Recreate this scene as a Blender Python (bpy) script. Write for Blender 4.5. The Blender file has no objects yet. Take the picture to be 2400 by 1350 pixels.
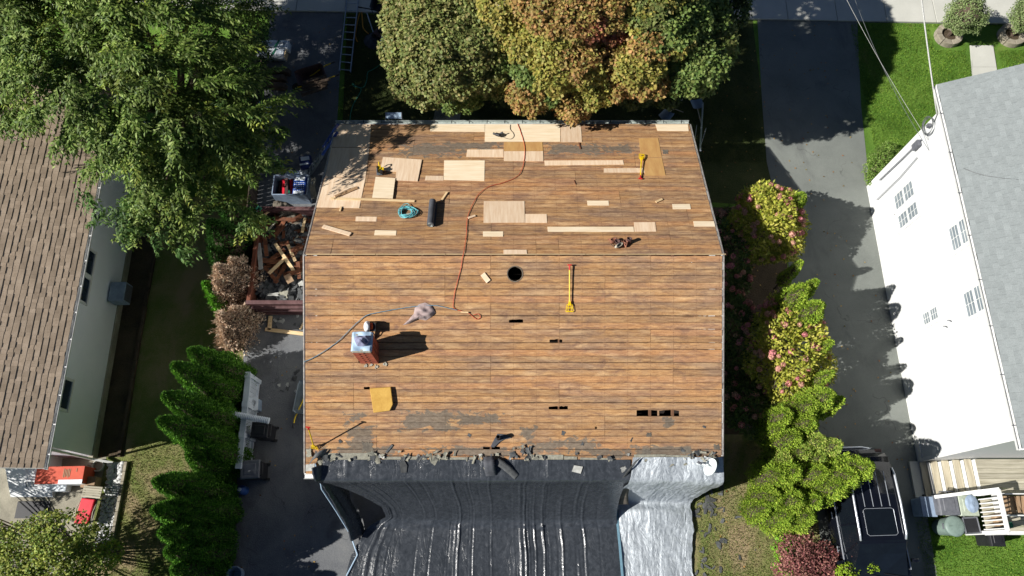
import bpy, math, random
import numpy as np
from mathutils import Vector, Matrix, Euler

# ------------------------------------------------------------------ camera, sky, sun, exposure
SC = bpy.context.scene
COL = SC.collection
CAM_H, PITCH, FPX = 23.5, 70.0, 1720.0
cam = bpy.data.cameras.new('camera')
cam.sensor_width = 36.0
cam.lens = 36.0 * FPX / 2400.0
cam.clip_end = 500.0
camo = bpy.data.objects.new('camera', cam)
COL.objects.link(camo)
camo.location = (0, 0, CAM_H)
camo.rotation_euler = (math.radians(90 - PITCH), 0, 0)
SC.camera = camo

SUN_EL, SUN_AZ = 38.0, 14.0          # height; heading of the light measured from +X towards +Y
world = bpy.data.worlds.new('World')
SC.world = world
world.use_nodes = True
wn = world.node_tree.nodes
sky = wn.new('ShaderNodeTexSky')
sky.sky_type = 'NISHITA'
sky.sun_disc = False
sky.air_density = 0.45
sky.dust_density = 0.2
sky.ozone_density = 1.5
sky.sun_elevation = math.radians(SUN_EL)
to_sun = Vector((-math.cos(math.radians(SUN_EL)) * math.cos(math.radians(SUN_AZ)),
                 -math.cos(math.radians(SUN_EL)) * math.sin(math.radians(SUN_AZ)),
                 math.sin(math.radians(SUN_EL))))
sky.sun_rotation = math.atan2(to_sun.x, to_sun.y)
bg = wn['Background']
bg.inputs['Strength'].default_value = 0.05
world.node_tree.links.new(sky.outputs['Color'], bg.inputs['Color'])
sl = bpy.data.lights.new('sun', 'SUN')
sl.energy = 5.0
sl.angle = math.radians(0.5)
sl.color = (1.0, 0.965, 0.91)
slo = bpy.data.objects.new('sun', sl)
COL.objects.link(slo)
slo.location = (-30, -10, 40)
slo.rotation_euler = (-to_sun).to_track_quat('-Z', 'Y').to_euler()
vs = SC.view_settings
vs.view_transform = 'Standard'
vs.look = 'None'
vs.exposure = 0.5
vs.gamma = 1.0
vs.use_curve_mapping = False

# ------------------------------------------------------------------ photo pixel -> place
_th = math.radians(PITCH)
_d = np.array([0, math.cos(_th), -math.sin(_th)])
_u = np.array([0, math.sin(_th), math.cos(_th)])
_C = np.array([0, 0, CAM_H])


def ray(x, y):
    return _d + np.array([1., 0, 0]) * (x - 1200) / FPX + _u * (675 - y) / FPX


def at(x, y, z=0.0):
    w = ray(x, y)
    p = _C + w * ((z - CAM_H) / w[2])
    return Vector((p[0], p[1], z))


def on_x(x, y, X):
    w = ray(x, y)
    return Vector(_C + w * (X / w[0]))


R = random.Random(11)
RNG = np.random.default_rng(11)

# ------------------------------------------------------------------ mesh helpers


class MB:
    def __init__(self):
        self.v = []
        self.f = []

    def add(self, vs, fs):
        o = len(self.v)
        self.v += [tuple(p) for p in vs]
        self.f += [tuple(i + o for i in f) for f in fs]
        return self

    def box(self, c, s, rot=None, top=1.0):
        hx, hy, hz = s[0] / 2, s[1] / 2, s[2] / 2
        pts = [(-hx, -hy, -hz), (hx, -hy, -hz), (hx, hy, -hz), (-hx, hy, -hz),
               (-hx * top, -hy * top, hz), (hx * top, -hy * top, hz), (hx * top, hy * top, hz), (-hx * top, hy * top, hz)]
        if rot is not None:
            m = rot if isinstance(rot, Matrix) else Euler(rot).to_matrix()
            pts = [m @ Vector(p) for p in pts]
        return self.add([(p[0] + c[0], p[1] + c[1], p[2] + c[2]) for p in pts],
                        [(0, 3, 2, 1), (4, 5, 6, 7), (0, 1, 5, 4), (1, 2, 6, 5), (2, 3, 7, 6), (3, 0, 4, 7)])

    def beam(self, a, b, w, t, up=(0, 0, 1)):
        a, b = Vector(a), Vector(b)
        d = (b - a)
        L = d.length
        d.normalize()
        s = d.cross(Vector(up))
        if s.length < 1e-4:
            s = d.cross(Vector((0, 1, 0)))
        s.normalize()
        n = s.cross(d)
        m = Matrix((d, s, n)).transposed()
        return self.box((a + b) / 2, (L, w, t), m)

    def tube(self, pts, r, n=6, closed=False, caps=True):
        pts = [Vector(p) for p in pts]
        k = len(pts)
        rr = r if isinstance(r, (list, tuple)) else [r] * k
        vs, fs = [], []
        pn = None
        for i in range(k):
            if closed:
                d = pts[(i + 1) % k] - pts[i - 1]
            else:
                d = pts[min(i + 1, k - 1)] - pts[max(i - 1, 0)]
            if d.length < 1e-9:
                d = Vector((0, 0, 1))
            d.normalize()
            if pn is None:
                pn = d.orthogonal().normalized()
            else:
                pn = (pn - d * pn.dot(d))
                pn = pn.normalized() if pn.length > 1e-6 else d.orthogonal().normalized()
            b = d.cross(pn)
            for j in range(n):
                a = 2 * math.pi * j / n
                vs.append(pts[i] + (pn * math.cos(a) + b * math.sin(a)) * rr[i])
        m = k if closed else k - 1
        for i in range(m):
            i2 = (i + 1) % k
            for j in range(n):
                j2 = (j + 1) % n
                fs.append((i * n + j, i * n + j2, i2 * n + j2, i2 * n + j))
        if caps and not closed:
            fs.append(tuple(range(n))[::-1])
            fs.append(tuple((k - 1) * n + j for j in range(n)))
        return self.add(vs, fs)

    def lathe(self, prof, c=(0, 0, 0), n=20, sx=1, sy=1, rot=None, caps=True):
        vs, fs = [], []
        k = len(prof)
        for (r, z) in prof:
            for j in range(n):
                a = 2 * math.pi * j / n
                p = Vector((r * math.cos(a) * sx, r * math.sin(a) * sy, z))
                if rot is not None:
                    p = rot @ p
                vs.append(p + Vector(c))
        for i in range(k - 1):
            for j in range(n):
                j2 = (j + 1) % n
                fs.append((i * n + j, i * n + j2, (i + 1) * n + j2, (i + 1) * n + j))
        if caps and prof[0][0] > 1e-6:
            fs.append(tuple(range(n))[::-1])
        if caps and prof[-1][0] > 1e-6:
            fs.append(tuple((k - 1) * n + j for j in range(n)))
        return self.add(vs, fs)

    def prism(self, poly, z0, z1, M=None):
        a = sum(poly[i][0] * poly[(i + 1) % len(poly)][1] - poly[(i + 1) % len(poly)][0] * poly[i][1] for i in range(len(poly)))
        if a < 0:
            poly = poly[::-1]
        k = len(poly)
        vs = [Vector((p[0], p[1], z0)) for p in poly] + [Vector((p[0], p[1], z1)) for p in poly]
        if M is not None:
            vs = [M @ p for p in vs]
        fs = [tuple(range(k))[::-1], tuple(range(k, 2 * k))]
        fs += [(i, (i + 1) % k, k + (i + 1) % k, k + i) for i in range(k)]
        return self.add(vs, fs)

    def grid(self, fn, nu, nv):
        vs = [fn(i / (nu - 1), j / (nv - 1)) for j in range(nv) for i in range(nu)]
        fs = [(j * nu + i, j * nu + i + 1, (j + 1) * nu + i + 1, (j + 1) * nu + i) for j in range(nv - 1) for i in range(nu - 1)]
        return self.add(vs, fs)

    def build(self, name, mat, parent=None, world=False, smooth=False, bevel=0, M=None, **tags):
        me = bpy.data.meshes.new(name)
        me.from_pydata([tuple(p) for p in self.v], [], self.f)
        me.materials.append(mat)
        if smooth:
            me.polygons.foreach_set('use_smooth', [True] * len(me.polygons))
        me.update()
        if smooth == 'angle':
            me.set_sharp_from_angle(angle=math.radians(32))
        return link(name, me, parent, world, bevel, M, **tags)


def basis(o):
    m = o.matrix_basis.copy()
    if o.parent:
        m = basis(o.parent) @ o.matrix_parent_inverse @ m
    return m


def tag(o, label=None, cat=None, group=None, kind=None):
    if label:
        o['label'] = label
    if cat:
        o['category'] = cat
    if group:
        o['group'] = group
    if kind:
        o['kind'] = kind
    return o


def link(name, me, parent=None, world=False, bevel=0, M=None, **tags):
    o = bpy.data.objects.new(name, me)
    COL.objects.link(o)
    if parent is not None:
        o.parent = parent
        if world:
            o.matrix_parent_inverse = basis(parent).inverted()
    if M is not None:
        o.matrix_basis = M
    if bevel:
        b = o.modifiers.new('bevel', 'BEVEL')
        b.width = bevel
        b.segments = 2
        b.limit_method = 'ANGLE'
    return tag(o, **tags)


def thing(name, label, cat, loc=(0, 0, 0), rz=0.0, group=None, M=None):
    o = bpy.data.objects.new(name, None)
    o.empty_display_size = 0.2
    COL.objects.link(o)
    if M is not None:
        o.matrix_basis = M
    else:
        o.location = loc
        o.rotation_euler = (0, 0, rz)
    return tag(o, label, cat, group)


def copy_tree(o, parent=None, M=None, label=None):
    c = o.copy()
    COL.objects.link(c)
    c.parent = parent
    if M is not None:
        c.matrix_basis = M
    if label:
        c['label'] = label
    for ch in list(o.children):
        copy_tree(ch, c)
    return c


def fast_mesh(name, verts, quads, cols, mat):
    """verts (N,3), quads (K,4), cols (N,3) leaf colours"""
    me = bpy.data.meshes.new(name)
    n, k = len(verts), len(quads)
    me.vertices.add(n)
    me.vertices.foreach_set('co', np.ascontiguousarray(verts, dtype=np.float32).ravel())
    me.loops.add(k * 4)
    me.loops.foreach_set('vertex_index', np.ascontiguousarray(quads, dtype=np.int32).ravel())
    me.polygons.add(k)
    me.polygons.foreach_set('loop_start', np.arange(0, k * 4, 4, dtype=np.int32))
    me.update(calc_edges=True)
    if cols is not None:
        ca = me.color_attributes.new('Tint', 'FLOAT_COLOR', 'POINT')
        c4 = np.ones((n, 4), dtype=np.float32)
        c4[:, :3] = cols
        ca.data.foreach_set('color', c4.ravel())
    me.materials.append(mat)
    return me


def unit(a):
    return a / np.maximum(np.linalg.norm(a, axis=-1, keepdims=True), 1e-9)


def leaf_mesh(name, pos, dirv, nrm, L, W, cols, mat, curl=0.15):
    n = len(pos)
    L = np.broadcast_to(np.asarray(L, float), (n,))[:, None]
    W = np.broadcast_to(np.asarray(W, float), (n,))[:, None]
    dirv = unit(dirv)
    side = unit(np.cross(dirv, nrm))
    up = unit(np.cross(side, dirv))
    v = np.empty((n, 4, 3))
    v[:, 0] = pos
    v[:, 1] = pos + dirv * L * 0.5 + side * W * 0.5 + up * W * curl
    v[:, 2] = pos + dirv * L - up * L * curl
    v[:, 3] = pos + dirv * L * 0.5 - side * W * 0.5 + up * W * curl
    q = np.arange(n * 4).reshape(n, 4)
    c = np.repeat(cols, 4, axis=0) if cols is not None else None
    return fast_mesh(name, v.reshape(-1, 3), q, c, mat)


# ------------------------------------------------------------------ materials
def srgb(r, g, b):
    def f(c):
        c /= 255.0
        return c / 12.92 if c <= 0.04045 else ((c + 0.055) / 1.055) ** 2.4
    return (f(r), f(g), f(b), 1.0)


class NT:
    def __init__(self, name):
        self.m = bpy.data.materials.new(name)
        self.m.use_nodes = True
        self.t = self.m.node_tree
        self.p = self.t.nodes['Principled BSDF']

    def n(self, kind, **kw):
        nd = self.t.nodes.new('ShaderNode' + kind)
        for k, v in kw.items():
            setattr(nd, k, v)
        return nd

    def l(self, a, b):
        self.t.links.new(a, b)

    def coord(self, scale=(1, 1, 1), kind='Object', loc=None):
        tc = self.n('TexCoord')
        mp = self.n('Mapping')
        mp.inputs['Scale'].default_value = scale
        self.l(tc.outputs[kind], mp.inputs['Vector'])
        if loc is not None:
            ad = self.n('VectorMath', operation='ADD')
            self.l(mp.outputs['Vector'], ad.inputs[0])
            self.l(loc, ad.inputs[1])
            return ad.outputs[0]
        return mp.outputs['Vector']

    def noise(self, vec, scale, detail=4, rough=0.6, dist=0.0):
        nz = self.n('TexNoise')
        nz.inputs['Scale'].default_value = scale
        nz.inputs['Detail'].default_value = detail
        nz.inputs['Roughness'].default_value = rough
        nz.inputs['Distortion'].default_value = dist
        self.l(vec, nz.inputs['Vector'])
        return nz.outputs['Fac']

    def ramp(self, fac, stops, interp='LINEAR'):
        r = self.n('ValToRGB')
        r.color_ramp.interpolation = interp
        el = r.color_ramp.elements
        while len(el) < len(stops):
            el.new(0.5)
        for e, (p, c) in zip(el, stops):
            e.position = p
            e.color = c if not isinstance(c, (int, float)) else (c, c, c, 1)
        self.l(fac, r.inputs['Fac'])
        return r.outputs['Color']

    def mix(self, fac, a, b, mode='MIX'):
        m = self.n('Mix', data_type='RGBA', blend_type=mode)
        for sock, val in ((m.inputs[0], fac), (m.inputs[6], a), (m.inputs[7], b)):
            if isinstance(val, bpy.types.NodeSocket):
                self.l(val, sock)
            else:
                sock.default_value = val
        return m.outputs[2]

    def math(self, op, a, b=0.0):
        m = self.n('Math', operation=op)
        for sock, val in ((m.inputs[0], a), (m.inputs[1], b)):
            if isinstance(val, bpy.types.NodeSocket):
                self.l(val, sock)
            else:
                sock.default_value = val
        return m.outputs[0]

    def rand(self):
        return self.n('ObjectInfo').outputs['Random']

    def bump(self, h, strength=0.3, dist=0.02):
        b = self.n('Bump')
        b.inputs['Strength'].default_value = strength
        b.inputs['Distance'].default_value = dist
        self.l(h, b.inputs['Height'])
        self.l(b.outputs['Normal'], self.p.inputs['Normal'])

    def out(self, color=None, rough=0.7, metal=0.0, spec=None, coat=0.0):
        if color is not None:
            if isinstance(color, bpy.types.NodeSocket):
                self.l(color, self.p.inputs['Base Color'])
            else:
                self.p.inputs['Base Color'].default_value = color
        if isinstance(rough, bpy.types.NodeSocket):
            self.l(rough, self.p.inputs['Roughness'])
        else:
            self.p.inputs['Roughness'].default_value = rough
        self.p.inputs['Metallic'].default_value = metal
        if spec is not None:
            self.p.inputs['Specular IOR Level'].default_value = spec
        if coat:
            self.p.inputs['Coat Weight'].default_value = coat
        return self.m


def mat(name, a, b=None, scale=4.0, stretch=(1, 1, 1), rough=0.7, metal=0.0, bump=0.0, rv=0.0, coat=0.0, bscale=None, spec=None):
    """two-tone noisy paint / plastic / timber with an optional per-object shade"""
    t = NT(name)
    if b is None:
        b = tuple(c * 0.8 for c in a[:3]) + (1,)
    v = t.coord(stretch)
    nz = t.noise(v, scale, 6, 0.65)
    c = t.ramp(nz, [(0.3, b), (0.7, a)])
    if rv:
        k = t.math('ADD', t.math('MULTIPLY', t.rand(), 2 * rv), 1 - rv)
        c = t.mix(1.0, c, k, 'MULTIPLY')
    if bump:
        t.bump(t.noise(v, bscale or scale * 4, 5), bump, 0.02)
    return t.out(c, rough, metal, spec, coat)


def _slope_xy(x, y):
    # photo pixel -> coordinates on the roof slope (ridge at y 7.73, z 4.93)
    ey, ez, sg = (13.16, 2.90, 1) if y < 597 else (2.12, 2.80, -1)
    n = np.array([0, (4.93 - ez) * sg, abs(ey - 7.73)])
    w = ray(x, y)
    p = _C + w * (((np.array([0, 7.73, 4.93]) - _C) @ n) / (w @ n))
    return p[0], sg * math.hypot(p[1] - 7.73, p[2] - 4.93)


FELT = []
for (x0, y0, x1, y1, q_) in [(925, 332, 1092, 370, .75), (1000, 333, 1180, 352, .9), (1275, 335, 1420, 362, .9), (1400, 338, 1500, 362, .7), (935, 962, 1075, 1010, 1.0), (1050, 966, 1195, 995, .7), (800, 966, 862, 992, .5), (808, 995, 880, 1070, 1.0),
                             (1212, 998, 1262, 1034, .8), (1320, 1022, 1405, 1066, .9), (1225, 1030, 1330, 1068, .7), (1470, 1044, 1640, 1070, .95), (1000, 1046, 1230, 1070, .85), (1552, 976, 1580, 1002, .7), (740, 1046, 960, 1072, .8), (1380, 1050, 1500, 1072, .8), (1640, 1050, 1690, 1068, .6)]:
    (a_, b_), (c_, d_) = _slope_xy(x0, y0), _slope_xy(x1, y1)
    FELT.append(((a_ + c_) / 2, (b_ + d_) / 2, abs(c_ - a_) / 2, abs(d_ - b_) / 2, q_))


def plank_material():
    t = NT('weathered_plank')
    rnd_ = t.rand()
    off = t.n('CombineXYZ')
    t.l(t.math('MULTIPLY', rnd_, 37.0), off.inputs['X'])
    t.l(t.math('MULTIPLY', rnd_, 91.0), off.inputs['Y'])
    g = t.noise(t.coord((0.9, 9.0, 1.0), loc=off.outputs[0]), 3.0, 8, 0.72, 0.8)
    g2 = t.noise(t.coord((0.35, 5.5, 1.0), loc=off.outputs[0]), 4.0, 6, 0.7, 1.2)
    base = t.ramp(g, [(0.22, srgb(124, 90, 64)), (0.42, srgb(166, 125, 86)), (0.58, srgb(191, 150, 105)), (0.78, srgb(218, 178, 126))])
    grey = t.ramp(g, [(0.3, srgb(104, 88, 78)), (0.7, srgb(164, 140, 122))])
    wz = t.noise(t.coord((0.30, 1.3, 1.0)), 1.5, 5, 0.65, 0.7)
    c = t.mix(t.ramp(wz, [(0.42, 0.0), (0.64, 0.65)]), base, grey)
    # golden and reddish boards here and there
    red = t.ramp(g, [(0.25, srgb(116, 66, 42)), (0.7, srgb(200, 138, 92))])
    c = t.mix(t.ramp(rnd_, [(0.6, 0.0), (0.95, 0.35)]), c, red)
    # patchy bleached stretches along a board
    bl = t.ramp(t.noise(t.coord((0.55, 2.6, 1), loc=off.outputs[0]), 1.9, 5, 0.65, 0.4), [(0.52, 0.0), (0.72, 0.6)])
    c = t.mix(bl, c, srgb(222, 186, 140))
    # felt residue and water marks: long streaks, blots, specks
    c = t.mix(t.ramp(g2, [(0.28, 0.6), (0.42, 0.0)]), c, srgb(86, 62, 52))
    blot = t.ramp(t.noise(t.coord((0.8, 1.7, 1.0)), 2.0, 8, 0.72, 0.8), [(0.50, 0.0), (0.68, 0.66)])
    c = t.mix(blot, c, srgb(112, 88, 80))
    sp = t.ramp(t.noise(t.coord((2.2, 4.0, 1)), 9.0, 5, 0.75), [(0.62, 0.0), (0.74, 0.6)])
    c = t.mix(sp, c, srgb(70, 50, 42))
    # rust stains of the nail rows, one row to each rafter
    sx = t.n('SeparateXYZ')
    t.l(t.coord(), sx.inputs[0])
    fx = t.math('FRACT', t.math('ADD', t.math('MULTIPLY', sx.outputs['X'], 1 / 0.6267), 50 + 5.60 / 0.6267 + 0.5))
    nail = t.math('SUBTRACT', 1.0, t.math('MULTIPLY', t.math('ABSOLUTE', t.math('SUBTRACT', fx, 0.5)), 36.0))
    nb_ = t.ramp(t.noise(t.coord((3, 16, 1)), 2.5, 3, 0.7), [(0.45, 0.0), (0.62, 1.0)])
    nail = t.math('MULTIPLY', t.math('MAXIMUM', nail, 0.0), t.math('MULTIPLY', nb_, 0.6))
    c = t.mix(nail, c, srgb(78, 54, 44))
    # darker board edges, broken up
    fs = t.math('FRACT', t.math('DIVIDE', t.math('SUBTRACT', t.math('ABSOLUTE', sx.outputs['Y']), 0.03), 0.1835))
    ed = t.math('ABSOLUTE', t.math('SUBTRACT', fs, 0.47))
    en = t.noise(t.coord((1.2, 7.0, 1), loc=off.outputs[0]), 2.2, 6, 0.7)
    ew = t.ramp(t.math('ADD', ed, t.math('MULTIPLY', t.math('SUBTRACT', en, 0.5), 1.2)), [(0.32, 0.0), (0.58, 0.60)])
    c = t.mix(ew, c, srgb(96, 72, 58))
    # felt paper left stuck to the boards: ragged sheets at known places
    felt = None
    fn = t.noise(t.coord((1.0, 1.6, 1.0)), 3.2, 9, 0.72, 0.6)
    for (bx, by, hx, hy, q) in FELT:
        k = t.math('MAXIMUM', t.math('MULTIPLY', t.math('ABSOLUTE', t.math('SUBTRACT', sx.outputs['X'], bx)), 1 / hx),
                   t.math('MULTIPLY', t.math('ABSOLUTE', t.math('SUBTRACT', sx.outputs['Y'], by)), 1 / hy))
        k = t.math('MULTIPLY', t.math('SUBTRACT', 1.25, k), q)
        felt = k if felt is None else t.math('MAXIMUM', felt, k)
    fm = t.ramp(t.math('ADD', felt, t.math('MULTIPLY', t.math('SUBTRACT', fn, 0.5), 3.2)), [(0.34, 0.0), (0.44, 0.9)])
    fc = t.ramp(t.noise(t.coord((1, 2.5, 1)), 7, 6, 0.7), [(0.3, srgb(90, 82, 74)), (0.7, srgb(134, 124, 110))])
    c = t.mix(fm, c, fc)
    gr = t.ramp(t.noise(t.coord((6, 14, 1)), 6.0, 6, 0.8), [(0.32, 0.70), (0.68, 1.22)])
    c = t.mix(1.0, c, gr, 'MULTIPLY')
    # torn light fibres
    fib = t.ramp(t.noise(t.coord((1.0, 14.0, 1), loc=off.outputs[0]), 3.3, 8, 0.75), [(0.68, 0.0), (0.76, 0.8)])
    c = t.mix(fib, c, srgb(236, 202, 158))
    c = t.mix(1.0, c, t.math('ADD', t.math('MULTIPLY', rnd_, 0.26), 0.87), 'MULTIPLY')
    t.bump(t.math('ADD', g, g2), 0.6, 0.014)
    return t.out(c, 0.92, spec=0.08)


def ground_material(name, stops, sc1, sc2, bump=0.5, speck=None, rough=0.95, bd=0.03, stain=None, crack=None):
    t = NT(name)
    v = t.coord()
    a = t.noise(v, sc1, 5, 0.6, 0.3)
    b = t.noise(v, sc2, 6, 0.75)
    f = t.math('ADD', t.math('MULTIPLY', a, 0.55), t.math('MULTIPLY', b, 0.45))
    c = t.ramp(f, stops)
    if speck:
        s = t.ramp(t.noise(v, speck[1], 3, 0.8), [(speck[2], 0.0), (speck[2] + 0.08, 1.0)])
        c = t.mix(s, c, speck[0])
    if stain:
        q = t.ramp(t.noise(t.coord((1, 0.6, 1)), stain[1], 6, 0.6, 0.6), [(stain[2], 0.0), (stain[2] + 0.14, stain[3])])
        c = t.mix(q, c, stain[0])
    if crack:
        vo = t.n('TexVoronoi', feature='DISTANCE_TO_EDGE')
        vo.inputs['Scale'].default_value = crack[1]
        wv = t.n('VectorMath', operation='ADD')
        nzv = t.n('TexNoise')
        nzv.inputs['Scale'].default_value = 2.0
        t.l(t.coord(), nzv.inputs['Vector'])
        t.l(t.coord(), wv.inputs[0])
        t.l(nzv.outputs['Color'], wv.inputs[1])
        t.l(wv.outputs[0], vo.inputs['Vector'])
        k = t.ramp(vo.outputs['Distance'], [(0.002, 0.5), (0.007, 0.0)])
        k = t.math('MULTIPLY', k, t.ramp(t.noise(t.coord(), 0.6, 2), [(0.5, 0.0), (0.56, 1.0)]))
        c = t.mix(k, c, crack[0])
    t.bump(b, bump, bd)
    return t.out(c, rough, spec=0.2)


def leaf_material(name, trans=0.25, rough=0.55):
    t = NT(name)
    at_ = t.n('Attribute', attribute_name='Tint')
    t.out(at_.outputs['Color'], rough, spec=0.25)
    tr = t.n('BsdfTranslucent')
    t.l(at_.outputs['Color'], tr.inputs['Color'])
    mx = t.n('MixShader')
    mx.inputs[0].default_value = trans
    t.l(t.p.outputs[0], mx.inputs[1])
    t.l(tr.outputs[0], mx.inputs[2])
    t.l(mx.outputs[0], t.t.nodes['Material Output'].inputs['Surface'])
    return t.m


def shingle_material(name, cols, rv=0.35):
    t = NT(name)
    v = t.coord()
    r = t.rand()
    c = t.ramp(t.noise(v, 2.6, 3, 0.6), [(0.3, cols[0]), (0.5, cols[1]), (0.7, cols[2])])
    k = t.ramp(t.noise(v, 60, 3, 0.9), [(0.3, 0.72), (0.7, 1.15)])
    c = t.mix(1.0, c, k, 'MULTIPLY')
    at_ = t.n('Attribute', attribute_name='Tint')
    c = t.mix(1.0, c, at_.outputs['Color'], 'MULTIPLY')
    c = t.mix(1.0, c, t.math('ADD', t.math('MULTIPLY', r, rv), 1 - rv / 2), 'MULTIPLY')
    t.bump(t.noise(v, 90, 2), 0.4, 0.01)
    return t.out(c, 0.92, spec=0.15)


def tarp_material(name, a, b, rough, sc=3.0, bump=0.6, metal=0.0, coat=0.0):
    t = NT(name)
    v = t.coord((1.0, 0.55, 1.0))
    n1 = t.noise(v, sc, 7, 0.6, 1.6)
    ridge = t.math('ABSOLUTE', t.math('SUBTRACT', n1, 0.5))
    ridge = t.math('POWER', ridge, 0.6)
    n2 = t.noise(t.coord(), sc * 5, 5, 0.6, 0.5)
    c = t.ramp(n2, [(0.3, b), (0.7, a)])
    h = t.math('ADD', ridge, t.math('MULTIPLY', n2, 0.25))
    t.bump(h, bump, 0.05)
    rr = t.ramp(n2, [(0.3, rough * 0.7), (0.7, rough * 1.3)])
    return t.out(c, rr, metal, 0.5, coat)


M = {}
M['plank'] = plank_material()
M['ply'] = mat('plywood_face', srgb(234, 212, 184), srgb(210, 178, 144), 1.6, (9.0, 0.8, 1), 0.7, bump=0.1, rv=0.10)
M['ply_old'] = mat('plywood_tan', srgb(200, 160, 100), srgb(178, 132, 80), 2.0, (3.0, 0.7, 1), 0.7, bump=0.1)
M['newwood'] = mat('new_pine', srgb(232, 206, 162), srgb(206, 172, 124), 3.0, (1, 6, 6), 0.7, bump=0.1, rv=0.12)
M['oldwood'] = mat('old_brown_timber', srgb(136, 84, 54), srgb(66, 38, 26), 3.0, (2, 4, 4), 0.85, bump=0.3, rv=0.35)
M['rafter'] = mat('rafter_timber', srgb(120, 86, 60), srgb(90, 60, 40), 3.0, (4, 1, 4), 0.85)
M['attic'] = mat('attic_floor', srgb(40, 32, 28), srgb(22, 18, 16), 3.0, rough=0.95)
M['white'] = mat('white_painted_siding', (0.80, 0.80, 0.78, 1), (0.74, 0.75, 0.74, 1), 2.0, (1, 1, 3), 0.6)
M['white_siding'] = mat('muted_white_siding', (0.64, 0.65, 0.65, 1), (0.60, 0.61, 0.61, 1), 2.0, (1, 1, 3), 0.6)  # even white, toned down to weaken the bounce onto the driveway
M['whitetrim'] = mat('white_trim', (0.82, 0.82, 0.80, 1), (0.66, 0.66, 0.64, 1), 5.0, rough=0.45)
M['stucco'] = mat('pale_stucco', (0.88, 0.90, 0.95, 1), (0.82, 0.85, 0.90, 1), 1.4, rough=0.9, bump=0.5, bscale=50)
M['gutter'] = mat('gutter_aluminium', srgb(205, 212, 205), srgb(150, 160, 155), 6.0, rough=0.4, metal=0.2)
M['alu'] = mat('aluminium', srgb(190, 196, 202), srgb(140, 148, 156), 8.0, rough=0.35, metal=0.7)
M['drip'] = mat('drip_edge', srgb(190, 186, 180), srgb(120, 112, 106), 8.0, rough=0.5, metal=0.3)
M['asphalt'] = ground_material('asphalt', [(0.3, srgb(100, 104, 100)), (0.5, srgb(118, 122, 117)), (0.7, srgb(130, 134, 128))], 0.7, 40.0, 0.4, (srgb(160, 160, 158), 90, 0.66), stain=(srgb(84, 86, 86), 0.9, 0.56, 0.45), crack=(srgb(70, 70, 68), 0.35))
M['asphalt_l'] = ground_material('worn_asphalt', [(0.3, srgb(84, 86, 92)), (0.5, srgb(110, 112, 114)), (0.7, srgb(132, 132, 130))], 0.9, 30.0, 0.5, (srgb(168, 168, 160), 60, 0.64), stain=(srgb(70, 70, 72), 1.1, 0.54, 0.5), crack=(srgb(60, 60, 58), 0.5))
M['concrete'] = ground_material('concrete_slab', [(0.3, srgb(176, 176, 166)), (0.7, srgb(204, 203, 194))], 0.9, 40.0, 0.2)
M['concrete_old'] = ground_material('old_concrete', [(0.3, srgb(120, 116, 104)), (0.7, srgb(176, 170, 152))], 1.9, 30.0, 0.3)
M['lawn'] = ground_material('lawn_grass', [(0.30, srgb(60, 94, 30)), (0.45, srgb(90, 126, 46)), (0.60, srgb(116, 148, 62)), (0.78, srgb(148, 160, 84))], 0.8, 24.0, 1.0, (srgb(150, 150, 100), 30, 0.70), bd=0.06, stain=(srgb(150, 142, 84), 0.7, 0.58, 0.5))
M['yard'] = ground_material('patchy_yard_grass', [(0.30, srgb(84, 104, 46)), (0.46, srgb(112, 124, 66)), (0.60, srgb(146, 140, 96)), (0.75, srgb(172, 146, 122))], 0.75, 26.0, 1.0, (srgb(190, 170, 146), 36, 0.68), bd=0.06, stain=(srgb(170, 146, 120), 0.8, 0.5, 0.7))
M['yard_shade'] = ground_material('shade_toned_front_grass', [(0.30, srgb(50, 58, 32)), (0.46, srgb(66, 76, 40)), (0.60, srgb(92, 96, 56)), (0.75, srgb(110, 98, 74))], 0.75, 26.0, 1.0, bd=0.06)  # front grass coloured dark to paint in the tree shade
M['soil'] = ground_material('bare_soil', [(0.3, srgb(58, 48, 38)), (0.7, srgb(104, 92, 74))], 1.2, 20.0, 0.9, bd=0.05)
M['grass'] = leaf_material('grass_blade', 0.2, 0.7)
M['leaf'] = leaf_material('foliage_leaf', 0.25)
M['needle'] = leaf_material('conifer_spray', 0.15, 0.7)
M['dry'] = leaf_material('dry_foliage', 0.1, 0.9)
M['petal'] = leaf_material('flower_petal', 0.25, 0.7)
M['bark'] = mat('bark', srgb(104, 88, 74), srgb(58, 48, 40), 6.0, (3, 3, 0.6), 0.95, bump=0.8, bscale=12)
M['twig'] = mat('bare_twig', srgb(168, 156, 140), srgb(120, 104, 90), 6.0, rough=0.95)
M['tarp_black'] = tarp_material('black_plastic_sheet', srgb(66, 70, 76), srgb(48, 52, 57), 0.25, 1.6, 0.38)
M['tarp_silver'] = tarp_material('silver_tarpaulin', srgb(182, 189, 194), srgb(150, 157, 164), 0.40, 2.4, 0.6, metal=0.15)
M['rust'] = mat('rusty_brown_steel', srgb(128, 72, 48), srgb(64, 36, 28), 2.2, (1, 1, 2), 0.75, bump=0.3)
M['maroon'] = mat('maroon_painted_steel', srgb(104, 74, 74), srgb(66, 40, 40), 2.2, (2, 1, 1), 0.55, bump=0.1)
M['shing_brown'] = shingle_material('brown_shingle', [srgb(160, 142, 122), srgb(176, 158, 138), srgb(188, 170, 150)], 0.12)
M['shing_grey'] = shingle_material('grey_shingle', [srgb(132, 138, 138), srgb(140, 146, 146), srgb(147, 153, 153)], 0.03)
M['felt'] = mat('torn_felt', srgb(120, 112, 98), srgb(76, 70, 64), 5.0, rough=0.95, bump=0.5, rv=0.2)
M['felt_dark'] = mat('dark_shingle_scrap', srgb(96, 98, 98), srgb(58, 60, 62), 7.0, rough=0.92, bump=0.5, rv=0.4)
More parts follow.
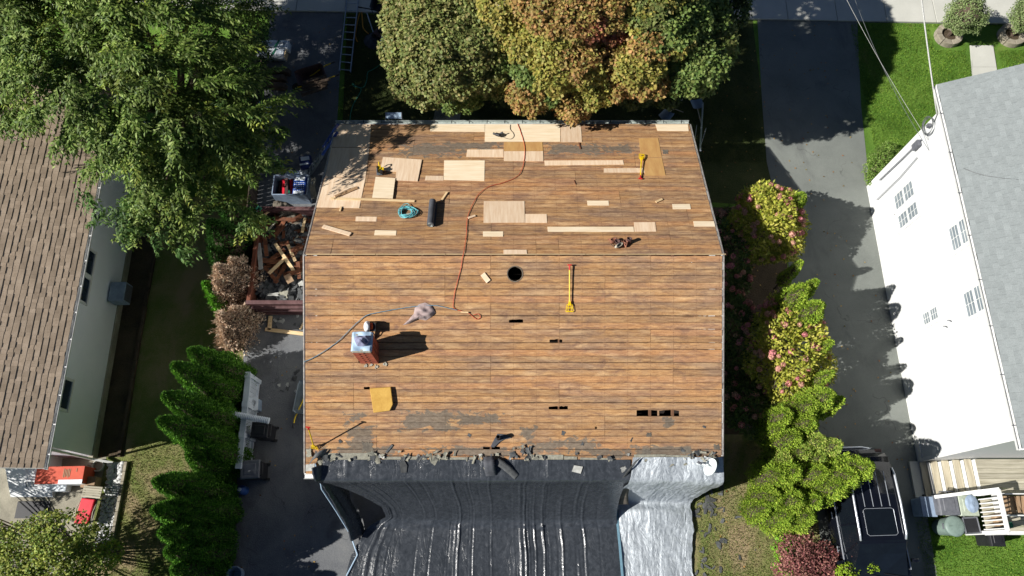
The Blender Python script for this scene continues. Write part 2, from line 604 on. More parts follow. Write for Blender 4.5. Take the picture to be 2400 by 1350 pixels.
M['felt_light'] = mat('pale_shingle_scrap', srgb(196, 196, 190), srgb(150, 150, 144), 7.0, rough=0.9, bump=0.3, rv=0.2)
M['roofcourse'] = mat('old_shingle_course', srgb(160, 158, 142), srgb(116, 114, 104), 12.0, rough=0.95, bump=0.5)
M['brick'] = mat('chimney_brick', srgb(178, 92, 66), srgb(138, 62, 44), 7.0, rough=0.9, bump=0.4, rv=0.25)
M['mortar'] = mat('mortar', srgb(84, 62, 54), srgb(60, 44, 38), 9.0, rough=0.95, bump=0.4)
M['cement'] = mat('cement_crown', srgb(186, 182, 168), srgb(146, 142, 128), 6.0, rough=0.95, bump=0.5)
M['yellow'] = mat('yellow_paint', srgb(240, 206, 20), srgb(214, 176, 10), 8.0, rough=0.45)
M['redp'] = mat('red_rubber', srgb(206, 44, 40), srgb(170, 30, 30), 8.0, rough=0.55)
M['black'] = mat('black_plastic', srgb(38, 38, 42), srgb(26, 26, 30), 8.0, rough=0.5)
M['rubber'] = mat('rubber_membrane_roll', srgb(84, 86, 92), srgb(60, 62, 68), 8.0, (1, 1, 1), 0.75)
M['orange'] = mat('orange_plastic', srgb(226, 96, 40), srgb(200, 70, 24), 8.0, rough=0.5)
M['cordred'] = mat('red_cord', srgb(206, 92, 62), srgb(180, 72, 48), 20.0, rough=0.6)
M['ropeblue'] = mat('blue_grey_rope', srgb(112, 150, 168), srgb(90, 122, 138), 30.0, rough=0.8)
M['ropeteal'] = mat('teal_rope', srgb(120, 196, 200), srgb(70, 150, 160), 30.0, rough=0.7, rv=0.2)
M['hosegreen'] = mat('green_cord', srgb(60, 150, 120), srgb(40, 120, 96), 20.0, rough=0.6)
M['hoseyellow'] = mat('yellow_hose', srgb(214, 150, 40), srgb(180, 120, 30), 20.0, rough=0.6)
M['cloth'] = mat('mauve_grey_cloth', srgb(176, 158, 154), srgb(150, 132, 130), 6.0, rough=0.95, bump=0.3)
M['cloth_blue'] = mat('blue_grey_cloth', srgb(150, 152, 176), srgb(110, 112, 138), 6.0, rough=0.95, bump=0.3)
M['bluesheet'] = mat('pale_blue_sheet', srgb(184, 206, 224), srgb(150, 176, 200), 4.0, rough=0.5)
M['foam'] = mat('yellow_foam_board', srgb(206, 166, 84), srgb(180, 138, 62), 5.0, rough=0.95, bump=0.3)
M['leather'] = mat('tan_leather', srgb(170, 116, 92), srgb(120, 76, 60), 8.0, rough=0.7, rv=0.3)
M['leather_d'] = mat('dark_leather', srgb(92, 60, 56), srgb(52, 36, 34), 8.0, rough=0.7)
M['canvas'] = mat('grey_canvas', srgb(190, 184, 166), srgb(140, 134, 120), 8.0, rough=0.9)
M['bluep'] = mat('blue_package', srgb(44, 84, 170), srgb(28, 60, 130), 5.0, rough=0.4)
M['navy'] = mat('navy_package', srgb(38, 52, 110), srgb(26, 36, 80), 5.0, rough=0.4)
M['greyp'] = mat('grey_carton', srgb(150, 168, 190), srgb(120, 136, 156), 5.0, rough=0.6)
M['whitep'] = mat('white_wrap', srgb(228, 234, 238), srgb(204, 212, 220), 5.0, rough=0.45, bump=0.3)
M['greenp'] = mat('dark_green_print', srgb(30, 106, 78), srgb(24, 86, 62), 5.0, rough=0.5)
M['card_red'] = mat('red_carton', srgb(206, 88, 60), srgb(186, 70, 46), 4.0, rough=0.7)
M['card'] = mat('brown_cardboard', srgb(166, 140, 112), srgb(140, 114, 88), 4.0, rough=0.85)
M['redcool'] = mat('red_plastic', srgb(224, 40, 62), srgb(196, 26, 44), 6.0, rough=0.4)
M['greybin'] = mat('grey_bin_plastic', srgb(112, 114, 120), srgb(88, 90, 96), 6.0, rough=0.55)
M['greenbin'] = mat('green_grey_bin_plastic', srgb(128, 146, 138), srgb(104, 122, 114), 6.0, rough=0.55)
M['palegreen'] = mat('pale_green_bin_plastic', srgb(178, 186, 168), srgb(150, 160, 144), 6.0, rough=0.55)
M['deck'] = mat('weathered_deck_board', srgb(190, 184, 166), srgb(142, 136, 116), 2.0, (0.6, 8, 1), 0.85, bump=0.3, rv=0.12)
M['deckx'] = mat('weathered_tread', srgb(196, 188, 166), srgb(156, 146, 124), 2.0, (8, 0.6, 1), 0.85, bump=0.3, rv=0.12)
M['carpaint'] = mat('black_car_paint', srgb(16, 19, 27), srgb(14, 16, 23), 3.0, rough=0.12, coat=0.6)
M['glass'] = mat('dark_glass', srgb(20, 26, 32), srgb(14, 18, 24), 2.0, rough=0.06)
M['chrome'] = mat('satin_silver', srgb(214, 218, 224), srgb(196, 202, 210), 3.0, rough=0.32, metal=0.55)
M['tyre'] = mat('tyre', srgb(30, 30, 32), srgb(22, 22, 24), 12.0, rough=0.9)
M['wpane'] = mat('window_pane', srgb(146, 155, 160), srgb(104, 115, 122), 1.5, rough=0.1)
M['dpane'] = mat('dark_window_pane', srgb(52, 62, 78), srgb(34, 42, 56), 1.5, rough=0.1)
M['stone'] = mat('white_pebble', srgb(222, 222, 218), srgb(180, 182, 184), 9.0, rough=0.85, rv=0.1)
M['planter'] = mat('concrete_planter', srgb(168, 160, 142), srgb(128, 120, 104), 7.0, rough=0.95, bump=0.5, rv=0.12)
M['bulk'] = mat('white_bulkhead_paint', (0.78, 0.80, 0.80, 1), (0.68, 0.70, 0.70, 1), 3.0, rough=0.5)
M['fence'] = mat('dark_fence_board', srgb(96, 80, 64), srgb(60, 48, 40), 2.5, (2, 1, 4), 0.9, bump=0.3, rv=0.2)
M['vinyl'] = mat('pale_vinyl', srgb(206, 214, 222), srgb(176, 186, 196), 3.0, rough=0.4)
M['dish'] = mat('dish_enamel', srgb(226, 232, 232), srgb(206, 214, 214), 3.0, rough=0.35)
M['wire'] = mat('cable_sheath', srgb(206, 206, 200), srgb(150, 150, 146), 30.0, rough=0.5)
M['wire_d'] = mat('dark_cable_sheath', srgb(110, 114, 114), srgb(84, 86, 88), 30.0, rough=0.5)
M['galv'] = mat('galvanised_steel', srgb(120, 132, 140), srgb(92, 102, 110), 4.0, rough=0.45, metal=0.4)
M['bucket'] = mat('pale_blue_bucket', srgb(176, 190, 206), srgb(150, 164, 180), 4.0, rough=0.45)
M['bluejug'] = mat('blue_plastic', srgb(70, 110, 176), srgb(50, 84, 146), 4.0, rough=0.35)

# ------------------------------------------------------------------ the ground
def sheet(name, poly, z, m, **kw):
    b = MB()
    b.add([(p[0], p[1], z) for p in poly], [tuple(range(len(poly)))])
    o = b.build(name, m, kind='structure', **kw)
    if o.data.polygons[0].normal.z < 0:
        o.data.flip_normals()
    return o


def px(*pts):
    return [at(x, y)[:2] for x, y in pts]


sheet('ground', [(-90, -60), (90, -60), (90, 110), (-90, 110)], 0.0, M['lawn'])
sheet('road', [(-90, 24.5), (90, 22.5), (90, 30.5), (-90, 32.5)], 0.006, M['asphalt'])
sheet('driveway', px((634, 27), (806, 31), (797, 165), (790, 290)) + [(-5.8, 13.0), (-5.6, 2.6), (-2.6, 2.6), (-2.6, -8.0), (-8.3, -8.0)] + px((545, 1340), (572, 800), (600, 480)), 0.008, M['asphalt_l'])
sheet('driveway', px((1775, 46), (2009, 50), (2018, 250), (2034, 400)) + [(12.74, 12.4), (12.74, 2.5), (12.5, -9.0), (9.3, -9.0), (9.35, 3.0), (9.55, 10.0)] + px((1797, 380), (1786, 240)), 0.008, M['asphalt'])
sheet('yard', [(5.2, -9), (9.3, -9), (9.35, 3.6), (5.2, 3.6)], 0.004, M['yard'])
sheet('yard', [(-13.2, -8), (-8.5, -8), (-8.9, 12), (-13.6, 12)], 0.004, M['yard'])
sheet('front_yard', [(-6.2, 13.0), (9.35, 11.6), (9.45, 19.72), (-6.5, 20.05)], 0.003, M['yard_shade'])  # dark sheet painting shade over the front lawn
sheet('planting_bed', [(5.7, 3.6), (9.45, 3.6), (9.5, 11.6), (5.7, 11.6)], 0.005, M['soil'])
sheet('planting_bed', [(-13.4, 2.9), (-12.2, 2.9), (-12.45, 11.0), (-13.8, 11.0)], 0.009, M['soil'])
sheet('patio', [(-18, -3), (-12.9, -3), (-12.75, 2.9), (-18, 2.9)], 0.008, M['concrete_old'])
sheet('path', [at(1012, 300)[:2], at(1075, 300)[:2], (-1.45, 19.9), (-2.35, 19.9)], 0.009, M['concrete_old'])

swm = Matrix.Translation((0, 19.95, 0)) @ Matrix.Rotation(math.radians(-1.26), 4, 'Z')
b = MB()
b.box((0, 1.0, 0.012), (120, 2.0, 0.02))
sw = b.build('sidewalk', M['asphalt'], M=swm, kind='structure')
slab = MB()
slab.box((0, 0, 0), (1.915, 1.97, 0.06))
slabm = None
for i in range(-14, 15):
    if slabm is None:
        o = slab.build('slab', M['concrete'], sw, bevel=0.012, M=Matrix.Translation((9.86 + 1.935 * i, 1.0, 0.045)))
        slabm = o.data
    else:
        link('slab', slabm, sw, bevel=0.012, M=Matrix.Translation((9.86 + 1.935 * i, 1.0, 0.045 + R.uniform(-.006, .006))))
# right neighbour's front path in slabs
fw = MB()
pa, pb, pc, pd = at(2272, 108), at(2326, 108), at(2342, 210), at(2280, 210)
fw.add([(p.x, p.y, 0.012) for p in (pd, pc, pb, pa)], [(0, 1, 2, 3)])
fw = fw.build('path', M['soil'], kind='structure')
for k, (t0, t1) in enumerate([(0.0, 0.50), (0.505, 0.92), (0.925, 1.6)]):
    q = MB()
    L0, L1 = pa.lerp(pd, t0), pa.lerp(pd, t1)
    R0, R1 = pb.lerp(pc, t0), pb.lerp(pc, t1)
    q.prism([L1[:2], R1[:2], R0[:2], L0[:2]], 0.013, 0.045)
    q.build('slab', M['concrete'], fw, world=True)

# ------------------------------------------------------------------ the house being re-roofed
XL, XR = -5.70, 5.79
RY, RZ = 7.73, 4.93
FY, FZ = 13.16, 2.90
BY, BZ = 2.12, 2.80
house = thing('house', 'house with its roof stripped to bare brown planks beside tarpaulins', 'house', (0, RY, 0))
FS = math.hypot(FY - RY, RZ - FZ)
BS = math.hypot(RY - BY, RZ - BZ)
ang_f = math.atan2(RZ - FZ, FY - RY)
ang_b = math.atan2(RZ - BZ, RY - BY)
FM = Matrix.Translation((0, RY, RZ)) @ Matrix.Rotation(-ang_f, 4, 'X')      # local +y runs down the front slope
RM = Matrix.Translation((0, RY, RZ)) @ Matrix.Rotation(ang_b, 4, 'X')       # local -y runs down the rear slope
FMi, RMi = FM.inverted(), RM.inverted()


def roof(x, y, lift=0.0):
    """photo pixel -> (slope frame, local x, local y)"""
    Mx = FM if y < 597 else RM
    n = Mx.to_3x3() @ Vector((0, 0, 1))
    p0 = Mx @ Vector((0, 0, lift))
    w = Vector(ray(x, y))
    c = Vector((0, 0, CAM_H))
    p = c + w * ((p0 - c).dot(n) / w.dot(n))
    q = Mx.inverted() @ p
    return Mx, q.x, q.y


def roofw(x, y, lift=0.0):
    Mx, a, b_ = roof(x, y, lift)
    return Mx @ Vector((a, b_, lift))


# walls
for (c, s) in [((0, FY - 0.42, 1.42), (11.1, 0.16, 2.84)), ((0, BY + 0.42, 1.38), (11.1, 0.16, 2.76)),
               ((XL + 0.25, (FY + BY) / 2, 1.38), (0.16, FY - BY - 1.1, 2.76)), ((XR - 0.25, (FY + BY) / 2, 1.38), (0.16, FY - BY - 1.1, 2.76))]:
    b = MB()
    b.box(c, s)
    b.build('wall', M['white'], house, world=True)
for x in (XL + 0.25, XR - 0.25):
    b = MB()
    b.prism([(BY + 0.5, 2.78), (FY - 0.5, 2.78), (RY, RZ - 0.14)], -0.07, 0.07,
            Matrix.Translation((x, 0, 0)) @ Matrix(((0, 0, 1, 0), (1, 0, 0, 0), (0, 1, 0, 0), (0, 0, 0, 1))))
    b.build('gable', M['white'], house, world=True)
b = MB()
b.box((0, (FY + BY) / 2, 2.72), (11.0, FY - BY - 1.0, 0.05))
b.build('attic_floor', M['attic'], house, world=True)
# rafters every 0.61 m
for i in range(19):
    x = XL + 0.10 + i * 0.6267
    for Mx, Ls, sg in ((FM, FS, 1), (RM, BS, -1)):
        if sg < 0 and abs(x - roof(1207, 642)[1]) < 0.3:
            continue
        b = MB()
        b.box((x, sg * (Ls / 2 + 0.0), -0.11), (0.05, Ls - 0.08, 0.17))
        b.build('rafter', M['rafter'], house, world=True, M=Mx)

# planks: holes given as photo rectangles
PW = 0.1835
holes = []
for (x0, y0, x1, y1) in [(1193, 752.5, 1226, 760), (1288, 799, 1318, 806.5), (1286, 945.5, 1331, 953), (1492, 962, 1541, 976),
                         (1545, 963, 1592, 977), (853, 909, 867, 915), (1132, 1036, 1172, 1041.5), (840, 847, 853, 852)]:
    _, xa, ya = roof(x0, y0)
    _, xb, yb = roof(x1, y1)
    holes.append((xa, xb, -ya, -yb))
_, hcx, hcs = roof(1207, 642)
hcs = -hcs
hr = 0.193
_, h2x, h2s = roof(1397, 1003)
h2s = -h2s


def plank_poly(x0, x1, s0, s1, sg):
    j = lambda: R.uniform(-0.0025, 0.0025)
    pts = [(x0, s0 + j()), (x1, s0 + j()), (x1, s1 + j())]
    cuts = [h for h in holes if sg < 0 and h[0] < x1 - 0.02 and h[1] > x0 + 0.02 and (h[2] + h[3]) / 2 >= s0 and (h[2] + h[3]) / 2 < s0 + PW]
    for h in sorted(cuts, key=lambda h: -h[0]):
        a, c = max(h[0], x0 + 0.001), min(h[1], x1 - 0.001)
        dep = min(h[3] - h[2], (s1 - s0) - 0.02) if h[3] - h[2] < 0.13 else s1 - s0 - 0.012
        for k in range(5):
            xx = c + (a - c) * k / 4
            e = dep * (1.0 if 0 < k < 4 else 0.9) + R.uniform(-.012, .008)
            if k == 0:
                pts.append((c + 0.0005, s1))
            pts.append((xx, s1 - e))
        pts.append((a - 0.0005, s1))
    pts.append((x0, s1 + j()))
    return [(p[0], p[1] * sg) for p in pts]


XR0, XL0 = XL + 0.03, XR - 0.03
jx = lambda p, y: roof(p, y)[1]
rearsets = [[1130, 1545], [1027, 1440], [1130, 1285], [870, 1285, 1545], [1130, 1600], [820, 1285], [1027, 1440, 1130], [870, 1285, 1545], [1027, 1545], [820, 1130, 1545]]
frontsets = [[1235, 1285, 820], [1130, 1540], [1180, 1575], [1040, 1440], [870, 1330], [1180, 1480], [960, 1400], [1085, 1300]]
nplank = 0
for sg, Mx, Ls, start, sets in ((-1, RM, BS, 0.030, rearsets), (1, FM, FS, 0.030, frontsets)):
    nrow = int((Ls - start) / PW) + 1
    for i in range(nrow):
        s0 = start + i * PW
        s1 = min(s0 + PW - R.choice([0.003, 0.005, 0.007, 0.010, 0.015]), Ls + 0.02)
        if s1 - s0 < 0.05:
            continue
        g = (i // R.choice([4, 5])) if i % 7 else R.randrange(9)
        cuts = sorted(round((jx(p, 800 if sg < 0 else 450) - XL - 0.1) / 0.6267) * 0.6267 + XL + 0.1 for p in sets[(i // 4 + (i % 4 == 3)) % len(sets)])
        if i % 9 == 5:
            cuts = cuts[:1]
        xs = [XR0] + [c + 0.0 for c in cuts] + [XL0]
        for a, c in zip(xs[:-1], xs[1:]):
            if c - a < 0.15:
                continue
            lift = R.uniform(-0.006, 0.004)
            polys = []
            hit = None
            if sg < 0:
                for (cx, cs, rr) in ((hcx, hcs, hr), (h2x, h2s, 0.032)):
                    if a < cx < c and s1 > cs - rr and s0 < cs + rr:
                        hit = (cx, cs, rr)
            if hit:
                cx, cs, rr = hit
                arc = [s0 + (s1 - s0) * k / 8 for k in range(9)]
                off = [math.sqrt(max(rr * rr - (s - cs) ** 2, 0.0)) + 0.0008 for s in arc]
                polys.append([(a, s0 * sg), (a, s1 * sg)] + [(cx - o_, s * sg) for s, o_ in list(zip(arc, off))[::-1]])
                polys.append([(c - .002, s0 * sg), (c - .002, s1 * sg)] + [(cx + o_, s * sg) for s, o_ in list(zip(arc, off))[::-1]])
            else:
                polys.append(plank_poly(a + R.uniform(0, .003), c - R.uniform(.002, .006), s0, s1, sg))
            for p in polys:
                b = MB()
                b.prism(p, -0.02 + lift, lift)
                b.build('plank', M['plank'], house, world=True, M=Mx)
                nplank += 1
# ridge strip, thin pale edge of the top front board
for k in range(6):
    b = MB()
    x0 = XL + 0.05 + k * 1.92
    b.box((x0 + 0.955, 0.018, -0.002), (1.905, 0.014, 0.022))
    b.build('ridge_strip', M['newwood'], house, world=True, M=FM)
# rake drip edges and fascia
for x, sx in ((XL, -1), (XR, 1)):
    for Mx, Ls, sg in ((FM, FS, 1), (RM, BS, -1)):
        b = MB()
        b.box((x + sx * 0.012, sg * Ls / 2, -0.004), (0.03, Ls, 0.022))
        b.build('drip_edge', M['drip'], house, world=True, M=Mx)
        b = MB()
        b.box((x - sx * 0.012, sg * (Ls / 2 + 0.01), -0.115), (0.025, Ls - 0.06, 0.18))
        b.build('rake_board', M['whitetrim'], house, world=True, M=Mx)
# front gutter with hangers
g = MB()
prof = [(0.0, 0.0), (0.0, -0.1), (0.10, -0.1), (0.125, 0.0), (0.118, 0.0), (0.095, -0.093), (0.006, -0.093), (0.006, 0.0)]
gx0, gx1 = XL - 0.06, XR - 0.02
n = len(prof)
g.add([(x, FY + 0.03 + p[0], FZ + 0.0 + p[1]) for x in (gx0, gx1) for p in prof],
      [(i, (i + 1) % n, n + (i + 1) % n, n + i) for i in range(n)] + [(0, 1, 2, 3, 4, 5, 6, 7)[::-1], tuple(range(n, 2 * n))])
gut = g.build('gutter', M['gutter'], house, world=True)
for k in range(20):
    b = MB()
    b.box((gx0 + 0.35 + k * 0.575, FY + 0.095, FZ - 0.006), (0.025, 0.115, 0.006))
    b.build('gutter_hanger', M['black'], gut, world=True)
g = MB()
g.add([(x, BY - 0.03 - p[0], BZ - 0.02 + p[1]) for x in (XL - 0.02, XR + 0.02) for p in prof],
      [(i, (i + 1) % n, n + (i + 1) % n, n + i)[::-1] for i in range(n)] + [(0, 1, 2, 3, 4, 5, 6, 7), tuple(range(n, 2 * n))[::-1]])
g.build('gutter', M['whitetrim'], house, world=True)
for yy, zz in ((FY + 0.012, FZ - 0.09), (BY - 0.012, BZ - 0.1)):
    b = MB()
    b.box((0, yy, zz), (XR - XL - 0.06, 0.024, 0.16))
    b.build('fascia', M['whitetrim'], house, world=True)


def roof_poly(pts, lift=0.0):
    Mx = roof(*pts[0])[0]
    return Mx, [roof(x, y, lift)[1:] for x, y in pts]


# plywood let into the deck
patches = [([(785, 292), (870, 292), (866, 345), (777, 345)], 0), ([(777, 346.5), (866, 346.5), (857, 415), (762, 415)], 0),
           ([(762, 416.5), (857, 416.5), (842, 488), (740, 486)], 0),
           ([(1009, 291), (1136, 291), (1136, 309), (1008, 308)], 1), ([(1137, 291), (1313, 291), (1313, 332), (1136, 332)], 1),
           ([(1314.5, 291), (1361, 291), (1364, 333), (1314.5, 333)], 0),
           ([(1181, 333.5), (1271, 333.5), (1272.5, 354), (1181, 354)], 2), ([(1181, 355), (1272.5, 355), (1273.5, 378), (1181, 377.5)], 0),
           ([(1095, 351), (1180, 350.5), (1180, 369), (1093, 368)], 0), ([(1041, 376.5), (1136, 376.5), (1135, 424.5), (1040, 422)], 1),
           ([(998, 412.5), (1039.5, 413), (1039, 423.5), (996, 423)], 0), ([(1276, 377), (1460, 376), (1462, 386), (1277, 388)], 0),
           ([(1415, 395), (1512, 394), (1515, 404.5), (1415, 404.5)], 0),
           ([(1497, 324.5), (1542, 324), (1551, 369), (1502, 369)], 2), ([(1502, 370.5), (1551, 370.5), (1560, 411.5), (1513, 412.5)], 2),
           ([(1134, 472), (1229, 472), (1230, 522), (1133, 522.5)], 0), ([(1231, 502), (1281, 502), (1282, 522.5), (1231, 522.5)], 0),
           ([(1376, 471), (1426, 471), (1427, 482), (1377, 482)], 1), ([(1575, 479), (1617, 478.5), (1619, 490), (1577, 490.5)], 1),
           ([(1625, 519), (1673, 519), (1676, 531), (1627, 531)], 1), ([(1283, 532), (1484.5, 532), (1486, 543.5), (1284, 543.5)], 1),
           ([(1485.5, 521.5), (1535, 521), (1538, 543), (1487.5, 543.5)], 0), ([(1132, 543), (1179, 543), (1179, 554.5), (1132, 554.5)], 1),
           ([(1180, 586), (1234, 586), (1235, 596), (1180, 596)], 0), ([(834, 508), (883, 508.5), (882, 519), (833, 518.5)], 0),
           ([(879, 540), (929, 541), (928, 552), (877, 551.5)], 1), ([(1536, 292), (1612, 292), (1614, 307.5), (1541, 307)], 1)]
pm = [M['ply'], mat('plywood_pale', srgb(240, 224, 196), srgb(222, 198, 162), 1.6, (0.8, 9.0, 1), 0.7, bump=0.1, rv=0.08), M['ply_old']]
for k, (pts, mi) in enumerate(patches):
    Mx, pl = roof_poly(pts)
    if k < 3:
        pl = [(max(p[0], XL + 0.02), p[1]) for p in pl]
    pl = [(p[0], min(p[1], FS - 0.005)) for p in pl]
    b = MB()
    b.prism(pl, -0.012, 0.008 + 0.0011 * (k % 4))
    b.build('plywood_patch', pm[mi], house, world=True, M=Mx)


def ragged(x0, y0, x1, y1, n=26, rough=0.22):
    """ragged outline inside a photo rectangle"""
    pts = []
    ph = R.uniform(0, 6)
    for k in range(n):
        a = 2 * math.pi * k / n
        c, s = math.cos(a), math.sin(a)
        q = 1.0 / max(abs(c), abs(s))
        r = q * (1 - rough * abs(math.sin(3 * a + ph)) * 0.6 - R.uniform(0, rough))
        pts.append(((x0 + x1) / 2 + (x1 - x0) / 2 * c * r, (y0 + y1) / 2 + (y1 - y0) / 2 * s * r))
    return pts


for (x0, y0, x1, y1) in [(1552, 350, 1568, 362), (1512, 1012, 1530, 1026), (1670, 1040, 1690, 1056), (845, 1030, 880, 1066), (1590, 1046, 1625, 1064), (1500, 1050, 1530, 1066)]:
    pts = ragged(x0, y0, x1, y1, 34, 0.34)
    Mx, pl = roof_poly(pts)
    b = MB()
    b.prism(pl, -0.004, 0.0055 + R.uniform(0, .003))
    b.build('felt_residue', M['felt'], house, world=True, M=Mx)
# remaining shingle courses along the rear eave
for (x0, y0, x1, y1) in [(752, 1062, 886, 1077), (1236, 1065, 1320, 1080), (1322, 1069, 1352, 1080), (1486, 1065, 1560, 1080), (1561, 1066, 1624, 1080), (900, 1070, 1000, 1081), (1005, 1072, 1110, 1082), (1360, 1072, 1440, 1083)]:
    Mx, pl = roof_poly([(x0, y0), (x1, y0 + R.uniform(-1, 2)), (x1, y1), (x0, y1)])
    b = MB()
    b.prism(pl, 0.0, 0.016 + R.uniform(0, .006))
    b.build('shingle_course', M['roofcourse'], house, world=True, M=Mx)
# round vent collar and rear vent pipe
b = MB()
ring = [(hr + 0.004, 0.004), (hr + 0.03, 0.004), (hr + 0.03, 0.007), (hr + 0.004, 0.007), (hr + 0.004, 0.004)]
b.lathe([(r_, z_) for r_, z_ in ring], (hcx, -hcs, 0.002), 32, caps=False)
b.build('vent_collar', M['felt'], house, world=True, M=RM)
p0 = roofw(1168, 1028)
b = MB()
b.lathe([(0.055, -0.05), (0.055, 0.34), (0.043, 0.34), (0.043, -0.05)], p0, 18)
vp = b.build('vent_pipe', M['black'], house, world=True, smooth=False)
b = MB()
pl = [roof(x, y)[1:] for x, y in [(1150, 1046), (1158, 1030), (1166, 1016), (1186, 1018), (1198, 1026), (1180, 1030), (1170, 1036), (1158, 1048)]]
b.prism(pl, 0.01, 0.035)
b.build('flashing', M['rubber'], vp, world=True, M=RM)
# chimney
ct = roofw(868, 850)
chb = roofw(888, 852)
cw, cd = 0.50, 0.50
cx0, cy0 = chb.x - cw, chb.y
ctop = chb.z + 1.12
chim = MB()
chim.box((cx0 + cw / 2, cy0 + cd / 2, (3.4 + ctop) / 2), (cw - 0.012, cd - 0.012, ctop - 3.4))
chim = chim.build('chimney', M['mortar'], house, world=True)
bh = 0.098
bx = MB()
bx.box((0, 0, 0), (0.163 - 0.018, 0.1, bh - 0.018))
bm_ = None
rows = int((ctop - chb.z + 0.22) / bh)
for r_ in range(rows):
    z = ctop - bh * (r_ + 0.5)
    for face in range(4):
        for k in range(3):
            o_ = -cw / 2 + (k + 0.5) * cw / 3 + (0.04 if r_ % 2 else -0.04) * (1 if k == 1 else 0.0)
            c_ = Vector((cx0 + cw / 2, cy0 + cd / 2, z))
            th_ = face * math.pi / 2
            mm = Matrix.Translation(c_) @ Matrix.Rotation(th_, 4, 'Z') @ Matrix.Translation((o_, -cd / 2 + 0.046, 0))
            if face in (1, 2) and (mm.translation.z < RZ - (RY - cy0 - cd) * math.tan(ang_b) - 0.1):
                continue
            if bm_ is None:
                o = bx.build('brick', M['brick'], chim, world=True, M=mm)
                bm_ = o.data
            else:
                link('brick', bm_, chim, True, M=mm)
b = MB()
b.box((cx0 + cw / 2, cy0 + cd / 2, ctop + 0.055), (cw + 0.015, cd + 0.015, 0.11), top=0.93)
b.build('chimney_crown', M['cement'], chim, world=True, bevel=0.02)
print('planks', nplank)

# ------------------------------------------------------------------ things lying on the roof
def frame(x, y, lift=0.0, rz=0.0):
    Mx, a, c = roof(x, y)
    return Mx @ Matrix.Translation((a, c, lift)) @ Matrix.Rotation(rz, 4, 'Z')


def roof_board(name, p0, p1, w, t, m, label, cat, lift=0.012, group=None, tilt=0.0):
    Mx, x0, y0 = roof(*p0)
    _, x1, y1 = roof(*p1)
    L = math.hypot(x1 - x0, y1 - y0)
    b = MB()
    b.box((0, 0, t / 2), (L, w, t))
    mm = Mx @ Matrix.Translation(((x0 + x1) / 2, (y0 + y1) / 2, lift)) @ Matrix.Rotation(math.atan2(y1 - y0, x1 - x0), 4, 'Z') @ Matrix.Rotation(tilt, 4, 'Y')
    return b.build(name, m, M=mm, bevel=0.003, label=label, cat=cat, group=group)


def roof_sheet(name, pts, t, m, label, cat, lift=0.012, bevel=0.0):
    Mx = roof(*pts[0])[0]
    c = Vector((sum(p[0] for p in pts) / len(pts), sum(p[1] for p in pts) / len(pts)))
    _, cx, cy = roof(c.x, c.y)
    pl = [(roof(x, y)[1] - cx, roof(x, y)[2] - cy) for x, y in pts]
    b = MB()
    b.prism(pl, 0, t)
    return b.build(name, m, M=Mx @ Matrix.Translation((cx, cy, lift)), bevel=bevel, label=label, cat=cat)


roof_sheet('plywood_sheet', [(898, 370), (989, 376), (979, 426), (927, 424), (929, 404), (891, 401)], 0.02, M['ply'], 'loose notched plywood sheet lying under the yellow saw', 'plywood', 0.014)
roof_sheet('plywood_sheet', [(881, 418), (927, 421), (921, 468), (873, 466)], 0.018, pm[1], 'loose pale plywood square overlapping the long thin pine strip', 'plywood', 0.040)
roof_board('board', (786, 463), (838, 441), 0.115, 0.03, mat('grey_tan_board', srgb(176, 142, 104), srgb(140, 108, 78), 3, (6, 1, 1), rv=0.1), 'short grey tan board lying askew on the plywood corner', 'board')
roof_board('board', (776, 466), (972, 473), 0.075, 0.025, M['newwood'], 'long thin pale pine strip lying across the plywood corner', 'board', 0.014)
roof_board('board', (757, 532), (822, 551), 0.13, 0.03, M['ply'], 'tan board end lying askew below the plywood corner', 'board')
roof_board('board', (800, 486), (797, 496), 0.05, 0.03, M['newwood'], 'tiny pale offcut at the edge of the plywood corner', 'offcut')
roof_board('board', (1034, 473), (1048, 452), 0.06, 0.03, M['newwood'], 'short pale pine offcut beside the black membrane roll', 'offcut')
roof_board('board', (1097, 513), (1114, 507), 0.07, 0.03, M['ply'], 'small tan offcut beside the red cord', 'offcut')
roof_board('board', (1131, 642), (1145, 660), 0.14, 0.03, M['ply'], 'rectangular pale wood offcut beside the round hole', 'offcut')
roof_board('board', (1537, 475), (1552, 468), 0.07, 0.025, M['newwood'], 'small pale offcut lying near two let in plywood strips', 'offcut')
roof_board('board', (1080, 731), (1098, 732), 0.035, 0.03, M['newwood'], 'pale wooden cross piece tied to the end of the red cord', 'offcut', 0.03)
roof_board('wood_splinter', (1357, 335), (1360, 350), 0.04, 0.015, M['oldwood'], 'dark wood splinter lying on grey felt residue', 'splinter')
roof_board('wood_splinter', (1345, 423), (1349, 433), 0.02, 0.012, M['oldwood'], 'thin dark splinter lying on the bare front planks', 'splinter')
roof_board('wood_splinter', (905, 1060), (920, 1042), 0.06, 0.015, M['felt_dark'], 'grey sliver of shingle pointing up from the rear eave', 'scrap')

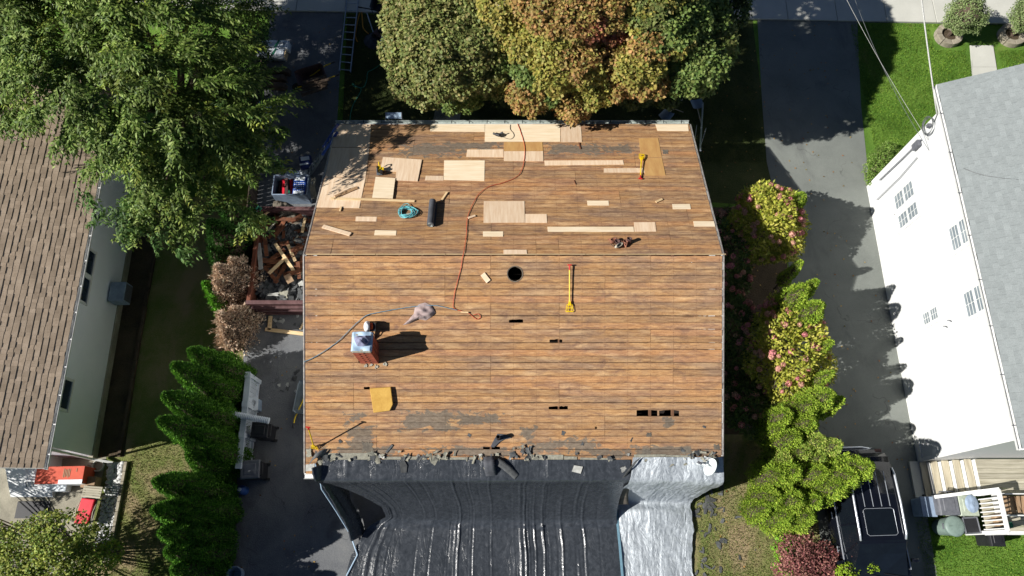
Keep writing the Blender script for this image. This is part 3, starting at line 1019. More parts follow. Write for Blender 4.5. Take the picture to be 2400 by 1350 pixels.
# black membrane roll
fr = frame(1012, 505, 0.02, 0.0)
b = MB()
Lr = 0.98
prof = [(0.022, -Lr / 2), (0.03, -Lr / 2), (0.095, -Lr / 2), (0.098, -Lr / 2 + .01), (0.098, Lr / 2 - .01), (0.095, Lr / 2), (0.03, Lr / 2), (0.022, Lr / 2)]
b.lathe(prof, (0, 0, 0.095), 24, rot=Matrix.Rotation(math.pi / 2, 3, 'X'))
rr = thing('membrane_roll', 'black rolled roofing membrane lying on bare planks beside the rope coil', 'roll', M=fr)
b.build('roll', M['rubber'], rr, smooth=False)
b = MB()
b.box((0.09, 0, 0.012), (0.09, Lr - 0.02, 0.006))
b.build('loose_edge', M['rubber'], rr)
b = MB()
sp = []
for k in range(60):
    a = k * 0.42
    sp.append(((0.024 + 0.0011 * k) * math.cos(a), -Lr / 2 - 0.002, 0.095 + (0.024 + 0.0011 * k) * math.sin(a)))
b.tube(sp, 0.0022, 4)
b.build('wound_edge', M['gutter'], rr)


def cord(name, pts, r, m, label, cat, lift, wob=0.0, n=6):
    """cord through photo pixels on the roof"""
    P = [roofw(x, y, lift) for x, y in pts]
    out = []
    for i in range(len(P) - 1):
        p0, p1, p2, p3 = P[max(i - 1, 0)], P[i], P[i + 1], P[min(i + 2, len(P) - 1)]
        for k in range(8):
            t = k / 8
            q = 0.5 * ((2 * p1) + (-p0 + p2) * t + (2 * p0 - 5 * p1 + 4 * p2 - p3) * t * t + (-p0 + 3 * p1 - 3 * p2 + p3) * t ** 3)
            out.append(q + Vector((R.uniform(-wob, wob), R.uniform(-wob, wob), R.uniform(0, wob))))
    out.append(P[-1])
    b = MB()
    b.tube(out, r, n)
    return b.build(name, m, smooth=True, label=label, cat=cat)


cord('extension_cord', [(1213, 290), (1222, 315), (1230, 345), (1228, 378), (1222, 400), (1210, 415), (1180, 428), (1145, 438), (1120, 458), (1103, 490), (1095, 515), (1093, 550), (1089, 580), (1086, 596)] +
     [(1084, 604), (1080, 630), (1072, 660), (1066, 685), (1062, 712), (1066, 724), (1085, 730), (1098, 734), (1108, 742), (1118, 748), (1126, 744), (1122, 736), (1110, 738)],
     0.009, M['cordred'], 'long red extension cord running down over the ridge', 'cord', 0.022, 0.004)
cord('rope', [(712, 848), (735, 838), (765, 820), (795, 798), (825, 768), (848, 747), (865, 737), (905, 729), (945, 722), (985, 717), (1020, 716), (1050, 722), (1072, 727)],
     0.010, M['ropeblue'], 'blue grey safety rope stretched from the roof edge past the chimney', 'rope', 0.03, 0.004)
# teal rope coil
fr = frame(955, 500, 0.02)
b = MB()
for k in range(9):
    ph, rx, ry = R.uniform(0, 6.3), R.uniform(0.13, 0.26), R.uniform(0.12, 0.24)
    ox, oy = R.uniform(-.05, .06), R.uniform(-.05, .05)
    b.tube([(ox + rx * math.cos(a + ph), oy + ry * math.sin(a + ph), 0.02 + 0.012 * k * (0.6 + 0.4 * math.sin(2 * a + ph))) for a in [2 * math.pi * j / 26 for j in range(26)]], 0.011, 5, closed=True)
b.tube([(-0.22, 0.1, .03), (-0.2, .22, .03), (-0.12, .34, .03), (-0.02, .36, .03), (0.04, .28, .03), (0.0, .2, .04), (-.1, .16, .06)], 0.011, 5)
b.tube([(0.2, 0.14, .05), (0.32, 0.04, .04), (0.35, -.02, .03), (0.27, -.08, .04), (.16, -.14, .05)], 0.011, 5)
b.build('rope_coil', M['ropeteal'], M=fr, smooth=True, label='loose teal rope coil heaped on the bare front planks', cat='rope')


def shovel(grip, head, label, lift0, lift1, wide=0.20, fork=True, flip=False):
    """roofing shovel from grip pixel to head pixel"""
    a = roofw(*grip, lift0)
    c = roofw(*head, lift1)
    Mx = roof(*head)[0]
    n = (Mx.to_3x3() @ Vector((0, 0, 1))).normalized()
    d = (c - a)
    L = d.length
    d.normalize()
    s = d.cross(n).normalized()
    nn = s.cross(d)
    fr = Matrix((s, d, nn)).transposed().to_4x4()
    fr.translation = a
    r = thing('roofing_shovel', label, 'shovel', M=fr)
    hl = L - 0.24
    b = MB()
    b.tube([(0, 0.1, 0), (0, hl, 0)], 0.017, 8)
    b.build('handle', M['yellow'], r)
    b = MB()
    b.tube([(0, 0, 0), (0, 0.02, 0), (0, 0.15, 0)], [0.018, 0.024, 0.022], 8)
    b.box((0, 0.01, 0), (0.12, 0.035, 0.035))
    b.build('grip', M['redp'], r, bevel=0.008)
    b = MB()
    b.prism([(-0.022, hl - 0.03), (0.022, hl - 0.03), (0.05, hl + 0.1), (-0.05, hl + 0.1)], -0.012, 0.012)
    b.build('socket', M['yellow'], r)
    hd = MB()
    w0, w1 = 0.07, wide / 2
    y0, y1 = hl + 0.07, L + 0.02
    for (p, q) in [((-w0, y0), (w0, y0)), ((-w0, y0), (-w1, y1)), ((w0, y0), (w1, y1)), ((-w1, y1), (w1, y1)), ((-0.03, y0), (-0.045, y1)), ((0.03, y0), (0.045, y1)), ((-w0 * 1.15, (y0 + y1) / 2), (w0 * 1.15, (y0 + y1) / 2))]:
        hd.beam((p[0], p[1], -0.01), (q[0], q[1], -0.015), 0.016, 0.012)
    for k in range(6):
        x = -w1 + (k + 0.5) * 2 * w1 / 6
        hd.prism([(x - 0.012, y1), (x + 0.012, y1), (x, y1 + 0.035)], -0.02, -0.012)
    hd.build('blade', M['yellow'], r)
    return r


shovel((1501, 419), (1504, 362), 'yellow roofing shovel with red grip lying over the tan plywood', 0.04, 0.10, 0.16)
shovel((1335, 620), (1335, 728), 'yellow roofing shovel with red grip lying on the bare rear planks', 0.10, 0.06, 0.21)
shovel((722, 1001), (737, 1052), 'yellow roofing shovel with red grip propped at the rear roof corner', 1.05, 0.03, 0.2)


def tool(name, label, fr, parts, cat='power tool'):
    r = thing(name, label, cat, M=fr)
    for nm, m, fn in parts:
        b = MB()
        fn(b)
        b.build(nm, m, r, bevel=0.008)
    return r


tool('circular_saw', 'yellow circular saw standing at the edge of the notched plywood sheet', frame(891, 404, 0.035, 0.15), [
    ('base_plate', M['alu'], lambda b: b.box((-0.02, 0, 0.006), (0.17, 0.34, 0.008))),
    ('motor_housing', M['yellow'], lambda b: (b.tube([(0.0, -0.02, 0.11), (0.13, -0.02, 0.11)], 0.055, 14), b.box((0.0, 0.0, 0.12), (0.1, 0.14, 0.12)))),
    ('handle', M['yellow'], lambda b: b.tube([(0.0, 0.06, 0.15), (0.0, 0.10, 0.22), (0.0, 0.17, 0.22), (0.0, 0.20, 0.15), (0.0, 0.16, 0.09)], 0.02, 8)),
    ('blade_guard', M['black'], lambda b: b.lathe([(0.0, -0.02), (0.10, -0.02), (0.11, 0.0), (0.10, 0.02), (0.0, 0.02)], (-0.06, -0.03, 0.12), 20, rot=Matrix.Rotation(math.pi / 2, 3, 'Y'))),
    ('battery', M['black'], lambda b: b.box((0.05, -0.14, 0.09), (0.08, 0.1, 0.1)))])
nl = tool('nail_gun', 'black and grey nail gun lying on pale plywood near the front gutter', frame(1168, 322, 0.03, -0.5), [
    ('body', M['black'], lambda b: b.tube([(-0.19, 0, 0.06), (-0.1, 0, 0.06), (-0.08, 0, 0.07), (0.05, 0, 0.07), (0.07, 0, 0.06)], [0.035, 0.038, 0.055, 0.055, 0.03], 12)),
    ('handle', M['greybin'], lambda b: b.tube([(0.02, 0.02, 0.08), (0.05, 0.1, 0.1), (0.08, 0.16, 0.1)], 0.024, 8)),
    ('magazine', M['galv'], lambda b: b.box((0.0, 0.12, 0.03), (0.28, 0.03, 0.05), (0, 0, 0.5)))])
cord('thin_cord', [(1180, 322), (1196, 326), (1204, 320), (1203, 312), (1196, 303), (1196, 292)], 0.006, M['black'], 'thin black cord looping from nail gun to front gutter', 'cord', 0.02)

# tool belt
tb = thing('tool_belt', 'tan leather tool belt dropped near the ridge with dark pouches', 'tool belt', M=frame(1452, 573, 0.015))


def pouch(name, m, c, s, rz, rx=0.0):
    b = MB()
    b.lathe([(0.02, 0.0), (0.5, 0.0), (0.52, 0.3), (0.46, 0.8), (0.5, 1.0), (0.42, 1.0), (0.36, 0.7), (0.1, 0.5)], (0, 0, 0), 12, s[0], s[1])
    b.v = [(p[0], p[1], p[2] * s[2]) for p in b.v]
    e = Euler((rx, 0, rz)).to_matrix()
    b.v = [tuple(e @ Vector(p) + Vector(c)) for p in b.v]
    b.build(name, m, tb, smooth=True)


pouch('pouch', M['leather'], (-0.17, 0.08, 0.0), (0.2, 0.12, 0.12), 0.5)
pouch('pouch', M['leather_d'], (-0.05, 0.03, 0.0), (0.17, 0.12, 0.14), -0.6, 0.3)
pouch('pouch', M['canvas'], (-0.06, -0.1, 0.04), (0.26, 0.1, 0.1), 0.7, 0.6)
pouch('pouch', M['leather'], (0.16, -0.0, 0.0), (0.16, 0.14, 0.13), 1.1)
pouch('pouch', M['leather_d'], (0.26, 0.05, 0.02), (0.15, 0.12, 0.16), -0.3)
b = MB()
pts = [(-.3, .16, .02), (-.2, .1, .06), (-.08, .12, .08), (.02, .02, .1), (.1, -.06, .08), (.16, -.14, .03), (.2, -.02, .1), (.3, .06, .08), (.34, .12, .04)]
for a, c in zip(pts[:-1], pts[1:]):
    b.beam(a, c, 0.012, 0.055)
b.build('strap', M['leather'], tb)
b = MB()
b.tube([(-.1, -.2, .05), (0.02, -.1, .1)], 0.012, 6)
b.tube([(-.24, -.05, .04), (-.2, -.12, .04), (-.14, -.1, .05)], 0.009, 6)
b.build('hammer_loop', M['black'], tb)


def crumple(name, outline, h, m, label, cat, Mx, seed, folds=9, lift=0.01):
    """heap of cloth: radial sheet with folds, thick edge"""
    rg = random.Random(seed)
    na, nr = 72, 14
    dirs = [(rg.uniform(-1, 1), rg.uniform(-1, 1), rg.uniform(6, 20), rg.uniform(0, 6)) for _ in range(folds)]
    k = len(outline)
    vs = [(0, 0, h * 0.8)]
    for j in range(1, nr):
        f = j / (nr - 1)
        for i in range(na):
            t = i / na * k
            a, c = outline[int(t) % k], outline[(int(t) + 1) % k]
            w = t - int(t)
            x, y = (a[0] * (1 - w) + c[0] * w) * f, (a[1] * (1 - w) + c[1] * w) * f
            z = h * (1 - f ** 2.2)
            for (dx, dy, fr_, ph) in dirs:
                z += h * 0.085 * math.sin((dx * x + dy * y) * fr_ * 2.2 + ph + 2 * f) * (1 - 0.7 * f) ** 0.5
            vs.append((x, y, max(z, 0.004)))
    fs = [(0, 1 + i, 1 + (i + 1) % na) for i in range(na)]
    for j in range(nr - 2):
        for i in range(na):
            fs.append((1 + j * na + i, 1 + (j + 1) * na + i, 1 + (j + 1) * na + (i + 1) % na, 1 + j * na + (i + 1) % na))
    b = MB()
    b.add(vs, fs)
    return b.build(name, m, smooth=True, M=Mx @ Matrix.Translation((0, 0, lift)), label=label, cat=cat)


fr = frame(990, 733)
out = [roof(x, y)[1:] for x, y in [(1021, 733), (1012, 716), (996, 709), (982, 713), (972, 722), (970, 735), (958, 749), (944, 762), (960, 758), (980, 748), (998, 751), (1012, 742)]]
ox, oy = roof(990, 733)[1:]
crumple('cloth', [(p[0] - ox, p[1] - oy) for p in out], 0.13, M['cloth'], 'crumpled mauve grey cloth dropped on the planks near the rope', 'cloth', fr, 3)
# covered chimney top
ctx, cty = cx0 + cw / 2, cy0 + cd / 2
b = MB()
b.grid(lambda u, v: (ctx + (u - 0.5) * (cw + 0.05), cty + (v - 0.5) * (cd + 0.02) + 0.03, ctop + 0.125 + 0.02 * math.sin(9 * u + 3 * v) * math.cos(7 * v) - (0.05 if u < .06 or u > .94 else 0)), 26, 26)
o = b.build('chimney_cover_sheet', M['bluesheet'], smooth=True, label='pale blue sheet covering the brick chimney top', cat='sheet')
o.modifiers.new('solid', 'SOLIDIFY').thickness = 0.012
crumple('cloth', [(0.2 * math.cos(a) * (1 + 0.2 * math.sin(3 * a)), 0.19 * math.sin(a) * (1 + 0.25 * math.cos(2 * a))) for a in [k * math.pi / 8 for k in range(16)]], 0.2, M['cloth_blue'],
        'crumpled blue grey cloth lying on the covered chimney', 'cloth', Matrix.Translation((ctx + .02, cty + .03, ctop + 0.135)), 5, 14)

# leaf blower standing above the chimney
bp = frame(868, 768, 0.0)
tool('leaf_blower', 'white orange and black leaf blower standing beside the covered chimney', bp, [
    ('housing', M['whitep'], lambda b: b.lathe([(0.0, 0.0), (0.10, 0.0), (0.115, 0.06), (0.115, 0.22), (0.08, 0.30), (0.0, 0.31)], (-0.03, 0.05, 0.12), 20, 0.75, 1.3)),
    ('starter_cover', M['orange'], lambda b: b.lathe([(0.0, -0.03), (0.085, -0.03), (0.095, 0.0), (0.08, 0.04), (0.0, 0.05)], (0.08, 0.06, 0.26), 18, rot=Matrix.Rotation(math.pi / 2, 3, 'Y'))),
    ('engine', M['black'], lambda b: b.box((0.12, 0.04, 0.16), (0.16, 0.24, 0.24))),
    ('tank', M['black'], lambda b: b.box((0.02, 0.04, 0.05), (0.2, 0.28, 0.1))),
    ('tube', M['black'], lambda b: b.tube([(-0.03, -0.08, 0.2), (-0.03, -0.2, 0.17), (-0.03, -0.33, 0.1), (-0.02, -0.5, 0.06)], [0.045, 0.04, 0.04, 0.045], 12)),
    ('tube_collar', M['whitep'], lambda b: b.tube([(-0.03, -0.16, 0.185), (-0.03, -0.21, 0.17)], 0.05, 12)),
    ('harness_strap', M['oldwood'], lambda b: b.tube([(0.1, -0.08, 0.22), (0.14, -0.2, 0.12), (0.12, -0.32, 0.03), (0.06, -0.24, 0.04)], 0.014, 5))])

roof_sheet('foam_board', [(868, 909), (917, 906), (922, 946), (915, 961), (877, 966)], 0.10, M['foam'], 'yellow foam insulation slab lying on the rear planks', 'foam board', 0.012, bevel=0.012)
# ridge of loose scraps at the chimney foot
for k in range(7):
    p = frame(R.uniform(842, 905), R.uniform(852, 860), 0.01, R.uniform(0, 6))
    b = MB()
    b.prism([(R.uniform(.03, .08) * math.cos(a), R.uniform(.015, .05) * math.sin(a)) for a in (0.2, 1.3, 2.6, 3.6, 5.0)], 0, 0.02)
    b.build('mortar_crumb', M['cement'], M=p, label='grey mortar crumb at the foot of the chimney', cat='rubble', group='mortar crumbs below the chimney')

# satellite dish
dp = roofw(1632, 1088, 0.0)
dr = thing('satellite_dish', 'white satellite dish on a bent arm at the rear eave corner', 'satellite dish', dp)
dc = Vector((0.30, -0.12, 0.34))
nrm = Vector((-0.90, 0.30, 0.40)).normalized()
q = nrm.to_track_quat('Z', 'Y').to_matrix()
b = MB()
b.lathe([(0.0, -0.05), (0.12, -0.042), (0.19, -0.018), (0.25, 0.018), (0.252, 0.026), (0.245, 0.024), (0.19, -0.008), (0.12, -0.03), (0.0, -0.038)], dc, 36, 0.95, 1.1, q)
b.build('reflector', M['dish'], dr, smooth=True)
b = MB()
b.tube([(0, 0, 0), (0, 0, 0.16), (0.1, -0.03, 0.30), tuple(dc - nrm * 0.05)], 0.024, 10)
b.build('mast', M['dish'], dr, smooth=True)
b = MB()
b.tube([tuple(dc + Vector((0, 0, -0.27))), tuple(dc + nrm * 0.22 + Vector((0, 0, -0.22))), tuple(dc + nrm * 0.36 + Vector((0, 0, -0.05)))], 0.014, 8)
b.build('feed_arm', M['dish'], dr)
b = MB()
b.tube([tuple(dc + nrm * 0.31 + Vector((0, 0, -0.04))), tuple(dc + nrm * 0.42 + Vector((0, 0, -0.06)))], 0.035, 10)
b.build('receiver', M['greybin'], dr)
b = MB()
b.box((0, 0.0, 0.01), (0.2, 0.14, 0.02), (math.atan2(RZ - BZ, RY - BY), 0, 0))
b.build('foot', M['galv'], dr)

# shingle scraps littered along the rear eave
scrapm = []
for k in range(9):
    b = MB()
    w, h_, cu = R.uniform(.08, .2), R.uniform(.05, .13), R.uniform(-.02, .03)
    jit = [R.uniform(0.6, 1.15) for _ in range(7)]
    b.grid(lambda u, v: ((u - .5) * 2 * w * jit[int(v * 2.99)], (v - .5) * 2 * h_ * jit[int(u * 3.99) + 3], cu * (abs(u - .5) * 2) ** 2 + 0.008 * math.sin(5 * v + k)), 5, 4)
    me = bpy.data.meshes.new('shingle_scrap')
    me.from_pydata(b.v, [], b.f)
    scrapm.append(me)
sm3 = {}
for nm in ('felt_dark', 'roofcourse', 'felt_light'):
    sm3[nm] = []
    for me in scrapm:
        m2 = me.copy()
        m2.materials.append(M[nm])
        sm3[nm].append(m2)
spots = [(x, 1062 + abs(R.gauss(0, 1)) * 14) for x in [R.uniform(722, 1690) for _ in range(54)]]
spots += [(R.uniform(720, 765), R.uniform(1055, 1085)) for _ in range(9)] + [(R.uniform(1180, 1270), R.uniform(1045, 1085)) for _ in range(14)] + [(R.uniform(1610, 1690), R.uniform(1058, 1085)) for _ in range(14)]
spots += [(R.uniform(930, 1080), R.uniform(1055, 1085)) for _ in range(12)]
for i, (x, y) in enumerate(spots):
    y = min(y, 1098)
    nm = R.choice(['felt_dark', 'felt_dark', 'roofcourse', 'roofcourse', 'roofcourse', 'felt_light'])
    s = R.uniform(0.25, 0.72)
    mm = frame(x, y, 0.035 + R.uniform(0, .05), R.uniform(0, 6.28)) @ Euler((R.uniform(-.35, .35), R.uniform(-.35, .35), 0)).to_matrix().to_4x4() @ Matrix.Scale(s, 4)
    o = link('shingle_scrap', R.choice(sm3[nm]), M=mm)
    o.modifiers.new('solid', 'SOLIDIFY').thickness = 0.008
    lb = {'felt_dark': 'dark torn shingle scrap among the litter along the rear eave', 'roofcourse': 'stone grey torn shingle scrap among the litter along the rear eave',
          'felt_light': 'pale shingle scrap among the litter along the rear eave'}[nm]
    tag(o, lb, 'scrap', {'felt_dark': 'dark scraps at the rear eave', 'roofcourse': 'grey scraps at the rear eave', 'felt_light': 'pale scraps at the rear eave'}[nm])
for i, (x, y) in enumerate([(797, 1034), (1100, 1020), (1320, 1015), (1365, 1040), (1480, 1030), (1600, 1055), (1650, 1000)]):
    o = link('shingle_scrap', sm3['felt_dark'][i], M=frame(x, y, 0.012, R.uniform(0, 6)) @ Matrix.Scale(0.4, 4), label='small dark shingle scrap stranded on the bare rear planks', cat='scrap', group='scraps on the rear planks')
    o.modifiers.new('solid', 'SOLIDIFY').thickness = 0.008


def strip(name, path, width, wdir, m, label, cat, th=0.008):
    """bent band along world points"""
    P = [Vector(p) for p in path]
    out = []
    for i in range(len(P) - 1):
        p0, p1, p2, p3 = P[max(i - 1, 0)], P[i], P[i + 1], P[min(i + 2, len(P) - 1)]
        for k in range(6):
            t = k / 6
            out.append(0.5 * ((2 * p1) + (-p0 + p2) * t + (2 * p0 - 5 * p1 + 4 * p2 - p3) * t * t + (-p0 + 3 * p1 - 3 * p2 + p3) * t ** 3))
    out.append(P[-1])
    wd = Vector(wdir).normalized()
    vs, fs = [], []
    for p in out:
        for j in range(4):
            vs.append(p + wd * width * (j / 3 - 0.5) * R.uniform(0.94, 1.06))
    for i in range(len(out) - 1):
        for j in range(3):
            fs.append((i * 4 + j, i * 4 + j + 1, i * 4 + 5 + j, i * 4 + 4 + j))
    b = MB()
    b.add(vs, fs)
    o = b.build(name, m, smooth=True, label=label, cat=cat)
    o.modifiers.new('solid', 'SOLIDIFY').thickness = th
    return o


strip('membrane_strip', [roofw(1146, 1070, 0.06), roofw(1146, 1078, 0.20), roofw(1147, 1090, 0.26), roofw(1149, 1102, 0.20), roofw(1152, 1114, 0.08), roofw(1156, 1118, 0.07)], 0.30, (1, 0.1, 0), M['rubber'], 'dark membrane strip arching over the rear eave', 'membrane strip')
strip('membrane_strip', [roofw(1162, 1080, 0.14), roofw(1176, 1088, 0.16), roofw(1192, 1100, 0.14), roofw(1212, 1118, 0.08)], 0.2, (0.72, 0.70, 0), M['felt_dark'], 'straight dark strip lying beside the arching membrane strip', 'membrane strip')
strip('membrane_strip', [roofw(1496, 1076, 0.12), roofw(1484, 1090, 0.16), roofw(1470, 1108, 0.12), roofw(1462, 1122, 0.02)], 0.17, (0.8, 0.5, 0.2), M['felt_dark'], 'bent dark strip lying where black and silver tarpaulins meet', 'membrane strip')
strip('membrane_strip', [roofw(728, 1082, .12), roofw(738, 1070, .2), roofw(752, 1062, .16), roofw(764, 1060, .05)], 0.2, (0.4, 0.8, 0.2), M['felt_dark'], 'folded dark strip at the rear corner beside the propped shovel', 'membrane strip')
for (x, y, rz, lb) in [(1352, 1098, -0.2, 'pale square shingle scrap lying on the black sheet eave'), (728, 1094, 0.1, 'pale rectangular panel lying in the gutter at the rear corner')]:
    b = MB()
    b.prism([(-.13, -.09), (.12, -.1), (.14, .1), (-.1, .09)], 0, 0.012)
    b.build('shingle_scrap', M['felt_light'], M=frame(x, y, 0.07, rz), label=lb, cat='scrap')
b = MB()
b.prism([(-.09, -.16), (.06, -.17), (.1, .02), (.04, .16), (-.1, .12)], 0, 0.01)
b.build('shingle_scrap', M['felt_dark'], M=frame(947, 1092, 0.07, 0.1), label='dark grey torn shingle flap lying on the black sheet eave', cat='scrap')

# ------------------------------------------------------------------ tarpaulins
def profile(pts):
    P = [Vector((0, p[0], p[1])) for p in pts]
    L = [0]
    for a, c in zip(P[:-1], P[1:]):
        L.append(L[-1] + (c - a).length)

    def f(v):
        d = v * L[-1]
        for i in range(len(P) - 1):
            if d <= L[i + 1] or i == len(P) - 2:
                t = (d - L[i]) / max(L[i + 1] - L[i], 1e-6)
                p0, p1, p2, p3 = P[max(i - 1, 0)], P[i], P[i + 1], P[min(i + 2, len(P) - 1)]
                q = 0.5 * ((2 * p1) + (-p0 + p2) * t + (2 * p0 - 5 * p1 + 4 * p2 - p3) * t * t + (-p0 + 3 * p1 - 3 * p2 + p3) * t ** 3)
                return q, i + t
    return f


def interp(vals, k):
    i = min(int(k), len(vals) - 2)
    w = k - i
    return vals[i] * (1 - w) + vals[i + 1] * w


zr = lambda y: RZ - (RY - y) * math.tan(ang_b)
bp_ = [(2.46, zr(2.46) + .035), (2.10, zr(2.10) + .06), (1.90, 2.76), (1.82, 2.30), (1.62, 1.6), (1.34, 0.9), (1.08, 0.36), (0.86, 0.12), (0.5, 0.07), (-0.6, 0.06), (-4.5, 0.06)]
left = [-5.22, -5.24, -5.22, -4.95, -4.35, -3.85, -3.80, -4.30, -4.55, -4.95, -5.6]
right = [3.25, 3.25, 3.2, 3.15, 3.12, 3.12, 3.14, 3.18, 3.22, 3.25, 3.4]
fb = profile(bp_)
folds = [(R.uniform(0, 1), R.uniform(.008, .016), R.uniform(.008, .03), R.choice([-1, 1, 1])) for _ in range(46)] + [(R.uniform(0, 1), R.uniform(.012, .02), R.uniform(.03, .06), 1) for _ in range(12)]


from mathutils import noise as mnoise


def wig(x, s):
    return math.sin(x * s * 1.7 + s) * 0.5 + math.sin(x * s * 3.9 + 2 * s) * 0.3 + math.sin(x * s * 8.3 + s * 3) * 0.2


def black(u, v):
    p, k = fb(v)
    x0 = -5.24 * (1 - u) + interp(right, k) * u
    x = x0 + (interp(left, k) + 5.24) * math.exp(-(x0 + 5.24) / 1.65)
    hang = 1.0 if 2 < k < 7 else 0.0
    f = 0.0
    for (c, w, a, sg) in folds:
        d = (u - c - 0.004 * wig(v * 3, 1.0 + c)) * 8.4
        f += sg * a * math.exp(-(d / (w * 1.6)) ** 2) * (0.55 + 0.9 * mnoise.noise((c * 40, v * 3.5, 0)))
    amp = 0.25 if k < 2.2 else (0.8 if k < 6.6 else 1.0)
    f *= amp
    nz = 0.035 * mnoise.noise((x * 1.3, p.y * .7, p.z * .7)) + 0.012 * abs(mnoise.noise((x * 4.0, p.y * 1.2 + 7, p.z * 1.2)))
    crease = 0.035 * math.exp(-((k - 7 + 0.5 * mnoise.noise((x * 1.5, 3, 0))) / 0.22) ** 2) * (1 + mnoise.noise((x * 6, 9, 0)))
    low = 0.03 if k >= 2 else 0.0
    return (x, p.y - (f + nz) * hang * 0.8 - crease * .4, max(p.z + (1 - hang) * (f + nz) * 0.9 + crease, 0.03 if k > 6 else -9))


b = MB()
b.grid(black, 330, 110)
tp = thing('tarpaulin', 'black plastic sheet hanging off the rear eave and spread over the ground', 'tarpaulin', (0, 0, 0))
o = b.build('sheet', M['tarp_black'], tp, smooth=True)
b = MB()
_A, _B, _C2 = Vector((-5.22, 2.0, 2.76)), Vector((-4.52, 0.56, 0.10)), Vector((-5.10, 2.05, 0.06))
b.grid(lambda u, v: _A.lerp(_B.lerp(_C2, u), v) + Vector((0.03 * math.sin(9 * u + 5 * v), 0, 0)) * v, 14, 20)
b.build('sun_blocking_sheet', M['tarp_black'], tp, smooth=True)  # added black sheet: blocks the sun and darkens the gap beside the hem
# rolled loose left hem and edge tape
pa = [at(748, 1090, 2.95), at(757, 1118, 2.7), at(771, 1127, 2.35), at(800, 1175, 1.5), at(826, 1222, 0.7), at(838, 1259, 0.14)]
o = strip('rolled_hem', pa, 0.62, (0.50, 0.35, -0.8), M['tarp_black'], None, None, 0.05)
o.parent = tp
b = MB()
b.tube([at(738, 1086, 2.95), at(748, 1112, 2.85), at(754, 1146, 2.2), at(787, 1196, 1.2), at(820, 1250, 0.2), at(838, 1300, 0.08), at(812, 1350, 0.08)], 0.022, 6)
b.build('edge_tape', M['bluesheet'], tp)
sp_ = [(2.52, zr(2.52) + .05), (2.10, zr(2.10) + .085), (1.88, 2.78), (1.80, 2.4), (1.76, 1.7), (1.66, 0.9), (1.56, 0.3), (1.40, 0.13), (1.0, 0.10), (-0.6, 0.09), (-4.5, 0.09)]
sleft = [3.32, 3.26, 3.20, 3.12, 3.14, 3.16, 3.2, 3.22, 3.25, 3.28, 3.4]
sright = [5.76, 5.80, 5.80, 5.79, 5.66, 5.56, 5.50, 5.46, 5.50, 5.38, 5.5]
fs_ = profile(sp_)
sf = [(R.uniform(0, 1), R.uniform(.012, .03), R.uniform(.003, .010), R.choice([-1, 1]), R.uniform(-.5, .5)) for _ in range(18)]


def silver(u, v):
    p, k = fs_(v)
    x = interp(sleft, k) * (1 - u) + interp(sright, k) * u + (0.05 * wig(v * 14, 1.7) if u > .9 and k > 6.5 else 0)
    hang = 1.0 if 2 < k < 6.5 else 0.0
    f = 0.0
    for (c, w, a, sg, sk) in sf:
        d = (u - c - sk * (v - .4) - 0.02 * wig(v * 6, 1 + c)) * 2.4
        f += sg * a * math.exp(-(d / (w * 1.5)) ** 2)
    f *= 0.35 if k < 2.2 else 1.0
    nz = 0.05 * mnoise.noise((x * 1.6, p.y * 1.3 + 3, p.z)) + 0.03 * abs(mnoise.noise((x * 3.0 + p.y, p.y * 2.0, p.z * 2.0))) + 0.022 * abs(mnoise.noise((x * 7.0 - p.y * 2, p.y * 6.0 + x, p.z * 4)))
    mound = 0.24 * math.exp(-((k - 7.6) / 0.7) ** 2) * math.exp(-((u - .45) / .4) ** 2)
    return (x, p.y - (f + nz) * hang, max(p.z + (1 - hang) * (f * .8 + nz) + mound, 0.05 if k > 6 else -9))


b = MB()
b.grid(silver, 130, 130)
ts = thing('tarpaulin', 'silver tarpaulin hanging off the rear eave beside the black sheet', 'tarpaulin', (4.5, 0, 0))
b.build('sheet', M['tarp_silver'], ts, world=True, smooth=True)
b = MB()
for a, c in zip([(3.19, 1.5, .2), (3.2, 0.9, .15), (3.24, 0.2, .14), (3.28, -.8, .14)], [(3.2, 0.9, .15), (3.24, 0.2, .14), (3.28, -.8, .14), (3.36, -4, .14)]):
    b.beam(a, c, 0.07, 0.03)
b.build('hem', M['ropeblue'], ts, world=True)
strip('torn_flap', [at(1472, 1112, 2.7), at(1466, 1135, 2.1), at(1460, 1160, 1.4), at(1462, 1182, .8)], 0.30, (1, 0, 0.05), M['felt'], 'grey brown torn flap hanging between black and silver tarpaulins', 'flap')
b = MB()
b.tube([at(1440, 1204, .28), at(1441, 1188, .5), at(1444, 1173, .75), at(1440, 1168, .75)], [0.02, 0.025, 0.03, 0.05], 8)
b.build('strap', M['orange'], label='short orange strap at the seam between the tarpaulins', cat='strap', smooth=True)

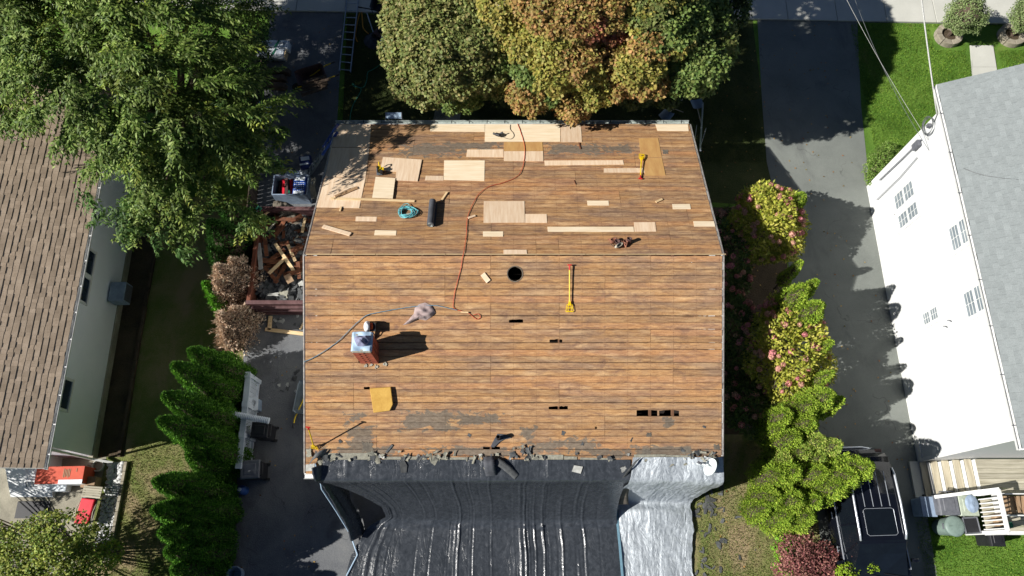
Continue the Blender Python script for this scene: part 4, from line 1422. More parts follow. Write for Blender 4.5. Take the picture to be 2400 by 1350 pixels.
# ------------------------------------------------------------------ neighbours' houses
def strip_meshes(name, m, length, expo, n, lo=0.9, hi=1.05, tabs=(0.14, 0.3), tints=(0.74, 1.12), thick=(0.008, 0.02)):
    out = []
    for k in range(n):
        b = MB()
        tn = []
        x = 0.0
        while x < length - 0.01:
            w = min(R.uniform(*tabs), length - x)
            if length - x - w < 0.06:
                w = length - x
            hi_tab = R.random() < 0.5
            t = thick[1] if hi_tab else thick[0]
            drop = 0.0 if hi_tab else R.uniform(0.0, 0.02)
            y0 = drop
            b.add([(x, y0, 0.0), (x + w - 0.003, y0, 0.0), (x + w - 0.003, expo + 0.04, 0.0), (x, expo + 0.04, 0.0),
                   (x, y0, t + 0.006), (x + w - 0.003, y0, t + 0.006), (x + w - 0.003, expo + 0.04, 0.003), (x, expo + 0.04, 0.003)],
                  [(4, 5, 6, 7), (0, 1, 5, 4), (1, 2, 6, 5), (3, 0, 4, 7)])
            tv = R.uniform(*tints) * (lo if hi_tab else hi)
            tn += [(tv, tv, tv, 1)] * 8
            x += w
        me = bpy.data.meshes.new(name)
        me.from_pydata(b.v, [], b.f)
        ca = me.color_attributes.new('Tint', 'FLOAT_COLOR', 'POINT')
        for i, c in enumerate(tn):
            ca.data[i].color = c
        me.materials.append(m)
        out.append(me)
    return out


def lay_shingles(parent, Mx, length, rows, expo, meshes, slen, stagger):
    for r in range(rows):
        x = -(r * stagger % slen)
        while x < length - 0.05:
            if x < -0.02 or x + slen > length + 0.02:
                x0 = max(x, 0.0)
                x1 = min(x + slen, length)
                sc = (x1 - x0) / slen
                if sc > 0.08:
                    link('shingle', R.choice(meshes), parent, M=Mx @ Matrix.Translation((x0, r * expo, 0.004)) @ Matrix.Diagonal((sc, 1, 1, 1)))
            else:
                link('shingle', R.choice(meshes), parent, M=Mx @ Matrix.Translation((x, r * expo, 0.004)))
            x += slen


# --- left neighbour: brown shingles, pale stucco. local: eave line at x=0, rear at y=0
lh = thing('house', 'pale stucco house with brown shingle roof under the overhanging tree', 'house', (-12.80, 2.30, 0), math.radians(1.3))
EZ = 3.0
PT = math.radians(19)


def lpart(name, m, fn, bevel=0):
    b = MB()
    fn(b)
    return b.build(name, m, lh, bevel=bevel)


lpart('wall', M['stucco'], lambda b: b.box((-0.34, 6.6, 1.5), (0.16, 12.0, 3.0)))
lpart('wall', M['stucco'], lambda b: b.box((-4.4, 0.68, 1.45), (8.0, 0.16, 2.9)))
lpart('wall', M['stucco'], lambda b: b.box((-4.5, 12.6, 1.45), (8.0, 0.16, 2.9)))
lpart('foundation', M['concrete_old'], lambda b: b.box((-0.28, 6.6, 0.14), (0.14, 12.1, 0.28)))
bk0, bk1 = Vector((-15.42, 1.68, 0.10)), Vector((-14.12, 2.98, 0.98))
bh_ = thing('cellar_bulkhead', 'white sloping cellar bulkhead doors behind the brown roofed house', 'bulkhead', (-14.77, 1.7, 0))
for k in range(2):
    xa_, xb_ = bk0.x + 0.655 * k, bk0.x + 0.655 * k + 0.645
    b = MB()
    b.add([(xa_, bk0.y, bk0.z), (xb_, bk0.y, bk0.z), (xb_, bk1.y, bk1.z), (xa_, bk1.y, bk1.z), (xa_, bk0.y, bk0.z - .05), (xb_, bk0.y, bk0.z - .05), (xb_, bk1.y, bk1.z - .05), (xa_, bk1.y, bk1.z - .05)],
          [(0, 1, 2, 3), (0, 4, 5, 1), (1, 5, 6, 2), (3, 7, 4, 0)])
    dl = b.build('door_leaf', M['bulk'], bh_, world=True)
    b = MB()
    b.beam((xa_ + (.58 if k == 0 else .06), 1.95, .33), (xa_ + (.58 if k == 0 else .06), 2.1, .43), .03, .03)
    b.build('door_handle', M['galv'], dl, world=True)
for x in (bk0.x + .02, bk1.x - .02):
    b = MB()
    b.prism([(bk0.y, 0.0), (bk1.y, 0.0), (bk1.y, bk1.z - .06), (bk0.y, bk0.z - .06)], -0.03, 0.03, Matrix.Translation((x, 0, 0)) @ Matrix(((0, 0, 1, 0), (1, 0, 0, 0), (0, 1, 0, 0), (0, 0, 0, 1))))
    b.build('side_wall', M['bulk'], bh_, world=True)
lpart('roof_slope', M['attic'], lambda b: b.add([(0.0, -0.05, EZ), (0, 12.9, EZ), (-5.2, 12.9, EZ + 5.2 * math.tan(PT)), (-5.2, -0.05, EZ + 5.2 * math.tan(PT))], [(0, 1, 2, 3)]))
lpart('roof_slope', M['shing_brown'], lambda b: b.add([(-10.4, -0.05, EZ), (-10.4, 12.9, EZ), (-5.2, 12.9, EZ + 5.2 * math.tan(PT)), (-5.2, -0.05, EZ + 5.2 * math.tan(PT))], [(3, 2, 1, 0)]))
lpart('roof_slope', mat('upper_brown_roof', srgb(168, 138, 114), srgb(140, 112, 90), 5), lambda b: b.add([(-3.3, -0.05, EZ + 0.004 + 3.3 * math.tan(PT)), (-3.3, 12.9, EZ + 0.004 + 3.3 * math.tan(PT)), (-5.2, 12.9, EZ + 0.004 + 5.2 * math.tan(PT)), (-5.2, -0.05, EZ + 0.004 + 5.2 * math.tan(PT))], [(0, 1, 2, 3)]))
lpart('soffit', M['whitetrim'], lambda b: b.box((-0.14, 6.4, EZ - 0.10), (0.26, 12.9, 0.03)))
for yy in (-0.06, 12.92):
    lpart('rake_board', M['whitetrim'], lambda b: b.beam((0.0, yy, EZ - 0.07), (-5.2, yy, EZ - 0.07 + 5.2 * math.tan(PT)), 0.03, 0.14))
gt = MB()
gp = [(0.015, 0.0), (0.015, -0.09), (0.09, -0.09), (0.11, 0.0), (0.103, 0.0), (0.085, -0.082), (0.022, -0.082), (0.022, 0.0)]
gt.add([(p[0], y, EZ - 0.012 + p[1]) for y in (-0.1, 12.9) for p in gp], [(i, (i + 1) % 8, 8 + (i + 1) % 8, 8 + i)[::-1] for i in range(8)] + [tuple(range(8)), tuple(range(8, 16))[::-1]])
gt = gt.build('gutter', M['whitetrim'], lh)
for k in range(16):
    b = MB()
    b.box((0.06, 0.3 + k * 0.82, EZ - 0.008), (0.12, 0.03, 0.012))
    b.build('gutter_hanger', M['whitetrim'], gt)
# shingles climb towards -x
SMb = strip_meshes('shingle', M['shing_brown'], 1.0, 0.160, 8, 0.9, 1.05, (0.12, 0.24), (0.84, 1.08), (0.007, 0.016))
ML = Matrix.Translation((0.02, -0.07, EZ)) @ Matrix.Rotation(PT, 4, 'Y') @ Matrix.Rotation(math.pi / 2, 4, 'Z')
lay_shingles(lh, ML, 12.9, 20, 0.160, SMb, 1.0, 0.37)


def lwin(y0, y1, z0, z1):
    w = MB()
    x = -0.255
    w.box((x, (y0 + y1) / 2, z1 + 0.03), (0.06, y1 - y0 + 0.16, 0.07))
    w.box((x, (y0 + y1) / 2, z0 - 0.03), (0.09, y1 - y0 + 0.16, 0.07))
    w.box((x, y0 - 0.04, (z0 + z1) / 2), (0.06, 0.08, z1 - z0))
    w.box((x, y1 + 0.04, (z0 + z1) / 2), (0.06, 0.08, z1 - z0))
    w = w.build('window', M['whitetrim'], lh)
    p = MB()
    p.box((-0.262, (y0 + y1) / 2, (z0 + z1) / 2), (0.02, y1 - y0, z1 - z0))
    p.build('pane', M['dpane'], w)
    p = MB()
    p.box((-0.247, (y0 + y1) / 2, (z0 + z1) / 2), (0.03, y1 - y0, 0.05))
    p.build('sash_bar', M['whitetrim'], w)


lwin(5.92, 6.66, 2.05, 2.78)
lwin(5.02, 5.76, 2.05, 2.78)
lwin(1.72, 2.55, 2.0, 2.78)
lpart('downspout', M['whitetrim'], lambda b: (b.beam((-0.2, 0.5, 2.9), (-0.2, 0.5, 0.3), 0.07, 0.06), b.beam((-0.2, 0.5, 0.3), (0.35, 0.4, 0.12), 0.07, 0.06)))
# wall air conditioner
ac = thing('air_conditioner', 'grey window air conditioner jutting from the pale stucco wall', 'air conditioner', (-12.80 - 0.30, 2.30 + 5.78, 0.5), math.radians(1.3))
b = MB()
b.box((0.22, 0, 0.25), (0.5, 0.66, 0.46))
b.build('case', M['greyp'], ac, bevel=0.02)
b = MB()
for k in range(9):
    b.box((0.478, 0, 0.06 + k * 0.045), (0.012, 0.54, 0.02))
b.build('grille', M['greybin'], ac)
b = MB()
b.box((0.471, 0, 0.245), (0.006, 0.56, 0.38))
b.build('coil', M['black'], ac)

# --- right neighbour: white siding, grey shingles
rh = thing('house', 'tall white house with grey shingle roof beside the asphalt driveway', 'house', (12.75, 2.75, 0))
WZ = 5.08


def rpart(name, m, fn, parent=None, bevel=0):
    b = MB()
    fn(b)
    return b.build(name, m, parent or rh, bevel=bevel)


rpart('wall', M['white_siding'], lambda b: b.box((0.08, 4.83, 2.54), (0.16, 9.66, 5.08)))
rpart('wall', M['white_siding'], lambda b: b.box((4.6, 0.08, 2.54), (8.86, 0.155, 5.08)))
rpart('wall', M['white_siding'], lambda b: b.box((4.6, 9.58, 2.54), (8.86, 0.155, 5.08)))
for k in range(28):
    z = 0.32 + k * 0.17
    rpart('clapboard', M['white_siding'], lambda b: b.add([(-0.002, 0, z), (-0.013, 0, z), (-0.003, 0, z + 0.168), (-0.002, 9.66, z), (-0.013, 9.66, z), (-0.003, 9.66, z + 0.168)], [(0, 2, 1), (3, 4, 5), (1, 2, 5, 4), (0, 1, 4, 3)]))
rpart('foundation', M['whitetrim'], lambda b: b.box((0.0, 4.83, 0.15), (0.06, 9.7, 0.30)))
rpart('corner_board', M['whitetrim'], lambda b: b.box((-0.012, 9.62, 2.6), (0.03, 0.14, 4.9)))
rpart('corner_board', M['whitetrim'], lambda b: b.box((-0.012, 0.04, 2.6), (0.03, 0.12, 4.9)))
PR = math.radians(27)
rpart('roof_slope', mat('grey_roof_field', srgb(158, 168, 166), srgb(142, 152, 150), 5), lambda b: b.add([(-0.12, -0.28, WZ), (-0.12, 10.36, WZ), (4.6, 10.36, WZ + 4.72 * math.tan(PR)), (4.6, -0.28, WZ + 4.72 * math.tan(PR))], [(3, 2, 1, 0)]))
rpart('roof_slope', mat('grey_roof_far', srgb(158, 168, 166), srgb(142, 152, 150), 5), lambda b: b.add([(9.3, -0.28, WZ), (9.3, 10.36, WZ), (4.6, 10.36, WZ + 4.72 * math.tan(PR)), (4.6, -0.28, WZ + 4.72 * math.tan(PR))], [(0, 1, 2, 3)]))
for yy in (-0.29, 10.37):
    rpart('rake_board', M['whitetrim'], lambda b: b.beam((-0.12, yy, WZ - 0.07), (4.6, yy, WZ - 0.07 + 4.72 * math.tan(PR)), 0.03, 0.14))
rpart('soffit', M['whitetrim'], lambda b: b.box((-0.05, 5.04, WZ - 0.09), (0.12, 10.6, 0.03)))
for yy in (0.04, 9.62):
    rpart('gable', M['white'], lambda b: b.prism([(0.1, WZ - 0.05), (9.1, WZ - 0.05), (4.6, WZ + 4.5 * math.tan(PR) - 0.1)], -0.03, 0.03, Matrix.Translation((0, yy, 0)) @ Matrix(((1, 0, 0, 0), (0, 0, 1, 0), (0, 1, 0, 0), (0, 0, 0, 1)))))
gt = MB()
gt.add([(-0.12 - p[0], y, WZ - 0.012 + p[1]) for y in (-0.3, 10.38) for p in gp], [(i, (i + 1) % 8, 8 + (i + 1) % 8, 8 + i) for i in range(8)] + [tuple(range(8))[::-1], tuple(range(8, 16))])
gt = gt.build('gutter', M['whitetrim'], rh)
for k in range(8):
    b = MB()
    b.box((-0.18, 0.3 + k * 1.3, WZ - 0.006), (0.125, 0.02, 0.012))
    b.build('gutter_joint', M['greybin'], gt)
SMg = strip_meshes('shingle', M['shing_grey'], 1.0, 0.150, 8, 0.985, 1.01, (0.12, 0.28), (0.96, 1.03), (0.006, 0.012))
MR = Matrix.Translation((-0.14, 10.38, WZ)) @ Matrix.Rotation(-PR, 4, 'Y') @ Matrix.Rotation(-math.pi / 2, 4, 'Z')
lay_shingles(rh, MR, 10.66, 19, 0.150, SMg, 1.0, 0.34)


def rwin(y0, y1, z0, z1, pm=M['wpane']):
    """double-hung window with 2 x 3 lights in each sash, local y range, z range"""
    w = MB()
    x = -0.02
    for (c, s) in [((x, (y0 + y1) / 2, z1 + 0.04), (0.06, y1 - y0 + 0.2, 0.08)), ((x - .015, (y0 + y1) / 2, z0 - 0.03), (0.09, y1 - y0 + 0.22, 0.06)),
                   ((x, y0 - 0.05, (z0 + z1) / 2), (0.055, 0.1, z1 - z0)), ((x, y1 + 0.05, (z0 + z1) / 2), (0.055, 0.1, z1 - z0))]:
        w.box(c, s)
    w = w.build('window', M['whitetrim'], rh)
    zm = (z0 + z1) / 2
    for (a, c, xx) in ((z0, zm - 0.02, -0.012), (zm + 0.02, z1, -0.024)):
        p = MB()
        p.box((xx, (y0 + y1) / 2, (a + c) / 2), (0.012, y1 - y0, c - a))
        p.build('pane', pm, w)
        p = MB()
        for t in (0.0, 0.5, 1.0):
            p.box((xx - 0.010, y0 + 0.015 + (y1 - y0 - 0.03) * t, (a + c) / 2), (0.014, 0.03 if t in (0, 1) else 0.012, c - a))
        for t in (0.0, 1 / 3, 2 / 3, 1.0):
            p.box((xx - 0.0085, (y0 + y1) / 2, a + 0.02 + (c - a - 0.04) * t), (0.012, y1 - y0, 0.035 if t in (0, 1) else 0.012))
        p.build('sash', M['whitetrim'], w)


D = 2.75
rwin(10.70 - D, 11.24 - D, 1.52, 2.74)
rwin(10.02 - D, 10.50 - D, 1.52, 2.74)
rwin(8.20 - D, 8.94 - D, 3.95, 4.93)
rwin(6.20 - D, 6.94 - D, 3.95, 4.93)
rwin(6.64 - D, 7.03 - D, 1.80, 2.66)
for (yy, zz) in ((6.35 - D, 3.2), (6.25 - D, 2.95)):
    rpart('wall_bracket', M['greybin'], lambda b: b.tube([(-0.02, yy, zz), (-0.1, yy + .03, zz + .02), (-0.1, yy + .06, zz - .06)], 0.012, 6))
# service equipment on the front corner
mt = thing('service_cables', 'coiled service cables hung on the white wall near the front corner', 'cables', (12.7, 12.2, 4.2))
b = MB()
for k in range(4):
    b.tube([(-0.06 - .012 * k, 0.05 + 0.22 * math.cos(a) * (1 + .1 * k), 0.05 + 0.28 * math.sin(a)) for a in [2 * math.pi * j / 18 for j in range(18)]], 0.008, 5, closed=True)
b.build('cable_loop', M['wire_d'], mt)
b = MB()
b.box((-0.05, 0.05, 0.05), (0.1, 0.1, 0.12))
b.build('bracket', M['greybin'], mt)
b = MB()
b.box((-0.05, -0.15, -0.75), (0.1, 0.2, 0.35))
b.build('junction_box', M['greybin'], mt)
b = MB()
b.tube([(-0.02, -0.1, -0.5), (-0.03, -0.1, -1.6), (-0.03, -0.05, -3.2)], 0.018, 6)
b.tube([(-0.02, -0.5, -0.9), (-0.03, -0.6, -2.0), (-0.03, -0.6, -3.6)], 0.012, 6)
b.build('conduit', M['greybin'], mt)


def sag_wire(name, a, c, sag, r, m, label):
    a, c = Vector(a), Vector(c)
    b = MB()
    b.tube([a.lerp(c, k / 16) - Vector((0, 0, sag * 4 * (k / 16) * (1 - k / 16))) for k in range(17)], r, 5)
    return b.build(name, m, smooth=True, label=label, cat='cable')


hk = at(2196, 268, 4.7)
far = at(2160, -40, 6.6)
sag_wire('overhead_cable', (12.7, 12.25, 4.45), hk, 0.0, 0.012, M['wire_d'], 'short dark cable joining the wall coil to the thick overhead wire')
sag_wire('overhead_cable', hk, hk + (far - hk) * 2.2, 0.1, 0.022, M['wire'], 'thick pale overhead wire reaching the white house corner')
a1 = at(2056, 178, 5.6)
a0 = at(1975, -40, 6.6)
sag_wire('overhead_cable', (12.7, 11.9, 4.0), a0 + (a0 - Vector((12.7, 11.9, 4.0))) * 0.4, 0.2, 0.006, M['wire'], 'thin pale overhead wire above the lawn edge of the driveway')
sag_wire('overhead_cable', (12.72, 11.6, 3.9), at(1990, -40, 6.2), 0.25, 0.007, M['wire_d'], 'faint dark overhead wire above the right lawn')
b = MB()
pts = [at(2250, 391, WZ + 0.03)]
for (x, y) in [(2262, 396), (2285, 405), (2310, 412), (2345, 417), (2400, 423)]:
    p = at(x, y, WZ + 0.05)
    for _ in range(4):
        p = at(x, y, WZ + 0.035 + max(p.x - 12.63, 0) * math.tan(PR))
    pts.append(p)
b.tube(pts, 0.011, 5)
b.build('roof_cable', M['wire_d'], smooth=True, label='dark cable lying across the grey shingle roof', cat='cable')
vp = at(2392, 400, WZ)
for _ in range(4):
    vp = at(2392, 400, WZ + (vp.x - 12.63) * math.tan(PR))
vt = thing('roof_antenna', 'white bracket antenna standing on the grey shingle roof', 'antenna', vp)
b = MB()
b.tube([(0.1, -0.08, 0), (-0.02, 0.04, 0.35), (-0.08, 0.08, 0.45)], 0.022, 8)
b.build('mast', M['dish'], vt)
b = MB()
b.lathe([(0, -.03), (0.08, -.03), (0.11, 0), (0.1, .02), (0, .03)], (-0.10, 0.06, 0.48), 18, 0.7, 1.2, Euler((0.5, -0.5, 0)).to_matrix())
b.build('reflector', M['dish'], vt, smooth=True)
b = MB()
b.box((0.02, 0.08, 0.5), (0.07, 0.07, 0.1))
b.build('receiver', M['greyp'], vt)
b = MB()
b.box((0.1, -0.08, 0.02), (0.16, 0.12, 0.04), (0, -PR, 0))
b.build('foot', M['galv'], vt)

# ------------------------------------------------------------------ right neighbour's rear deck, bins
dk = thing('deck', 'weathered wooden deck with steps and white railing behind the white house', 'deck', (13.9, 2.2, 0))
DZ = 1.05
y0d, y1d = 1.72, 2.70
for k in range(7):
    yy = y0d + 0.07 + k * 0.141
    b = MB()
    b.box((15.55, yy, DZ - 0.02), (3.3, 0.134, 0.035))
    b.build('deck_board', M['deck'], dk, world=True)
for k in range(5):
    xx = 13.86 - k * 0.245
    zz = DZ - (k + 1) * 0.175
    b = MB()
    b.box((xx - 0.085, (y0d + y1d) / 2, zz - 0.02), (0.20, y1d - y0d + 0.06, 0.04))
    b.build('tread', M['deckx'], dk, world=True, bevel=0.006)
    b = MB()
    b.box((xx + 0.028, (y0d + y1d) / 2, zz + 0.085), (0.02, y1d - y0d, 0.15))
    b.build('riser', M['whitetrim'], dk, world=True)
b = MB()
b.box((12.72, (y0d + y1d) / 2, 0.06), (0.62, y1d - y0d + .1, 0.10))
b.build('landing', M['concrete'], dk, world=True)
for yy in (y0d - 0.05,):
    b = MB()
    b.beam((13.95, yy, DZ + 0.0), (12.72, yy, 0.15), 0.04, 0.24)
    b.build('stringer', M['whitetrim'], dk, world=True)
# white railing: runs along the deck edge then drops beside the steps, and a side flight of pickets
rl = [at(2190, 1165, 1.25), at(2342, 1146, 1.95)]
b = MB()
b.beam(rl[0], rl[1], 0.09, 0.05)
b.build('hand_rail', M['whitetrim'], dk, world=True)
b = MB()
b.beam(at(2340, 1148, 1.95), at(2362, 1246, 1.95), 0.11, 0.05)
b.build('hand_rail', M['whitetrim'], dk, world=True)
b = MB()
b.beam(at(2362, 1249, 1.95), at(2480, 1250, 1.95), 0.10, 0.05)
b.build('hand_rail', M['whitetrim'], dk, world=True)
b = MB()
b.beam(at(2310, 1252, 1.05), at(2362, 1249, 1.05) + Vector((.7, 0, 0)), 0.06, 0.09)
b.build('bottom_rail', M['whitetrim'], dk, world=True)
for k in range(9):
    t = (k + 0.5) / 9
    tp_ = at(2341, 1150, 1.93).lerp(at(2361, 1244, 1.93), t)
    b = MB()
    b.beam(tp_, Vector((tp_.x, tp_.y, 0.95)), 0.10, 0.03, (0, 1, 0))
    b.build('baluster', M['whitetrim'], dk, world=True)
for p in [at(2341, 1150, 1.98), at(2362, 1246, 1.98)]:
    b = MB()
    b.beam(p, Vector((p.x, p.y, 0.0)), 0.1, 0.1)
    b.build('post', M['whitetrim'], dk, world=True)
pX = at(2341, 1150, 1.9).x
pY0, pY1 = at(2362, 1246, 1.9).y, at(2341, 1150, 1.9).y
for k in range(6):
    b = MB()
    b.box((pX + 0.9, pY0 + 0.1 + k * 0.15, DZ - 0.02), (1.9, 0.142, 0.035))
    b.build('deck_board', M['deck'], dk, world=True)

# firewood box on the deck
fbx = thing('firewood_box', 'open white box of split firewood standing on the deck', 'box', (pX + 0.75, pY1 - 0.35, DZ))
for (c, s) in [((0, 0.3, 0.2), (0.9, 0.03, 0.4)), ((0, -0.3, 0.2), (0.9, 0.03, 0.4)), ((-0.45, 0, 0.2), (0.03, 0.57, 0.4)), ((0.45, 0, 0.2), (0.03, 0.57, 0.4))]:
    b = MB()
    b.box(c, s)
    b.build('side', M['whitetrim'], fbx)
for k in range(14):
    b = MB()
    b.beam((-0.36 + 0.055 * k, -0.25 + R.uniform(0, .05), 0.3 + R.uniform(-.08, .08)), (-0.36 + 0.055 * k + R.uniform(-.03, .03), 0.24, 0.32 + R.uniform(-.08, .08)), 0.06, 0.06)
    b.build('log', M['card'], fbx)
b = MB()
b.box((pX + 0.3, pY0 + 0.35, DZ + 0.12), (0.3, 0.34, 0.24), (0, 0, .2))
b.build('paper_bag', M['card'], bevel=0.04, label='crumpled brown paper bag on the deck behind the pickets', cat='bag')
b = MB()
b.box((pX + 0.55, pY0 + 0.2, DZ + 0.08), (0.2, 0.16, 0.16))
b.build('green_box', M['greenp'], bevel=0.02, label='small dark green box on the deck behind the pickets', cat='box')


def bin_(loc, rz, w, d, h, m, lid, label, group=None, lidm=None, open_=False, handle=True):
    r = thing('wheelie_bin', label, 'bin', loc, rz, group)
    b = MB()
    b.box((0, 0, h / 2 + 0.02), (w * 0.84, d * 0.84, h - 0.04), top=1.14)
    b.build('body', m, r, bevel=0.03)
    b = MB()
    if open_:
        b.box((0, 0, h + 0.005), (w * 0.86, d * 0.80, 0.01))
        b.build('opening', M['black'], r)
        b = MB()
        for (c, s) in [((0, d * .46, h + .01), (w, d * .08, .05)), ((0, -d * .46, h + .01), (w, d * .08, .05)), ((w * .46, 0, h + .01), (w * .08, d, .05)), ((-w * .46, 0, h + .01), (w * .08, d, .05))]:
            b.box(c, s)
        b.build('rim', m, r, bevel=0.015)
    else:
        b.box((0, 0, h + 0.03), (w, d, 0.06), top=0.9)
        b.box((0, 0, h + 0.065), (w * 0.6, d * 0.62, 0.02), top=0.9)
        b.build('lid', lidm or m, r, bevel=0.02)
    if handle:
        b = MB()
        b.tube([(-w * .35, d * .5, h), (-w * .35, d * .6, h + .02), (w * .35, d * .6, h + .02), (w * .35, d * .5, h)], 0.018, 8)
        b.build('handle', m, r)
    for s in (-1, 1):
        b = MB()
        b.lathe([(0, -.03), (0.1, -.03), (0.1, .03), (0, .03)], (s * w * .4, d * .4, 0.1), 14, rot=Matrix.Rotation(math.pi / 2, 3, 'Y'))
        b.build('wheel', M['tyre'], r)
    return r


bin_((12.88, 1.40, 0), 0.0, 0.60, 0.62, 0.95, M['greybin'], 1, 'dark grey lidded bin between pale blue tote and pale bin by the deck')
bin_((13.46, 1.38, 0), 0.0, 0.58, 0.62, 0.93, M['palegreen'], 1, 'pale green bin with a grey bag on its lid by the deck')
bin_((13.50, 0.82, 0), 0.05, 0.46, 0.48, 0.85, M['greybin'], 1, 'open dark grey bin beside the round green can', open_=True)
bin_((14.20, 0.46, 0), 0.0, 0.44, 0.46, 0.78, M['black'], 1, 'black bin standing below the white pickets')
crumple('plastic_bag', [(0.2 * math.cos(a), 0.26 * math.sin(a)) for a in [k * math.pi / 8 for k in range(16)]], 0.07, M['greyp'], 'grey plastic bag lying on the pale green bin lid', 'bag', Matrix.Translation((13.54, 1.42, 1.005)), 9, 6)
tt = thing('storage_tote', 'pale blue grey tote standing beside the dark grey lidded bin', 'tote', (12.44, 1.36, 0))
b = MB()
b.box((0, 0, 0.33), (0.36, 0.5, 0.62), top=1.1)
b.build('body', M['bluesheet'], tt, bevel=0.03)
b = MB()
b.box((0, 0, 0.66), (0.44, 0.58, 0.05))
b.build('lid', M['greyp'], tt, bevel=0.015)
rc = thing('round_can', 'round grey green can with ribbed lid on the lawn by the deck', 'trash can', (13.0, 0.80, 0))
b = MB()
b.lathe([(0.0, 0), (0.22, 0), (0.235, 0.05), (0.27, 0.78), (0.285, 0.80), (0.285, 0.84), (0, 0.84)], (0, 0, 0), 28)
b.build('body', M['greenbin'], rc, smooth=False, bevel=0.005)
b = MB()
b.lathe([(0.29, 0.84), (0.30, 0.87), (0.27, 0.90), (0.2, 0.92), (0, 0.935)], (0, 0, 0), 28)
lidp = b.build('lid', M['greenbin'], rc, smooth=True)
b = MB()
for k in range(5):
    b.box((0, -0.18 + 0.09 * k, 0.928 - 0.05 * abs(k - 2) / 2 * 0.5), (0.42 - 0.08 * abs(k - 2), 0.025, 0.02))
b.build('rib', M['greenbin'], lidp)
b = MB()
b.box((-0.28, 0, 0.78), (0.06, 0.16, 0.04))
b.build('handle', M['greybin'], rc)

# ------------------------------------------------------------------ parked SUV
cx_, cy_ = 10.42, 0.58
suv = thing('parked_car', 'black sport utility vehicle with silver roof rails parked on the driveway', 'car', (cx_, cy_, 0), math.pi + 0.03)


def loft(sections):
    """sections: list of (y, [(x,z)...half outline from bottom centre to top centre])"""
    b = MB()
    n = len(sections[0][1])
    vs = []
    for (y, pr) in sections:
        vs += [(x, y, z) for x, z in pr] + [(-x, y, z) for x, z in pr[::-1]]
    m = 2 * n
    fs = []
    for i in range(len(sections) - 1):
        for j in range(m - 1):
            fs.append((i * m + j, (i + 1) * m + j, (i + 1) * m + j + 1, i * m + j + 1)[::-1])
        fs.append((i * m + m - 1, (i + 1) * m + m - 1, (i + 1) * m, i * m)[::-1])
    fs.append(tuple(range(m))[::-1])
    fs.append(tuple((len(sections) - 1) * m + j for j in range(m)))
    b.add(vs, fs)
    return b


def bsec(w, zb, zt, cr=0.0):
    return [(0.0, zb), (w * 0.9, zb), (w * 0.985, zb + 0.15), (w, (zb + zt) / 2 + .05), (w * 0.975, zt - 0.14), (w * 0.93, zt - 0.03), (w * 0.8, zt + cr * .5), (0, zt + cr)]


body = loft([(-2.46, bsec(0.74, 0.45, 0.86)), (-2.40, bsec(0.86, 0.36, 1.0)), (-2.1, bsec(0.955, 0.30, 1.08)), (-1.4, bsec(0.985, 0.28, 1.10)), (0, bsec(0.985, 0.28, 1.10)), (1.05, bsec(0.98, 0.28, 1.10, .03)),
             (1.5, bsec(0.975, 0.28, 1.06, .04)), (2.0, bsec(0.94, 0.30, 1.0, .04)), (2.3, bsec(0.84, 0.36, 0.9, .03)), (2.42, bsec(0.68, 0.42, 0.74))])
suvb = body.build('body', M['carpaint'], suv, smooth='angle')
gh = loft([(-2.28, [(0, 1.06), (0.80, 1.06), (0.78, 1.2), (0.0, 1.2)]), (-2.0, [(0, 1.06), (0.88, 1.06), (0.70, 1.55), (0.0, 1.57)]), (-1.75, [(0, 1.06), (0.90, 1.06), (0.66, 1.70), (0.0, 1.72)]),
           (0.2, [(0, 1.06), (0.90, 1.06), (0.66, 1.71), (0.0, 1.73)]), (0.55, [(0, 1.06), (0.88, 1.06), (0.68, 1.50), (0.0, 1.56)]), (1.15, [(0, 1.06), (0.82, 1.06), (0.80, 1.12), (0.0, 1.13)])])
gh.build('windows', M['glass'], suv)
rf = loft([(-1.98, [(0, 1.56), (0.66, 1.56), (0.66, 1.60), (0, 1.63)]), (-1.75, [(0, 1.66), (0.675, 1.66), (0.66, 1.725), (0.0, 1.75)]), (-0.8, [(0, 1.66), (0.69, 1.66), (0.67, 1.735), (0.0, 1.765)]), (0.15, [(0, 1.66), (0.68, 1.66), (0.655, 1.725), (0.0, 1.75)]), (0.27, [(0, 1.64), (0.67, 1.64), (0.65, 1.68), (0.0, 1.70)])])
rfo = rf.build('roof', M['carpaint'], suv, smooth='angle')
